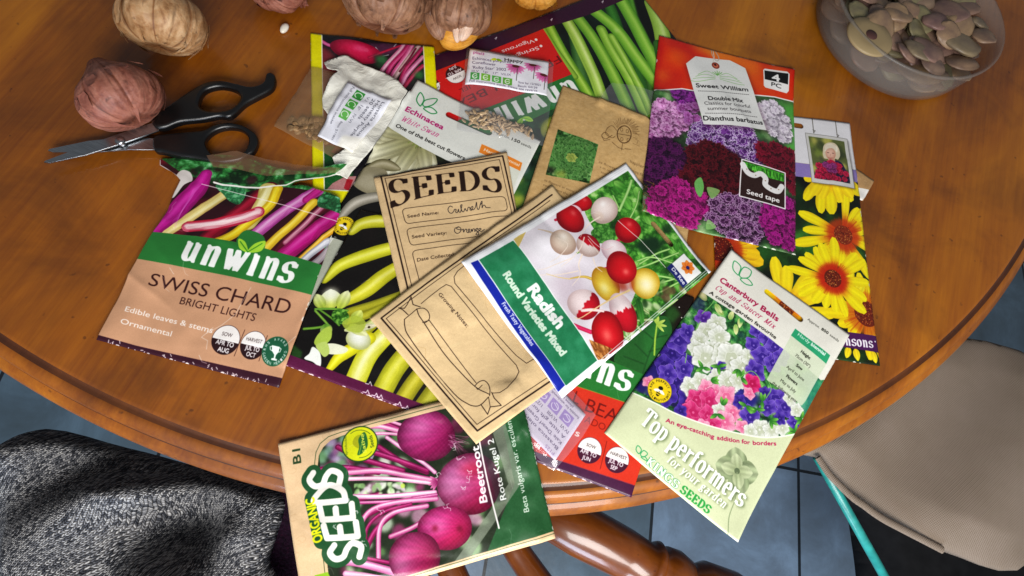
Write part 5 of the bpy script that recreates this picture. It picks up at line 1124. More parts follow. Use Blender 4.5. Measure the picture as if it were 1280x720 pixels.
def paper(name, im, rough=.42, coat=0.0, bscale=60, bstr=.12, spec=.3, coatr=.15):
    m, nt, b = mat(name, rough, spec*.7, coat*.45, coatr)
    t = nt.nodes.new('ShaderNodeTexImage'); t.image = im; t.interpolation = 'Cubic'; t.extension = 'EXTEND'
    nt.links.new(t.outputs['Color'], b.inputs['Base Color']); nt.links.new(t.outputs['Alpha'], b.inputs['Alpha'])
    v = coords(nt); h = noise(nt, v, bscale, 3, .5, .4); bump(nt, b, h, bstr, .002)
    return m
def wood(name, c0, c1, c2, scale=(1,1,1), rot=(0,0,0), coat=.6, rough=.35, coatr=.12):
    m, nt, b = mat(name, rough, .4, coat, coatr)
    v = coords(nt, 'Object', scale, rot)
    g = noise(nt, v, 6, 6, .6, .6); v2 = coords(nt, 'Object', (scale[0]*6, scale[1]*1.0, scale[2]*6), rot); f = noise(nt, v2, 30, 5, .7)
    c = ramp(nt, [(.28,c0),(.5,c1),(.72,c2)], g); c = mixc(nt, .18, c, ramp(nt, [(.3,c0),(.65,c2)], f))
    v3 = coords(nt); sp = noise(nt, v3, 140, 2, .5); k = ramp(nt, [(.70,'#ffffff'),(.75,'#3a1c08')], sp); c = mixc(nt, .5, c, k, 'MULTIPLY'); st_ = noise(nt, v3, 11, 5, .6, .8); c = mixc(nt, .45, c, ramp(nt, [(.36,'#6a5040'),(.56,'#ffffff')], st_), 'MULTIPLY')
    nt.links.new(c, b.inputs['Base Color']); bump(nt, b, f, .08, .0006)
    s = noise(nt, v3, 25, 3); r = N(nt, 'ShaderNodeMapRange'); r.inputs['To Min'].default_value = rough-.08; r.inputs['To Max'].default_value = rough+.16; nt.links.new(s, r.inputs['Value']); nt.links.new(r.outputs[0], b.inputs['Roughness'])
    return m
# ================================================================== setting: table, floor
TC = np.array([-.1757,.5493]); TR_ = .5793
tw = wood('polished_wood', '#5c2600', '#904c02', '#bc7406', (1.6,.4,1.6), (0,0,-.1), coat=.4, rough=.5, coatr=.10)
gw = wood('groove_varnish', '#2c1204', '#4a2206', '#6a380c', (1,1,1), coat=.3, rough=.5)
nseg = 360
prof = [(0,0),(.2,0),(.35,0),(.48,0),(.56,0),(.5755,0),(.578,-.0003),(.5792,-.0012),(.5803,-.0016),(.5822,-.0010),(.5850,-.0014),(.5878,-.0032),(.5896,-.0062),(.5898,-.0088),(.5892,-.0104),(.5906,-.0112),(.5932,-.0118),(.5958,-.0142),(.5975,-.018),(.598,-.022),(.5972,-.0265),(.594,-.0300),(.588,-.0315),(.57,-.0315),(.3,-.0315),(0,-.0315)]
vs, fs = [], []
for r, z in prof:
    for k in range(nseg): a = 2*math.pi*k/nseg; vs.append((r*math.cos(a), r*math.sin(a), z))
for i in range(len(prof)-1):
    for k in range(nseg): k2 = (k+1)%nseg; fs.append((i*nseg+k, (i+1)*nseg+k, (i+1)*nseg+k2, i*nseg+k2))
table = empty('round_table', (TC[0], TC[1], -.74)); tag(table, 'round polished orange-brown wooden table with a beaded edge, under all the seed packets', 'table')
top = mesh_obj('tabletop', vs, fs, tw, table, loc=(0,0,.74)); top.data.materials.append(gw)
for gi in (6,7,8,13,14):
    for k in range(nseg): top.data.polygons[gi*nseg+k].material_index = 1
def lathe(name, pr, m, parent=None, loc=None, n=48, rot=None):
    v, f = [], []
    for r, z in pr:
        for k in range(n): a = 2*math.pi*k/n; v.append((r*math.cos(a), r*math.sin(a), z))
    for i in range(len(pr)-1):
        for k in range(n): k2 = (k+1)%n; f.append((i*n+k, i*n+k2, (i+1)*n+k2, (i+1)*n+k))
    o = mesh_obj(name, v, f, m, parent, loc=loc)
    if rot is not None: o.rotation_mode = 'QUATERNION'; o.rotation_quaternion = rot
    return o
dw = wood('dark_turned_wood', '#4c2208', '#74380c', '#98591a', (1,1,.3), coat=.6, rough=.3)
lathe('pedestal', [(.001,0),(.22,.0),(.23,.02),(.12,.05),(.06,.1),(.05,.2),(.08,.3),(.07,.42),(.045,.5),(.06,.6),(.14,.66),(.3,.690),(.3,.7085),(.001,.7085)], dw, table)
# floor: slate tiles with pale joints
fm, nt, b = mat('slate_tiles', .55, .4)
v = coords(nt); br = N(nt, 'ShaderNodeTexBrick', Scale=1.0); br.offset = 0.0; br.squash = 1.0
p0 = at(998,588,-.74); p1 = at(999.5,720,-.74); fa = math.atan2(p1[1]-p0[1], p1[0]-p0[0])
mp = N(nt, 'ShaderNodeMapping'); tcn = N(nt, 'ShaderNodeTexCoord'); nt.links.new(tcn.outputs['Object'], mp.inputs['Vector']); nt.links.new(mp.outputs['Vector'], br.inputs['Vector'])
br.inputs['Brick Width'].default_value = .30; br.inputs['Row Height'].default_value = .30; br.inputs['Mortar Size'].default_value = .0035; br.inputs['Mortar Smooth'].default_value = .3
br.inputs['Color1'].default_value = lin('#8c9dae'); br.inputs['Color2'].default_value = lin('#5c6e76'); br.inputs['Mortar'].default_value = lin('#23292e'); br.inputs['Bias'].default_value = -.1
nz = noise(nt, v, 9, 6, .65, .4); c = mixc(nt, .55, br.outputs['Color'], ramp(nt, [(.3,'#2c3840'),(.5,'#6c7a88'),(.7,'#a4b4c4')], nz), 'OVERLAY')
nt.links.new(c, b.inputs['Base Color']); bump(nt, b, nz, .3, .004); b.inputs['Roughness'].default_value = .38
floor = mesh_obj('floor', [(-6,-6,0),(6,-6,0),(6,6,0),(-6,6,0)], [(0,1,2,3)], fm, loc=(p0[0],p0[1],-.74)); tag(floor, kind='structure', label='blue-grey slate tiled floor below the table', cat='floor'); floor.rotation_euler = (0,0,fa)
# ================================================================== resting heights
GX0, GY0, GS = -.45, -.2, .0012; GW, GH = 800, 640
HM = np.zeros((GH, GW), np.float32)
def g_of(x, y): return (x-GX0)/GS, (y-GY0)/GS
def samp(A_, x, y):
    u, v = g_of(x, y); u = np.clip(u, 0, GW-1.01); v = np.clip(v, 0, GH-1.01); i = u.astype(int); j = v.astype(int); fu = u-i; fv = v-j
    return A_[j,i]*(1-fu)*(1-fv)+A_[j,i+1]*fu*(1-fv)+A_[j+1,i]*(1-fu)*fv+A_[j+1,i+1]*fu*fv
def lay(XY, thick, stiff=.010, inset=None):
    """rest a sheet with vertex positions XY (ny,nx,2) on what lies there; updates the height map"""
    x = XY[...,0]; y = XY[...,1]
    ys, xs = np.mgrid[0:GH, 0:GW]
    # footprint on the height grid
    fp = np.zeros((GH, GW), bool); U, V = g_of(x, y)
    n1, n2 = x.shape
    fu = np.linspace(0, n1-1, n1*3); fv = np.linspace(0, n2-1, n2*3)
    def up(a):
        i = np.clip(fu.astype(int), 0, n1-2); j = np.clip(fv.astype(int), 0, n2-2); p = (fu-i)[:,None]; q = (fv-j)[None,:]
        return a[i][:,j]*(1-p)*(1-q)+a[i+1][:,j]*p*(1-q)+a[i][:,j+1]*(1-p)*q+a[i+1][:,j+1]*p*q
    uu = np.clip(np.rint(up(U)).astype(int), 0, GW-1); vv = np.clip(np.rint(up(V)).astype(int), 0, GH-1); fp[vv,uu] = True
    loc = np.where(fp, HM, 0)
    k = max(1, int(stiff/GS)); w = fp.astype(np.float32)
    cur = HM.copy()
    for _ in range(3):
        s = box1(box1(np.where(fp, cur, 0).astype(np.float32), k, 0), k, 1); sw = box1(box1(w, k, 0), k, 1); s = s/np.maximum(sw, 1e-3)
        cur = np.where(fp, np.maximum(s, HM), HM)
    s = box1(box1(np.where(fp, cur, 0).astype(np.float32), 2, 0), 2, 1)/np.maximum(box1(box1(w, 2, 0), 2, 1), 1e-3)
    cur = np.where(fp, np.maximum(s, HM+.00005), HM)
    z = samp(np.where(fp, cur, HM), x, y)
    return z, fp, cur, thick
def commit(fp, top_grid): 
    global HM
    HM = np.where(fp, np.maximum(HM, top_grid), HM)
def wrinkle(nx, ny, seed, amp=.0005, cells=5, crease=0):
    rs = np.random.RandomState(seed); n = fbm(ny, nx, max(nx,ny)/cells, rs, 3)
    h = (n-.5)*2*amp
    X, Y = np.meshgrid(np.arange(nx), np.arange(ny))
    for _ in range(crease):
        t = rs.rand()*3.14; p = rs.rand(2)*[nx,ny]; d = (X-p[0])*math.cos(t)+(Y-p[1])*math.sin(t); al = -(X-p[0])*math.sin(t)+(Y-p[1])*math.cos(t)
        h += amp*rs.uniform(.5,1.2)*rs.choice([-1,1])*np.exp(-np.abs(d)/1.6)*np.exp(-(al/(nx*rs.uniform(.15,.4)))**2)
    return h-h.min()
PK = {}
def packet(name, A, label, group=None, thick=.0010, puff=.0010, wr=.0003, crease=0, rough=.42, coat=0.0, bstr=.1, bscale=60, lift=None, step=.0016, spec=.4, seed=1, stiff=.012, back='#d8d2c6', cat='seed packet', coatr=.15):
    nx = max(8, int(A.W/step)); ny = max(8, int(A.H/step))
    P = np.array([p[:2] for p in A.w])
    u = np.linspace(0,1,nx)[None,:,None]; v = np.linspace(0,1,ny)[:,None,None]
    XY = (P[0]*(1-u)+P[1]*u)*(1-v)+(P[3]*(1-u)+P[2]*u)*v
    z, fp, cur, _ = lay(XY, thick, stiff)
    U, V = np.meshgrid(np.linspace(0,1,nx), np.linspace(0,1,ny))
    edge = np.minimum.reduce([U, 1-U, V, 1-V]); pf = 1.5*puff*np.clip(edge*5,0,1)**.6*(.75+.5*fbm(ny,nx,max(nx,ny)/3,np.random.RandomState(seed+50),2))
    wr *= 1.5; wk = wrinkle(nx, ny, seed, wr, 5, crease)
    zt = z+.0003+wk+pf
    if lift is not None: zt = zt+lift(U, V)
    # alpha at the vertices
    ai = np.clip((V*(A.ny-1)).astype(int),0,A.ny-1); aj = np.clip((U*(A.nx-1)).astype(int),0,A.nx-1)
    al = blur(A.alpha, 2*A.nx/nx*.5)[ai,aj] if A.alpha.min()<.5 else np.ones_like(U)
    keep = al > .02
    # commit the top of the sheet to the height map
    grid = np.zeros((GH,GW),np.float32); gx, gy = g_of(XY[...,0], XY[...,1])
    f1 = np.linspace(0, ny-1, ny*3); f2 = np.linspace(0, nx-1, nx*3)
    def up(a):
        i = np.clip(f1.astype(int),0,ny-2); j = np.clip(f2.astype(int),0,nx-2); p=(f1-i)[:,None]; q=(f2-j)[None,:]
        return a[i][:,j]*(1-p)*(1-q)+a[i+1][:,j]*p*(1-q)+a[i][:,j+1]*(1-p)*q+a[i+1][:,j+1]*p*q
    uu = np.clip(np.rint(up(gx)).astype(int),0,GW-1); vv = np.clip(np.rint(up(gy)).astype(int),0,GH-1); zz = np.where(up(keep.astype(float))>.5, up(zt), 0)
    np.maximum.at(grid, (vv,uu), zz.astype(np.float32)); commit(grid>0, grid+.00005)
    c = XY.reshape(-1,2).mean(0); z0 = float(z.min())
    verts = np.column_stack([XY.reshape(-1,2)-c, zt.ravel()-z0])
    faces = []; kf = keep
    for j in range(ny-1):
        for i in range(nx-1):
            if kf[j,i] or kf[j,i+1] or kf[j+1,i] or kf[j+1,i+1]: faces.append((j*nx+i, (j+1)*nx+i, (j+1)*nx+i+1, j*nx+i+1))
    me = bpy.data.meshes.new(name); me.from_pydata(verts.tolist(), [], faces); me.update()
    uv = me.uv_layers.new(name='UVMap'); li = np.empty(len(me.loops), int); me.loops.foreach_get('vertex_index', li)
    uvs = np.column_stack([U.ravel()[li], 1-V.ravel()[li]]).astype(np.float32); uv.data.foreach_set('uv', uvs.ravel())
    me.polygons.foreach_set('use_smooth', [True]*len(me.polygons))
    o = bpy.data.objects.new(name, me); COL.objects.link(o); o.location = (c[0], c[1], z0)
    m = paper(name+'_print', A.image(name+'_print'), rough, coat, bscale, bstr, spec, coatr); me.materials.append(m)
    # drop vertices not used, close the shell
    bm = bmesh.new(); bm.from_mesh(me); bmesh.ops.delete(bm, geom=[v for v in bm.verts if not v.link_faces], context='VERTS'); bm.to_mesh(me); bm.free()
    sd = o.modifiers.new('thickness', 'SOLIDIFY'); sd.thickness = thick*.35; sd.offset = -1; sd.use_even_offset = False
    tag(o, label, cat, group); PK[name] = o
    return o
GP = None
lifts = {}
def corner(u0, v0, h, r=.35):
    return lambda U, V: h*np.clip(1-np.hypot(U-u0, V-v0)/r, 0, 1)**2
def lsum(*fs): return lambda U, V: sum(f(U,V) for f in fs)
# brown slip just showing past the daisy packet
A = Art([(1050,196),(1093.5,225.5),(1079,251),(1036,232)], z=.001, base='#b08c62', seed=41); kraft_fibre(A); A.fill([(1074,236),(1086,238),(1082,246),(1077,252),(1074,248)], '#e4e0da', smooth=False)
packet('paper_slip', A, 'small brown paper slip poking out from under the yellow daisy packet', thick=.0008, puff=.0002, wr=.0002, cat='paper slip', step=.002)
packet('seed_packet', art_daisy(), 'seed packet with yellow red-centred daisies and a small framed portrait', thick=.001, puff=.0010, coat=.35, rough=.4, seed=2, wr=.0003)
packet('seed_packet', art_french(), 'upside-down red and green packet with long green beans across it', puff=.0012, coat=.3, rough=.4, seed=3, wr=.0004, crease=3)
packet('seed_packet', art_redbean(), 'orange-red bean packet with green name band, under the radish packet', puff=.0010, coat=.3, rough=.4, seed=4, wr=.0003, crease=2)
packet('seed_packet', art_yellowedge(), 'seed packet edged in bright yellow with crimson beetroot stalks', puff=.0008, coat=.35, rough=.4, seed=5, wr=.0003, crease=2)
# ================================================================== clear bags, labels, seeds
def film(name, tint='#d8d8dc', op=.12, rough=.12):
    m = bpy.data.materials.new(name); m.use_nodes = True; nt = m.node_tree; nt.nodes.remove(nt.nodes['Principled BSDF']); out = nt.nodes['Material Output']
    tr = N(nt, 'ShaderNodeBsdfTransparent'); tr.inputs['Color'].default_value = (*[1-(1-x)*.12 for x in lin(tint)[:3]], 1)
    gl = N(nt, 'ShaderNodeBsdfGlossy', Roughness=rough); gl.inputs['Color'].default_value = (.9,.9,.9,1)
    df = N(nt, 'ShaderNodeBsdfDiffuse'); df.inputs['Color'].default_value = lin(tint)
    v = coords(nt); n = noise(nt, v, 70, 3, .5, .5); bp = N(nt, 'ShaderNodeBump', Strength=.16, Distance=.002); nt.links.new(n, bp.inputs['Height'])
    for s in (gl, df): nt.links.new(bp.outputs['Normal'], s.inputs['Normal'])
    lw = N(nt, 'ShaderNodeLayerWeight', Blend=.5); nt.links.new(bp.outputs['Normal'], lw.inputs['Normal']); pw_ = N(nt, 'ShaderNodeMath', operation='POWER'); nt.links.new(lw.outputs['Facing'], pw_.inputs[0]); pw_.inputs[1].default_value = 4; fr = N(nt, 'ShaderNodeMath', operation='MULTIPLY_ADD'); nt.links.new(pw_.outputs[0], fr.inputs[0]); fr.inputs[1].default_value = .5; fr.inputs[2].default_value = .06
    m1 = N(nt, 'ShaderNodeMixShader'); m1.inputs[0].default_value = op; nt.links.new(tr.outputs[0], m1.inputs[1]); nt.links.new(df.outputs[0], m1.inputs[2])
    m2 = N(nt, 'ShaderNodeMixShader'); nt.links.new(fr.outputs[0], m2.inputs[0]); nt.links.new(m1.outputs[0], m2.inputs[1]); nt.links.new(gl.outputs[0], m2.inputs[2])
    nt.links.new(m2.outputs[0], out.inputs['Surface']); return m
def poly_sheet(name, pts, z0, m, amp=.0008, step=.002, seed=1, thick=.0, add=0.0, cells=6, parent=None, crease=0, base=None, puff=0.0, margin=0):
    """a sheet cut to an outline, lying on what is below it"""
    W = np.array([at(x,y,z0)[:2] for x,y in pts]); x0,y0 = W.min(0); x1,y1 = W.max(0)
    nx = int((x1-x0)/step)+2; ny = int((y1-y0)/step)+2
    bm = bmesh.new(); vsx = [bm.verts.new((p[0],p[1],0)) for p in W]; bm.faces.new(vsx)
    for k in range(1, nx): bmesh.ops.bisect_plane(bm, geom=bm.verts[:]+bm.edges[:]+bm.faces[:], plane_co=(x0+k*step,0,0), plane_no=(1,0,0))
    for k in range(1, ny): bmesh.ops.bisect_plane(bm, geom=bm.verts[:]+bm.edges[:]+bm.faces[:], plane_co=(0,y0+k*step,0), plane_no=(0,1,0))
    bmesh.ops.remove_doubles(bm, verts=bm.verts[:], dist=.00035)
    rs = np.random.RandomState(seed); Hh = blur(HM, 3); wk = wrinkle(nx+2, ny+2, seed, amp, cells, crease)
    co = np.array([v.co[:2] for v in bm.verts]); h = np.maximum(samp(Hh, co[:,0], co[:,1]), samp(HM, co[:,0], co[:,1])); ix = np.clip(((co[:,0]-x0)/step).astype(int),0,nx); iy = np.clip(((co[:,1]-y0)/step).astype(int),0,ny)
    # distance to outline for puff
    if puff:
        dmin = np.full(len(co), 9.0)
        for i in range(len(W)):
            a, b = W[i], W[(i+1)%len(W)]; d = b-a; t = np.clip(((co-a)@d)/(d@d), 0, 1); dmin = np.minimum(dmin, np.hypot(*(co-a-t[:,None]*d).T))
        h = h+puff*np.clip(dmin/.012,0,1)**.6
    zz = h+.0003+add+wk[iy,ix]; c = co.mean(0); zb = float(h.min())
    for v, q in zip(bm.verts, zz): v.co = (v.co.x-c[0], v.co.y-c[1], q-zb)
    bm.normal_update()
    if sum(f.normal.z for f in bm.faces) < 0: bmesh.ops.reverse_faces(bm, faces=bm.faces[:])
    me = bpy.data.meshes.new(name); bm.to_mesh(me); bm.free(); me.materials.append(m)
    me.polygons.foreach_set('use_smooth', [True]*len(me.polygons))
    o = bpy.data.objects.new(name, me); COL.objects.link(o); o.location = (c[0],c[1],zb)
    if parent: o.location = (c[0]-parent.location.x, c[1]-parent.location.y, zb-parent.location.z); o.parent = parent
    if thick: s = o.modifiers.new('thickness','SOLIDIFY'); s.thickness = thick; s.offset = -1
    # raise the height map inside
    gu, gv = g_of(co[:,0], co[:,1]); iu = np.clip(gu.astype(int),0,GW-2); iv = np.clip(gv.astype(int),0,GH-2)
    for du in (0,1):
        for dv in (0,1): np.maximum.at(HM, (iv+dv, iu+du), (zz+.0001).astype(np.float32))
    return o
def seed_mesh(kind):
    bm = bmesh.new(); bmesh.ops.create_icosphere(bm, subdivisions=2, radius=1)
    if kind == 'slim':
        for v in bm.verts: t = v.co.x; v.co = Vector((t*.0029, v.co.y*.00105*(1.15-.3*t), v.co.z*.0007)); 
    elif kind == 'pea':
        for v in bm.verts: n = mnoise.noise(v.co*2.5)*.16; v.co = v.co*(1+n); v.co = Vector((v.co.x*.0028, v.co.y*.0025, v.co.z*.0009))
    else:
        for v in bm.verts: v.co = Vector((v.co.x*.0049, v.co.y*.0029*(1+.1*v.co.x), v.co.z*.0022))
    me = bpy.data.meshes.new('seed'); bm.to_mesh(me); bm.free(); me.polygons.foreach_set('use_smooth', [True]*len(me.polygons)); return me
def husk(name, a, b_, c_, rough=.6, sc=300):
    m, nt, b = mat(name, rough, .35); v = coords(nt, 'Object', (1,3,3)); oi = N(nt, 'ShaderNodeObjectInfo')
    n = noise(nt, v, sc, 3); c = ramp(nt, [(.3,a),(.55,b_),(.8,c_)], n); hs = N(nt, 'ShaderNodeHueSaturation'); nt.links.new(c, hs.inputs['Color'])
    r = N(nt, 'ShaderNodeMapRange'); r.inputs['To Min'].default_value = .65; r.inputs['To Max'].default_value = 1.3; nt.links.new(oi.outputs['Random'], r.inputs['Value']); nt.links.new(r.outputs[0], hs.inputs['Value'])
    nt.links.new(hs.outputs[0], b.inputs['Base Color']); bump(nt, b, n, .4, .0004); return m
def seeds(kind, name, m, poly, n, rmin, label, group, zadd, z0=.004, layers=2, rs=np.random.RandomState(3)):
    me = seed_mesh(kind); me.materials.append(m); src = None
    class D: pass
    d = D(); d.rs = rs
    pts = []
    for l in range(layers): pts += [(p, l) for p in scatter(d, poly if l == 0 else [tuple(np.array(q)*.8+np.mean(poly,0)*.2) for q in poly], n//layers, rmin)]
    for (x,y), l in pts:
        w = at(x,y,z0)
        if src is None: o = bpy.data.objects.new(name, me); src = o
        else: o = src.copy()
        COL.objects.link(o); tag(o, label, 'seed', group)
        h = float(samp(HM, np.array([w[0]]), np.array([w[1]]))[0])
        o.location = (w[0], w[1], h+zadd+l*.0011); o.rotation_euler = (rs.uniform(-.3,.3), rs.uniform(-.2,.2), rs.uniform(0,6.28)); s = rs.uniform(.8,1.12); o.scale = (s,s,s)
def label_sheet(name, A, mrough=.5, parent=None, amp=.0003, add=.0004, seed=2):
    nx = max(6,int(A.W/.002)); ny = max(6,int(A.H/.002)); P = np.array([p[:2] for p in A.w]); u = np.linspace(0,1,nx)[None,:,None]; v = np.linspace(0,1,ny)[:,None,None]
    XY = (P[0]*(1-u)+P[1]*u)*(1-v)+(P[3]*(1-u)+P[2]*u)*v
    z = samp(blur(HM,2), XY[...,0], XY[...,1]); z = np.maximum(z, samp(HM, XY[...,0], XY[...,1]))+add+wrinkle(nx,ny,seed,amp,4)
    c = XY.reshape(-1,2).mean(0); z0 = float(z.min()); verts = np.column_stack([XY.reshape(-1,2)-c, z.ravel()-z0])
    fs = [(j*nx+i,(j+1)*nx+i,(j+1)*nx+i+1,j*nx+i+1) for j in range(ny-1) for i in range(nx-1)]
    me = bpy.data.meshes.new(name); me.from_pydata(verts.tolist(), [], fs); me.update(); uv = me.uv_layers.new(name='UVMap'); li = np.empty(len(me.loops), int); me.loops.foreach_get('vertex_index', li)
    U, V = np.meshgrid(np.linspace(0,1,nx), np.linspace(0,1,ny)); uv.data.foreach_set('uv', np.column_stack([U.ravel()[li],1-V.ravel()[li]]).astype(np.float32).ravel()); me.polygons.foreach_set('use_smooth',[True]*len(me.polygons))
    me.materials.append(paper(name+'_print', A.image(name+'_print'), mrough)); o = bpy.data.objects.new(name, me); COL.objects.link(o)
    o.location = (c[0]-parent.location.x, c[1]-parent.location.y, z0-parent.location.z) if parent else (c[0],c[1],z0)
    if parent: o.parent = parent
    sd = o.modifiers.new('thickness','SOLIDIFY'); sd.thickness = .00012; sd.offset = -1
    gu, gv = g_of(XY[...,0].ravel(), XY[...,1].ravel())
    for du in (0,1,2):
        for dv in (0,1,2): np.maximum.at(HM, (np.clip(gv.astype(int)+dv,0,GH-1), np.clip(gu.astype(int)+du,0,GW-1)), (z.ravel()+.0001).astype(np.float32))
    return o
# --- tan glassine bag with flat seeds, torn white packet, printed label
tan_film = film('glassine', '#b08c62', .30, .35); clear_film = film('clear_plastic', '#dcdce4', .07, .1); purple_film = film('clear_plastic_thin', '#d8d0e0', .10, .1)
mp_ = husk('flat_seed_husk', '#6c4c30', '#8c6c48', '#b09468')
seeds('pea', 'flat_seed', mp_, [(354,150),(366,142),(384,146),(402,144),(414,150),(412,172),(404,180),(388,172),(370,162),(356,158)], 44, 4.2, 'flat brown seed inside the tan bag left of the white torn packet', 'flat brown seeds in the tan bag', .0010)
bag = poly_sheet('glassine_bag', [(341,155),(389,82),(425,92),(452,112),(452,190),(432,206)], .003, tan_film, amp=.0006, puff=.0022, seed=5, crease=4); tag(bag, 'translucent tan bag of flat seeds lying over the yellow-edged packet', 'bag')
wp, nt, b = mat('crumpled_white_paper', .55, .35); v = coords(nt); n = noise(nt, v, 60, 5, .6, 1.0); nt.links.new(ramp(nt, [(.3,'#d4d1c4'),(.7,'#eceae0')], n), b.inputs['Base Color']); bump(nt, b, n, .5, .004)
torn = poly_sheet('torn_packet', [(405,79),(412,75.5),(421,73),(428,70),(434,70.5),(444,75),(460,83),(480,92),(498,105),(509.5,117),(503,128),(493,145),(482,163),(470,182),(460,194),(449,206),(441,214),(434,224),(426,220),(418,219),(420,211),(418,204),(416,199),(425,194),(432,190),(420,160),(405,139),(404,128),(406,121),(409,116),(414,105),(424,93),(418,91),(410,89)], .004, wp, amp=.0016, seed=8, crease=9, thick=.0003, add=.0004, step=.0018)
tag(torn, 'crumpled torn white paper packet over the yellow-edged packet', 'paper packet')
A = Art([(490,128),(441,193.5),(397,170),(436,105)], z=.006, base='#e4e4ee', seed=42, ppm=5200)
for i, t in enumerate(['Lunaria Annua','Honesty Purple','20 seeds']): A.text(t, tuple(A.UV([(.08,.16+.11*i)])[0]), tuple(A.UV([(.08+.052*len(t),.16+.11*i)])[0]), 3.8, '#50505c', tex=True)
A.text('V.I   1gr   IV.VI', tuple(A.UV([(.08,.5)])[0]), tuple(A.UV([(.62,.5)])[0]), 3.4, '#70707c', tex=True)
for i in range(3):
    q = A.UV([(.06+.2*i,.56),(.22+.2*i,.56),(.22+.2*i,.76),(.06+.2*i,.76)]); A.fill(q, ['#3c9040','#50a048','#68b058'][i], tex=True); c_ = q.mean(0); rr = (q[1][0]-q[0][0])*.3
    A.line(arc(c_[0],c_[1],rr,rr,20,300,16), 1.0, '#e8f4e4', tex=True)
A.text('Full instructions inside', tuple(A.UV([(.05,.87)])[0]), tuple(A.UV([(.75,.87)])[0]), 3.0, '#5a5a66', tex=True); A.text('Batch 271801', tuple(A.UV([(.66,.66)])[0]), tuple(A.UV([(.95,.66)])[0]), 3.0, '#5a5a66', tex=True)
A.fill(A.UV([(.72,.0),(1,.0),(1,.45),(.85,.4),(.8,.2)]), '#e6e2d6', a=.9, bl=1.5, tex=True)
lb = label_sheet('paper_label', A, parent=torn, amp=.0006, add=.0006, seed=6)
lb['label'] = 'white printed label with green square symbols'
packet('seed_packet', art_echinacea(), 'white-topped packet with a white echinacea bloom and oval hang hole', puff=.0008, coat=.3, rough=.4, seed=6, wr=.0003)
# --- clear bag with long seeds and a printed label
mh = husk('long_seed_husk', '#8c7050', '#bca07c', '#dcc8a4')
seeds('slim', 'long_seed', mh, [(578,140),(590,136),(602,138),(616,142),(634,152),(650,156),(662,160),(674,168),(668,172),(650,168),(630,168),(610,166),(592,160),(580,158)], 130, 3.0, 'narrow beige seed at the bottom of the clear labelled bag', 'narrow beige seeds in the clear bag', .0008, layers=3)
cb = poly_sheet('clear_bag', [(584,56),(640,64),(693,75),(690,120),(686,150),(681,180),(630,172),(571,162),(575,130)], .006, clear_film, amp=.0008, puff=.0028, seed=9, crease=6); tag(cb, 'clear plastic bag of narrow seeds with a pink-flowered label, top centre', 'bag')
A = Art([(587.7,57.3),(686.5,74.8),(684,118.5),(581.5,103)], z=.008, base='#e6e4ec', seed=43, ppm=5200)
A.text('p0al3', (592,65), (606,67), 4, '#c05c9c', bold=.02); A.text('Echinacea purpurea', (591,72.5), (640,78), 4.2, '#50405c'); A.text('Coneflower', (590.6,78), (621,81), 4.2, '#50405c'); A.text("'Ruby Star' 2002", (590.5,84.5), (634,88), 4.2, '#50405c')
A.text('III.V   1gr   17"  VII.IX', (590,89), (640,94.5), 3.2, '#6a5c74'); A.text('Happy', (632,74.6), (655,77.6), 5, '#3a3030', bold=.02); A.petal((622,72),160,7,4,'#c8d820','#d8e040'); A.petal((622,72),20,7,4,'#88b020','#a8c838')
for i in range(4):
    x = 588.5+13.8*i; y = 89+2.3*i; q = [(x,y),(x+11.6,y+2),(x+11.2,y+10.6),(x-.4,y+8.8)]; A.fill(q, ['#4c9c50','#78b838','#5cb050','#68ac40'][i]); A.line(arc(x+5.6,y+5.4,3,2.8,30,320,14), 1.1, '#eaf6e4'); A.line([(x+3,y+6),(x+8,y+5)], .8, '#eaf6e4')
for c_, rr in (((646,82),12),((667,80),11),((680,93),11)):
    for an in range(0,181,22): A.petal(c_, an+8, rr, 4.2, '#c04c8c', '#e490bc', '#b04080')
    A.disc(c_, 4.4, '#5c2c28', ry=2); A.line([(c_[0]+2,c_[1]+3),(c_[0]+.5,c_[1]+18)], .8, '#4c4a40')
A.text('Full instructions inside. Please see reverse', (587,100.6), (672,114.8), 3.2, '#50465c'); A.text('Sow by: 12/2021', (649,103), (676,107.4), 3, '#50465c'); A.text('Batch: 64139', (648.6,107.4), (672,111.2), 3, '#50465c')
lb = label_sheet('paper_label', A, parent=cb, amp=.0004, add=.0004, seed=7); lb['label'] = 'white label printed with pink coneflowers and green squares'
tp = poly_sheet('plastic_strip', [(764,105),(790,108),(834,120),(826,133),(802,150),(748,130),(754,116)], .004, clear_film, amp=.0008, seed=10, crease=3, add=.0012); tag(tp, 'small clear plastic scrap lying across the green beans', 'plastic scrap')
packet('seed_packet', art_lettuce(), 'plain brown packet with a square lettuce photo and a small doodle', puff=.0014, rough=.75, seed=11, wr=.0004, spec=.2, bstr=.2, bscale=200)
packet('seed_packet', art_ybean(), 'black packet with yellow bean pods and a dark purple base strip', puff=.0010, coat=.35, rough=.38, seed=12, wr=.0004, crease=4, bstr=.2, bscale=34)
packet('seed_packet', art_seeds(), 'brown paper envelope with large arched SEEDS title and handwriting', puff=.0012, rough=.72, seed=13, wr=.0004, spec=.2, bstr=.15, bscale=150, crease=2)
# --- clear bag with lilac label between the envelope and the red bean packet
A = Art([(695,576),(628,507),(668,452),(733,518)], z=.006, base='#d2cad8', seed=44, ppm=5200)
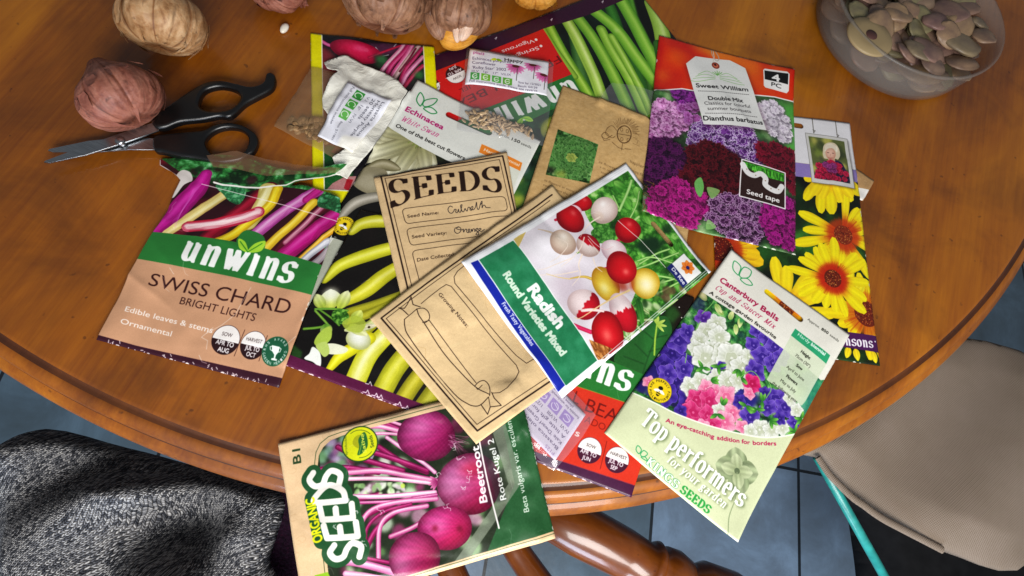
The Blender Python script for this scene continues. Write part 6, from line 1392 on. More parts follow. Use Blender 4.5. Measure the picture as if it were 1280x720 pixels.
# (the label is laid before the bag's film so the film covers it)
for i, (t, w) in enumerate([('P125',.16),('Brassica oleracea',.8),("Kale 'Dwarf Green Curled'",.92),('A little gift for you',.8),('IV.VI   VI.VIII    1/2"    20X20',.9)]):
    y = .10+.115*i; A.text(t, tuple(A.UV([(.06,y)])[0]), tuple(A.UV([(.06+w,y)])[0]), 4.4, '#8c6c9c' if i == 0 else '#4a3c5c', tex=True)
for i in range(4):
    q = A.UV([(.1+.22*i,.60),(.28+.22*i,.60),(.28+.22*i,.80),(.1+.22*i,.80)]); A.fill(q, '#9c84c0', tex=True); c_ = q.mean(0); rr = (q[1][0]-q[0][0])*.32; A.line(arc(c_[0],c_[1],rr,rr*.8,20+i*60,310+i*60,16), 1.1, '#ddd4ea', tex=True); A.line([c_-[rr,0],c_+[rr*.6,rr*.5]], 1, '#ddd4ea', tex=True)
A.text('Suitable for windowsill. Full instructions', tuple(A.UV([(.05,.88)])[0]), tuple(A.UV([(.95,.88)])[0]), 3.2, '#4a3c5c', tex=True); A.text('please visit our grower pages', tuple(A.UV([(.2,.95)])[0]), tuple(A.UV([(.9,.95)])[0]), 3.2, '#4a3c5c', tex=True)
kb = empty('clear_bag', tuple(at(690,520,.003))); tag(kb, 'clear plastic bag with a lilac label, between the envelope and red bean packet', 'bag')
lb = label_sheet('paper_label', A, parent=kb, amp=.0003, add=.0012, seed=8)
fo = poly_sheet('film', [(694,588.5),(687,585),(640,540),(610,505),(640,460),(668,440),(710,480),(746,518),(730,545),(712,568)], .006, purple_film, amp=.0004, puff=.0010, seed=18, crease=1, parent=kb)
packet('seed_packet', art_chard(), 'torn-open tan and green packet with rainbow chard stalks', puff=.0012, coat=.3, rough=.38, seed=14, wr=.0007, crease=10, bstr=.3, bscale=34, lift=lsum(corner(.35,.1,.004,.3), corner(1,.15,.003,.25)))
fl = poly_sheet('plastic_strip', [(262,200),(300,196),(340,204),(385,212),(428,219),(425,224),(380,222),(335,224),(300,216),(270,214)], .004, film('brown_film','#a87850',.22,.3), amp=.0006, seed=15, crease=3, add=.004); tag(fl, 'long translucent brown plastic strip above the torn chard packet', 'plastic scrap')
packet('seed_packet', art_beetroot(), 'organic packet with purple beetroots and bubble lettering, turned sideways', puff=.0014, coat=.5, rough=.3, seed=16, wr=.0008, crease=12, bstr=.3, bscale=40, lift=lambda U, V: .0011*np.exp(-((U-.93)/.035)**2)*(.6+.5*np.sin(V*19+2*np.sin(V*9)))+.0006*np.exp(-((U-.86+.03*np.sin(V*7))/.02)**2)*np.sin(V*11+1)**2)
packet('seed_packet_clear' if False else 'seed_envelope', art_growing(), 'brown paper envelope back with a drawn ribbon banner and notes box', puff=.0014, rough=.72, seed=17, wr=.0004, spec=.2, bstr=.15, bscale=150, crease=3, cat='envelope')
packet('seed_packet', art_radish(), 'white-bordered packet with red, white and yellow round radishes', puff=.0016, coat=.6, rough=.3, seed=19, wr=.0006, crease=6, bstr=.14, bscale=30, lift=lsum(corner(1,0,.003,.3), corner(0,1,.002,.25)))
packet('seed_packet', art_sweet(), 'red-topped packet with a white tag and pink, purple and crimson carnation-like blooms', puff=.0014, coat=.3, rough=.4, seed=20, wr=.0002, lift=lsum(corner(0,1,.0035,.3), corner(1,0,.002,.25)))
packet('seed_packet', art_canterbury(), 'pale green and white packet with violet, pink and white bell flowers', puff=.0014, coat=.3, rough=.4, seed=21, wr=.0002, lift=lsum(corner(0,0,.003,.3), corner(1,1,.003,.25)))
# ================================================================== garlic
def skin(name, cs, dark='#4a3020', sc=1.0):
    m, nt, b = mat(name, .55, .35)
    tc = N(nt, 'ShaderNodeTexCoord'); mp = N(nt, 'ShaderNodeMapping'); mp.inputs['Scale'].default_value = (8*sc,1.8,1); nt.links.new(tc.outputs['UV'], mp.inputs['Vector'])
    n1 = noise(nt, mp.outputs[0], 3.0, 6, .65, .5); v = coords(nt); n2 = noise(nt, v, 75, 5, .65, 1.2); n3 = noise(nt, v, 130, 3)
    c = ramp(nt, [(.25,cs[0]),(.45,cs[1]),(.62,cs[2]),(.8,cs[3])], n1); c = mixc(nt, .45, c, ramp(nt, [(.3,cs[0]),(.5,cs[2]),(.75,cs[3])], n2)); c = mixc(nt, .8, c, ramp(nt, [(.28,dark),(.38,'#ffffff')], n3), 'MULTIPLY')
    mp2 = N(nt, 'ShaderNodeMapping'); mp2.inputs['Scale'].default_value = (22,1.2,1); nt.links.new(tc.outputs['UV'], mp2.inputs['Vector']); n4 = noise(nt, mp2.outputs[0], 2.0, 3, .6, .3); c = mixc(nt, .40, c, ramp(nt, [(.34,dark),(.46,'#ffffff'),(1,'#ffffff')], n4), 'MULTIPLY')
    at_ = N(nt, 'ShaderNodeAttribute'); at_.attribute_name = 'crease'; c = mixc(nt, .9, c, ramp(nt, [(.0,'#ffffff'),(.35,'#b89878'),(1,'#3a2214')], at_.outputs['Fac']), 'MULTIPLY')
    nt.links.new(c, b.inputs['Base Color']); ad = N(nt, 'ShaderNodeMath', operation='ADD'); nt.links.new(n3, ad.inputs[0]); nt.links.new(n2, ad.inputs[1]); bump(nt, b, ad.outputs[0], .55, .0012)
    b.inputs['Subsurface Weight'].default_value = .08; b.inputs['Subsurface Radius'].default_value = (.004,.002,.001)
    return m
def bulb(x, y, r, axis, cs, label, lobes=7, seed=1, squash=.76, neck=.25, roots=0, stem=True, lob=.07, dark='#4a3020', wisps=14):
    """bulb of radius r lying with its neck along axis (x, y, z)"""
    rs = random.Random(seed); zc = r*.86; c = at(x, y, zc)
    t = empty('garlic_bulb', (c[0],c[1],0)); tag(t, label, 'garlic bulb')
    nu, nv = 180, 70; vs, uvs, crs = [], [], []
    ph = rs.random()*6
    for j in range(nv+1):
        f = j/nv; th = math.pi*f                      # 0 = neck, pi = root plate
        for i in range(nu+1):
            a = 2*math.pi*i/nu; s = math.sin(th)
            lb_ = abs(math.cos(lobes*.5*a+ph+.25*math.sin(a*2+seed)))**.42; rr = r*(1+lob*(lb_-.6)*s*1.4+.025*mnoise.noise(Vector((math.cos(a)*2,math.sin(a)*2,f*3+seed))))
            rr *= 1+.03*mnoise.noise(Vector((math.cos(a)*6,math.sin(a)*6,f*5+seed)))
            rr *= 1+.022*mnoise.noise(Vector((math.cos(a)*11+seed,math.sin(a)*11,f*3)))*s; z = math.cos(th)*squash*r; x_ = s**.85*rr*(1-.10*math.cos(th))
            if f < .3: q = 1-f/.3; x_ = x_*(1-.62*q)+.0048*q; z += r*neck*(q**1.5)*1.3
            if f > .9: z += r*.10*(f-.9)*10
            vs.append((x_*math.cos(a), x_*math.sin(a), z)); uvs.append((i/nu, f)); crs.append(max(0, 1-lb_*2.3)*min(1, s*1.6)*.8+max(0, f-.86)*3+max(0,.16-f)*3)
    fs = [(j*(nu+1)+i, (j+1)*(nu+1)+i, (j+1)*(nu+1)+i+1, j*(nu+1)+i+1) for j in range(nv) for i in range(nu)]
    me = bpy.data.meshes.new('skin'); me.from_pydata(vs, [], fs); me.update(); uv = me.uv_layers.new(name='UVMap')
    for l in me.loops: uv.data[l.index].uv = uvs[l.vertex_index]
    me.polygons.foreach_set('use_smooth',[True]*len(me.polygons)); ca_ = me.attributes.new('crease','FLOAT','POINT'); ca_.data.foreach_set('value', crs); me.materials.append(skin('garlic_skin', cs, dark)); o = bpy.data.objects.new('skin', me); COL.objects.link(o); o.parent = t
    q = Vector(axis).normalized().to_track_quat('Z','Y'); M = q.to_matrix().to_4x4()
    o.rotation_mode = 'QUATERNION'; o.rotation_quaternion = q
    low = min((M@Vector(v)).z for v in vs); o.location = (0,0,-low)
    zc = -low
    sm, nt, b = mat('dry_root', .8, .2); nt.links.new(ramp(nt, [(.3,'#2c2014'),(.7,'#6c5438')], noise(nt, coords(nt), 200, 3)), b.inputs['Base Color'])
    if stem:
        so = lathe('stalk', [(.0038,r*squash*.9),(.0042,r*(squash+neck)*1.0),(.0034,r*(squash+neck)*1.0+.006),(.003,r*(squash+neck)+.010),(.0001,r*(squash+neck)+.0095)], sm, t, n=14, loc=(0,0,zc)); so.rotation_mode = 'QUATERNION'; so.rotation_quaternion = q
    if roots:
        V, Fc = [], []
        for k in range(roots):
            a = rs.random()*6.28; r0 = rs.random()**.5*r*.2; L = rs.uniform(.003,.009); p = Vector((r0*math.cos(a), r0*math.sin(a), -squash*r*.93)); d = Vector((math.cos(a)*.7, math.sin(a)*.7, -1)).normalized(); w = .00022
            for s_ in range(4):
                i0 = len(V); 
                for e in range(3): V.append(tuple(p+Vector((math.cos(e*2.1)*w, math.sin(e*2.1)*w, 0))))
                if s_: 
                    for e in range(3): Fc.append((i0-3+e, i0-3+(e+1)%3, i0+(e+1)%3, i0+e))
                p = p+d*L/3; d = (d+Vector((rs.uniform(-.5,.5),rs.uniform(-.5,.5),rs.uniform(-.3,.3)))).normalized(); w *= .75
        ro = mesh_obj('roots', V, Fc, sm, t, loc=(0,0,zc)); ro['kind'] = 'stuff'; ro.rotation_mode = 'QUATERNION'; ro.rotation_quaternion = q
        pl = lathe('root_plate', [(.0001,-squash*r*.955),(r*.2,-squash*r*.95),(r*.26,-squash*r*.86)], sm, t, n=20, loc=(0,0,zc)); pl.rotation_mode = 'QUATERNION'; pl.rotation_quaternion = q
    # loose papery flakes of skin
    if wisps:
        for k in range(wisps):
            V, Fc = [], []
            a0 = rs.random()*6.28; f0 = rs.uniform(.25,.8); wa = rs.uniform(.05,.16); lf = rs.uniform(.1,.3); i0 = len(V)
            for s_ in range(6):
                f = f0+lf*s_/5; s2 = math.sin(math.pi*min(f,.98)); off = 1.012+.17*(s_/5)**2*rs.uniform(.6,1)
                for e in (-1,0,1):
                    a = a0+wa*e*(1-.8*abs(s_/5-.4)); rr = r*off*(1+lob*(abs(math.cos(lobes*.5*a+ph))**.6-.6)*s2*1.4)+(.0006 if e else 0)
                    V.append((s2**.85*rr*math.cos(a), s2**.85*rr*math.sin(a), math.cos(math.pi*f)*squash*r*off))
            for s_ in range(5):
                for e in range(2): b0 = i0+s_*3+e; Fc.append((b0,b0+3,b0+4,b0+1))
            fo_ = mesh_obj('skin_flake', V, Fc, me.materials[0], t, loc=(0,0,zc)); fo_.rotation_mode = 'QUATERNION'; fo_.rotation_quaternion = q
    return t
TAN = ['#5c3214','#94663a','#b8926a','#d4bc98']; PINK = ['#4e241c','#7c4438','#96604e','#b88474']; BRN = ['#38200f','#6c4632','#946a4e','#bc947a']; ORG = ['#7a4410','#b0701c','#c88c38','#d8ac68']
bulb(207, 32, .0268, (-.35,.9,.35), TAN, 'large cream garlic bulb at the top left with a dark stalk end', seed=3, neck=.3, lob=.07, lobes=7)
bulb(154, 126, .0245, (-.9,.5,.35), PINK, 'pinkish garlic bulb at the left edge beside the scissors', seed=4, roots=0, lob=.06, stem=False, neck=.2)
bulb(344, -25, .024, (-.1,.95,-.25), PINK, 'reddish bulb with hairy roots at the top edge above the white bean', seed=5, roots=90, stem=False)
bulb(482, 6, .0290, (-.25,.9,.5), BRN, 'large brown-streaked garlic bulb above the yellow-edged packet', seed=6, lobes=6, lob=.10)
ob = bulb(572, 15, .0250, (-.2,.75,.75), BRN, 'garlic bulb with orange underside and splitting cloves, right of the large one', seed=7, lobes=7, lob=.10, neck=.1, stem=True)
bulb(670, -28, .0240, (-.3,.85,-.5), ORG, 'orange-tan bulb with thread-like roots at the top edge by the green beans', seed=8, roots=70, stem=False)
# split cloves and torn skin standing out of the open bulb; its orange underside
cm = skin('clove_skin', ['#8a5848','#b88c74','#d8b8a0','#ecdccc']); om = skin('orange_skin', ['#8a4c0c','#c07c1c','#d89c38','#e0b460'])
cz = .0250*.86; oc = at(572,15,cz)
def clove(px, py, z, L, w, ang, tilt, m, nm='clove'):
    bm = bmesh.new(); bmesh.ops.create_uvsphere(bm, u_segments=24, v_segments=18, radius=1); uvl = bm.loops.layers.uv.new('UVMap')
    for v in bm.verts:
        t = v.co.z; k = (1-max(0,t))**.55*.9+.1 if t > 0 else 1.0; ridge = 1+.12*max(0, v.co.x)
        v.co = Vector((v.co.x*w*k*ridge, v.co.y*w*k*.8, t*L*(1 if t < 0 else 1.35)))
    for f in bm.faces:
        for l in f.loops: l[uvl].uv = (math.atan2(l.vert.co.y, l.vert.co.x)/6.283+.5, l.vert.co.z/L*.3+.5)
    me = bpy.data.meshes.new(nm); bm.to_mesh(me); bm.free(); me.polygons.foreach_set('use_smooth',[True]*len(me.polygons)); me.materials.append(m)
    o = bpy.data.objects.new(nm, me); COL.objects.link(o); o.parent = ob; p = at(px,py,z); o.location = (p[0]-ob.location.x, p[1]-ob.location.y, z); o.rotation_euler = (tilt, 0, math.radians(ang)+math.radians(24)); return o
clove(546, 20, .024, .018, .0100, 14, -1.25, skin('brown_clove_skin', BRN)); clove(584, 30, .030, .013, .0052, -22, -1.1, cm); clove(601, 12, .027, .018, .0078, -14, -1.25, skin('brown_clove_skin', BRN)); clove(571, 30, .029, .013, .0036, 4, -1.0, cm)
lo = clove(573, 26, .0185, .0225, .0232, 60, -1.57, om, 'orange_underside'); lo.scale = (1,.8,.78); lo.location.z = .0150
# ================================================================== white bean
wb, nt, b = mat('bean_skin', .3, .5, .3); nt.links.new(ramp(nt, [(.3,'#d8d2c2'),(.7,'#efebdf')], noise(nt, coords(nt), 200, 2)), b.inputs['Base Color'])
me = seed_mesh('bean'); me.materials.append(wb); o = bpy.data.objects.new('white_bean', me); COL.objects.link(o); p = at(355.5,35.5,.002); d = at(360,28,.002)-at(351,43,.002)
o.location = (p[0],p[1],.0022); o.rotation_euler = (0,0,math.atan2(d[1],d[0])); tag(o, 'single white bean lying alone on the wood above the scissors', 'bean')
# ================================================================== scissors
bl, nt, b = mat('black_plastic', .32, .5); nt.links.new(ramp(nt, [(.3,'#060607'),(.7,'#0d0d0e')], noise(nt, coords(nt), 80, 3)), b.inputs['Base Color']); bump(nt, b, noise(nt, coords(nt), 900, 2), .08, .0003)
st, nt, b = mat('brushed_steel', .28, .5, metal=1.0); nt.links.new(ramp(nt, [(.3,'#8c9094'),(.7,'#b8bcc0')], noise(nt, coords(nt, 'Object', (1,30,1)), 60, 3)), b.inputs['Base Color'])
def cut_shape(name, outer, holes, z, ext, bev, m, parent, px_z=.006, smooth=True):
    cu = bpy.data.curves.new(name, 'CURVE'); cu.dimensions = '2D'; cu.fill_mode = 'BOTH'; cu.extrude = ext; cu.bevel_depth = bev; cu.bevel_resolution = 5; cu.resolution_u = 6
    for L in [outer]+holes:
        P = spline([at(x,y,px_z)[:2] for x,y in L], 6, True) if smooth else np.array([at(x,y,px_z)[:2] for x,y in L])
        ar_ = .5*sum(P[i][0]*P[(i+1)%len(P)][1]-P[(i+1)%len(P)][0]*P[i][1] for i in range(len(P))); tg = np.roll(P,-1,0)-np.roll(P,1,0); tg /= np.hypot(*tg.T)[:,None]+1e-9
        P = P+np.stack([-tg[:,1],tg[:,0]],1)*bev*.8*np.sign(ar_)*(1 if L is outer else -1)
        sp = cu.splines.new('POLY'); sp.points.add(len(P)-1); sp.use_cyclic_u = True
        for i, q in enumerate(P): sp.points[i].co = (q[0],q[1],0,1)
    o = bpy.data.objects.new('tmp', cu); COL.objects.link(o); dg = bpy.context.evaluated_depsgraph_get(); me = bpy.data.meshes.new_from_object(o.evaluated_get(dg)); bpy.data.objects.remove(o); bpy.data.curves.remove(cu)
    me.materials.clear(); me.materials.append(m); me.polygons.foreach_set('use_smooth',[True]*len(me.polygons)); me.name = name
    r = bpy.data.objects.new(name, me); COL.objects.link(r); r.location = (-parent.location.x, -parent.location.y, z); r.parent = parent
    me.shade_smooth() if hasattr(me,'shade_smooth') else None
    return r
sc_ = empty('scissors', tuple(at(200,165,0))); tag(sc_, 'black-handled scissors lying partly open on the table at left', 'scissors')
B_ = .0013
up_o = [(197,162),(194,151),(214,136.5),(241,117.5),(260,107.5),(279,105.5),(297,109),(312,112.5),(324,111),(332,106),(335,97),(340,95),(344.5,98.5),(345,107),(340,115.5),(324,124.5),(308,133.5),(295,145.5),(287,149.5),(276,148.5),(255,152.5),(228,155.5),(209,162.5)]
up_h = [(250.5,130),(258,117),(276.5,111.8),(295,115.5),(303,123),(300.5,132),(290.5,140),(276.5,143.4),(262,143),(252,138.5)]
lo_o = [(194,172.5),(214,168.6),(241,166),(256,164),(268,158),(284.6,155),(303,158),(318,167),(322.4,177),(318,189),(310,194.5),(299,200.5),(280,203),(262,201),(245,198),(225,195.5),(205,191),(194,188)]
lo_h = [(256.5,181),(260.5,170.5),(274,162),(290,159.8),(304,163.5),(312,174),(308.5,187.5),(298,196),(282,198.8),(266,195)]
cut_shape('handle', up_o, [up_h], .0072, .0011, .0022, bl, sc_); cut_shape('handle', lo_o, [lo_h], .0048, .0011, .0022, bl, sc_)
cut_shape('blade', [(200,154),(180,160),(150,170),(100,188),(60,203),(58,205),(64,206),(110,196),(160,180),(200,166)], [], .0078, .0004, .0002, st, sc_, smooth=False)
cut_shape('blade', [(200,173),(170,172),(150,172),(110,176),(62,186),(60,188),(66,190),(120,190),(160,187),(200,187)], [], .0054, .0004, .0002, st, sc_, smooth=False)
p = at(151,177,.008); lathe('screw', [(.0001,.0104),(.0022,.0102),(.003,.0094),(.003,.0066)], st, sc_, loc=(p[0]-sc_.location.x, p[1]-sc_.location.y, 0), n=24)
# ================================================================== tub of cloves
def circ3(a, b, c):
    A_ = np.array([[2*(b[0]-a[0]),2*(b[1]-a[1])],[2*(c[0]-a[0]),2*(c[1]-a[1])]]); r = np.array([b@b-a@a, c@c-a@a]); ctr = np.linalg.solve(A_, r); return ctr, float(np.hypot(*(a-ctr)))
ctr, R = circ3(at(1016,18,.0)[:2], at(1050,87,.0)[:2], at(1119,126,.0)[:2])
tb, nt, b = mat('frosted_plastic', .25, .5); b.inputs['Base Color'].default_value = lin('#8c8680'); b.inputs['Alpha'].default_value = .30; bump(nt, b, noise(nt, coords(nt), 40, 2), .1, .002)
tub = empty('plastic_tub', (ctr[0], ctr[1], 0)); tag(tub, 'round translucent plastic tub of sliced pieces at the top right corner', 'tub')
hh = .034
lathe('tub_wall', [(.001,.001),(R*.94,.001),(R*.985,.003),(R,.008),(R*1.02,hh*.6),(R*1.035,hh),(R*1.05,hh+.001),(R*1.05,hh+.003),(R*1.02,hh+.003),(R*1.005,hh*.6),(R*.985,.008),(R*.93,.003),(.001,.003)], tb, tub, n=120)
sl, nt, b = mat('pale_slices', .45, .4); oi = N(nt,'ShaderNodeObjectInfo'); nn = noise(nt, coords(nt), 60, 4, .6); cc = ramp(nt, [(0,'#7c6260'),(.35,'#988268'),(.6,'#866a6a'),(.85,'#868264')], oi.outputs['Random']); cc = mixc(nt, .6, cc, ramp(nt, [(.35,'#6c5a5c'),(.6,'#b0a48c')], nn), 'OVERLAY'); nt.links.new(cc, b.inputs['Base Color']); bump(nt, b, nn, .3, .002)
ey = mat('dark_core', .6, .3, col='#4c302c')[0]
rs = random.Random(9); src = None
for k in range(150):
    a = rs.random()*6.28; rr = R*.86*math.sqrt(rs.random()); x_, y_ = ctr[0]+rr*math.cos(a), ctr[1]+rr*math.sin(a)
    if y_ > ctr[1]+R*.75: continue
    if src is None:
        bm = bmesh.new(); bmesh.ops.create_icosphere(bm, subdivisions=3, radius=1)
        for v in bm.verts: v.co = v.co*(1+.22*mnoise.noise(v.co*1.4)); v.co = Vector((v.co.x*.016, v.co.y*.012*(1-.2*v.co.x/1), v.co.z*.0035))
        me = bpy.data.meshes.new('slice'); bm.to_mesh(me); bm.free(); me.polygons.foreach_set('use_smooth',[True]*len(me.polygons)); me.materials.append(sl); src = bpy.data.objects.new('pale_slice', me); o = src
    else: o = src.copy()
    COL.objects.link(o); o.location = (x_, y_, .006+.026*k/150+.001*rs.random()); o.rotation_euler = (rs.uniform(-.35,.35), rs.uniform(-.35,.35), rs.uniform(0,6.28)); q = rs.uniform(.8,1.25)*(1 if rr < R*.75 else .75)*(1.25 if k < 70 else 1); o.scale = (q,q,q)
    tag(o, 'pale pinkish slice inside the round plastic tub', 'slice', 'pale slices in the tub')
lm, nt, b = mat('cloudy_plastic', .3, .5); b.inputs['Base Color'].default_value = lin('#8c8278'); b.inputs['Alpha'].default_value = .5; bump(nt, b, noise(nt, coords(nt), 30, 2), .15, .002)
rg = at(1087,46,.034); rt = empty('ring_slice', tuple(rg)); tag(rt, 'large cream slice with a dark round centre on top in the tub', 'slice')
lathe('flesh', [(.0001,.002),(.011,.0025),(.019,.0015),(.0205,0),(.019,-.0015),(.0001,-.002)], mat('cream_flesh', .5, .4, col='#94805c')[0], rt, n=40); lathe('core', [(.0001,.0029),(.0045,.0029),(.0050,.0022)], ey, rt, n=24)
# ================================================================== chair below the table edge
def turned(name, a, b_, pr, parent, m=dw, n=40):
    a = Vector(a); b_ = Vector(b_); L = (b_-a).length; q = (b_-a).normalized().to_track_quat('Z','Y')
    o = lathe(name, [(r, f*L) for f, r in pr], m, parent, n=n, loc=tuple(a-parent.location)); o.rotation_mode = 'QUATERNION'; o.rotation_quaternion = q; return o
ch = empty('wooden_chair', (.1,-.1,-.74)); tag(ch, 'orange-brown turned wooden chair tucked below the table edge', 'chair')
Z = -.13
a1 = at(660,628,Z); b1 = at(985,800,Z-.02)
turned('arm_post', a1, b1, [(0,.001),(.02,.018),(.2,.0215),(.36,.0205),(.445,.018),(.452,.0205),(.465,.0225),(.48,.0205),(.488,.0185),(.5,.022),(.54,.0235),(.585,.021),(.60,.017),(.61,.020),(.64,.026),(.75,.030),(.9,.026),(1,.001)], ch)
turned('spindle', at(612,640,Z-.06), at(730,810,Z-.06), [(0,.001),(.01,.009),(.3,.012),(.6,.013),(.62,.015),(.64,.012),(1,.010),(1,.001)], ch)
turned('spindle', at(545,665,Z-.06), at(600,800,Z-.06), [(0,.001),(.01,.009),(.3,.012),(.6,.013),(1,.010),(1,.001)], ch)
turned('back_rail', at(540,812,Z-.05), at(1010,806,Z-.05), [(0,.001),(.01,.016),(.3,.02),(.7,.02),(.99,.016),(1,.001)], ch)
# ================================================================== knitwear and cloths
def heap(name, pts, z0, m, hfun, step, label, cat, base=.10, parent=None):
    pts = spline(pts, 5, True)
    W = np.array([at(x,y,z0)[:2] for x,y in pts]); x0,y0 = W.min(0); x1,y1 = W.max(0); nx = int((x1-x0)/step)+1; ny = int((y1-y0)/step)+1
    bm = bmesh.new(); bm.faces.new([bm.verts.new((p[0],p[1],0)) for p in W])
    for k in range(1, nx): bmesh.ops.bisect_plane(bm, geom=bm.verts[:]+bm.edges[:]+bm.faces[:], plane_co=(x0+k*step,0,0), plane_no=(1,0,0))
    for k in range(1, ny): bmesh.ops.bisect_plane(bm, geom=bm.verts[:]+bm.edges[:]+bm.faces[:], plane_co=(0,y0+k*step,0), plane_no=(0,1,0))
    co = np.array([v.co[:2] for v in bm.verts]); dm = np.full(len(co), 9.)
    for i in range(len(W)):
        a, b_ = W[i], W[(i+1)%len(W)]; d = b_-a; t = np.clip(((co-a)@d)/(d@d+1e-12), 0, 1); dm = np.minimum(dm, np.hypot(*(co-a-t[:,None]*d).T))
    Zz = hfun(co[:,0], co[:,1], dm)*np.clip(dm/.03,0,1)**.5
    for v, z in zip(bm.verts, Zz): v.co = (v.co.x-x0, v.co.y-y0, z+base)
    bm.normal_update()
    if sum(f.normal.z for f in bm.faces) < 0: bmesh.ops.reverse_faces(bm, faces=bm.faces[:])
    me = bpy.data.meshes.new(name); bm.to_mesh(me); bm.free(); me.materials.append(m); me.polygons.foreach_set('use_smooth',[True]*len(me.polygons))
    o = bpy.data.objects.new(name, me); COL.objects.link(o); o.location = (x0,y0,z0-base)
    s = o.modifiers.new('thickness','SOLIDIFY'); s.thickness = .004; s.offset = -1; tag(o, label, cat); return o
km, nt, b = mat('heather_knit', .95, .1)
v = coords(nt, 'Object', (1,1,1), (0,0,.35))
sx = N(nt, 'ShaderNodeSeparateXYZ'); wn = N(nt, 'ShaderNodeTexNoise', Scale=14, Detail=2); nt.links.new(v, wn.inputs['Vector'])
va = N(nt, 'ShaderNodeVectorMath', operation='SCALE'); va.inputs['Scale'].default_value = .03; nt.links.new(wn.outputs['Color'], va.inputs[0]); vb = N(nt, 'ShaderNodeVectorMath', operation='ADD'); nt.links.new(v, vb.inputs[0]); nt.links.new(va.outputs[0], vb.inputs[1]); nt.links.new(vb.outputs[0], sx.inputs[0])
def M_(op, a, b=None, c=None):
    n = N(nt, 'ShaderNodeMath', operation=op)
    for i, q in enumerate((a,b,c)):
        if q is None: continue
        if hasattr(q, 'links'): nt.links.new(q, n.inputs[i])
        else: n.inputs[i].default_value = q
    return n.outputs[0]
PX, PY = 1/.0025, 1/.0020
fx = M_('FRACT', M_('MULTIPLY', sx.outputs['X'], PX)); ax_ = M_('ABSOLUTE', M_('SUBTRACT', fx, .5))          # 0 mid column, .5 at its sides
yy = M_('ADD', M_('MULTIPLY', sx.outputs['Y'], PY), M_('MULTIPLY', ax_, -1.7)); fy = M_('FRACT', yy); st_ = M_('ABSOLUTE', M_('SUBTRACT', fy, .5))
hgt = M_('MULTIPLY', M_('SUBTRACT', 1.0, M_('MULTIPLY', st_, 1.7)), M_('SUBTRACT', 1.0, M_('POWER', M_('ABSOLUTE', M_('SUBTRACT', M_('MULTIPLY', ax_, 4.0), 1.0)), 2.5)))
ci = N(nt, 'ShaderNodeCombineXYZ'); nt.links.new(M_('FLOOR', M_('MULTIPLY', sx.outputs['X'], PX*2)), ci.inputs[0]); nt.links.new(M_('FLOOR', yy), ci.inputs[1]); wnz = N(nt, 'ShaderNodeTexWhiteNoise'); wnz.noise_dimensions = '2D'; nt.links.new(ci.outputs[0], wnz.inputs['Vector'])
fib = noise(nt, v, 700, 3, .7); mx = M_('ADD', M_('MULTIPLY', wnz.outputs['Value'], .55), M_('MULTIPLY', fib, .6))
hx = ramp(nt, [(.2,'#22242c'),(.4,'#555860'),(.56,'#94959a'),(.74,'#c0c0c2'),(1,'#deddda')], mx)
cc = mixc(nt, .9, hx, ramp(nt, [(.0,'#120f12'),(.25,'#8a8684'),(.6,'#ffffff')], hgt), 'MULTIPLY'); nt.links.new(cc, b.inputs['Base Color'])
bump(nt, b, M_('ADD', hgt, M_('MULTIPLY', fib, .5)), .9, .0016)
P0 = at(220,640,-.1); P1 = at(215,682,-.1); P2 = at(330,650,-.1)
def knit_h(X, Y, dm):
    d = np.hypot((X-P1[0])/.05, (Y-P1[1])/.026); h = .05-.06*np.exp(-d**2*1.2)
    d2 = np.hypot((X-P2[0])/.055, (Y-P2[1])/.05); h = h+.022*np.exp(-d2**2)
    for i, (a, f, s_) in enumerate([(.5,38,.011),(1.3,55,.006),(2.4,47,.008)]): h = h+s_*np.sin((X*math.cos(a)+Y*math.sin(a))*f*2+i+3*np.sin(Y*30+i))
    return h
heap('knitted_jumper', [(40,540),(160,560),(270,590),(330,605),(356,625),(348,665),(338,700),(352,730),(380,800),(60,800),(0,640)], -.16, km, knit_h, .0022, 'grey and cream heather knitted jumper heaped below the table edge, bottom left', 'jumper')
pm_, nt, b = mat('plum_fabric', .9, .15); nt.links.new(ramp(nt, [(.3,'#120a14'),(.6,'#2a1026'),(.8,'#4a1428')], noise(nt, coords(nt), 420, 3, .7)), b.inputs['Base Color']); bump(nt, b, noise(nt, coords(nt), 400, 3), .8, .002)
heap('plum_cloth', [(290,580),(420,610),(520,660),(520,800),(300,800)], -.21, pm_, lambda X,Y,dm: .02+.01*np.sin(X*60+Y*30), .004, 'dark plum cloth between the knitted jumper and the beetroot packet', 'cloth')
bg, nt, b = mat('beige_canvas', .85, .2); nt.links.new(ramp(nt, [(.2,'#786a5c'),(.8,'#84766a')], noise(nt, coords(nt), 30, 5, .6)), b.inputs['Base Color']); w1 = N(nt, 'ShaderNodeTexWave', Scale=220); w2 = N(nt, 'ShaderNodeTexWave', Scale=220); w2.bands_direction = 'Y'; cv_ = coords(nt, 'Object', (1,1,1), (0,0,.6)); nt.links.new(cv_, w1.inputs['Vector']); nt.links.new(cv_, w2.inputs['Vector']); wm = N(nt, 'ShaderNodeMath', operation='MULTIPLY'); nt.links.new(w1.outputs['Fac'], wm.inputs[0]); nt.links.new(w2.outputs['Fac'], wm.inputs[1]); bump(nt, b, wm.outputs[0], .5, .001)
cbag = heap('canvas_bag', [(1000,560),(1024,574),(1037,594),(1052,610),(1068,625),(1081,634),(1093,643),(1107,652),(1122,660),(1180,690),(1290,700),(1330,480),(1160,420),(1060,500)], -.10, bg, lambda X,Y,dm: .012+.006*np.sin(X*40-Y*22), .004, 'beige canvas bag hanging below the right table edge', 'bag', base=.05)
hp = spline([(1024,574),(1037,594),(1052,610),(1068,625),(1081,634),(1093,643),(1107,652),(1122,660),(1180,690)], 8)
hv, hf = [], []
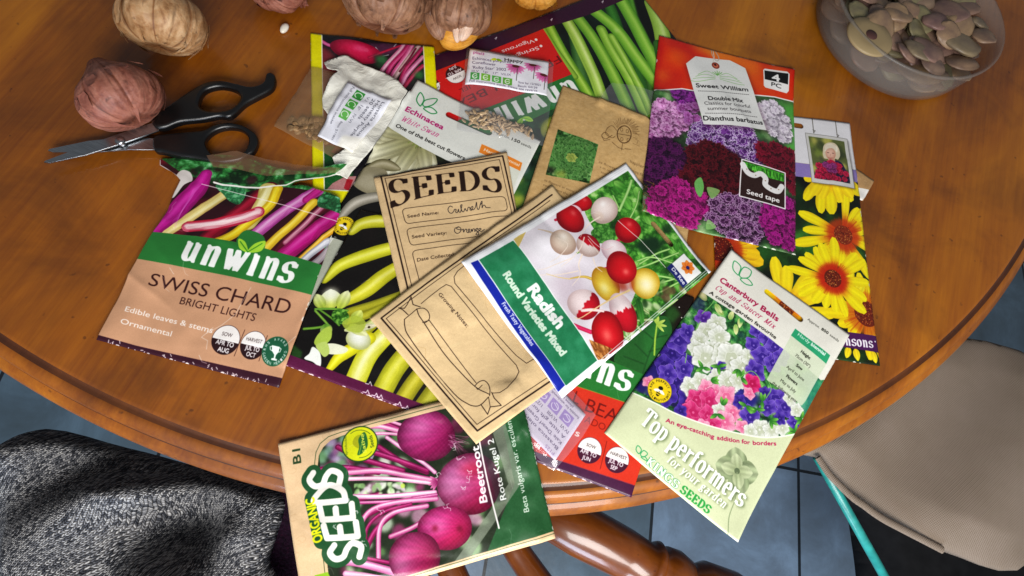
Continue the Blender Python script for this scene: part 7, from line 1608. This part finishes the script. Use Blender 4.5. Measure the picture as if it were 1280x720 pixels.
for i, (x, y) in enumerate(hp):
    c_ = at(x-1.5, y-2.5, -.092); dd = at(*(hp[min(i+1,len(hp)-1)]), -.092)-at(*(hp[max(i-1,0)]), -.092); nn_ = np.array([-dd[1], dd[0]])/np.hypot(dd[0],dd[1])
    for k in range(8): a = k*math.pi/4; hv.append((c_[0]+nn_[0]*math.cos(a)*.0032-cbag.location.x, c_[1]+nn_[1]*math.cos(a)*.0032-cbag.location.y, c_[2]+math.sin(a)*.0016-cbag.location.z))
    if i: hf += [((i-1)*8+k, (i-1)*8+(k+1)%8, i*8+(k+1)%8, i*8+k) for k in range(8)]
mesh_obj('hem', hv, hf, bg, cbag)
dk, nt, b = mat('black_fabric', .8, .2); nt.links.new(ramp(nt, [(.3,'#08080a'),(.7,'#141416')], noise(nt, coords(nt), 60, 3)), b.inputs['Base Color'])
heap('black_bag', [(1046,600),(1058,640),(1066,690),(1076,760),(1100,820),(1320,820),(1320,620),(1120,560)], -.42, dk, lambda X,Y,dm: .06+.01*np.sin(X*40), .006, 'black bag on the floor at the lower right under the canvas bag', 'bag')
tq, nt, b = mat('teal_plastic', .4, .5, .2); nt.links.new(ramp(nt, [(.3,'#1f7f7a'),(.7,'#2fa49c')], noise(nt, coords(nt), 60, 4)), b.inputs['Base Color'])
ho = empty('garden_cane', tuple(at(1037,592,-.16))); tag(ho, 'thin teal cane slanting down beside the canvas bag, lower right', 'cane')
turned('cane', at(1022,572,-.13), at(1150,800,-.30), [(0,.0005),(0.001,.0042),(1,.0052),(1,.0005)], ho, tq, 16)
# ================================================================== light
w = bpy.data.worlds.new('World'); SC.world = w; w.use_nodes = True; bgd = w.node_tree.nodes['Background']; bgd.inputs['Color'].default_value = (.86,.92,1.0,1); bgd.inputs['Strength'].default_value = .19
def area(name, loc, tgt, size, power, col):
    l = bpy.data.lights.new(name, 'AREA'); l.shape = 'RECTANGLE'; l.size, l.size_y = size; l.energy = power; l.color = col
    o = bpy.data.objects.new(name, l); COL.objects.link(o); o.location = loc; o.rotation_mode = 'QUATERNION'; o.rotation_quaternion = (Vector(tgt)-Vector(loc)).to_track_quat('-Z','Y'); return o
area('window_light', (.32,-.50,.50), (.02,.12,0), (.65,.42), 13.6, (1.0,.98,.95))
area('low_cool_fill', (.25,-1.3,-.12), (0,-.1,-.45), (.8,.5), 17, (.66,.8,1.0))  # added fill, no window there: cools and brightens floor, jumper and chair
SC.view_settings.view_transform = 'Standard'; SC.view_settings.look = 'None'; SC.view_settings.exposure = 0; SC.view_settings.gamma = 1
SC.cycles.max_bounces = 8; SC.cycles.transparent_max_bounces = 24; SC.cycles.caustics_reflective = False; SC.cycles.caustics_refractive = False
bpy.context.view_layer.update()
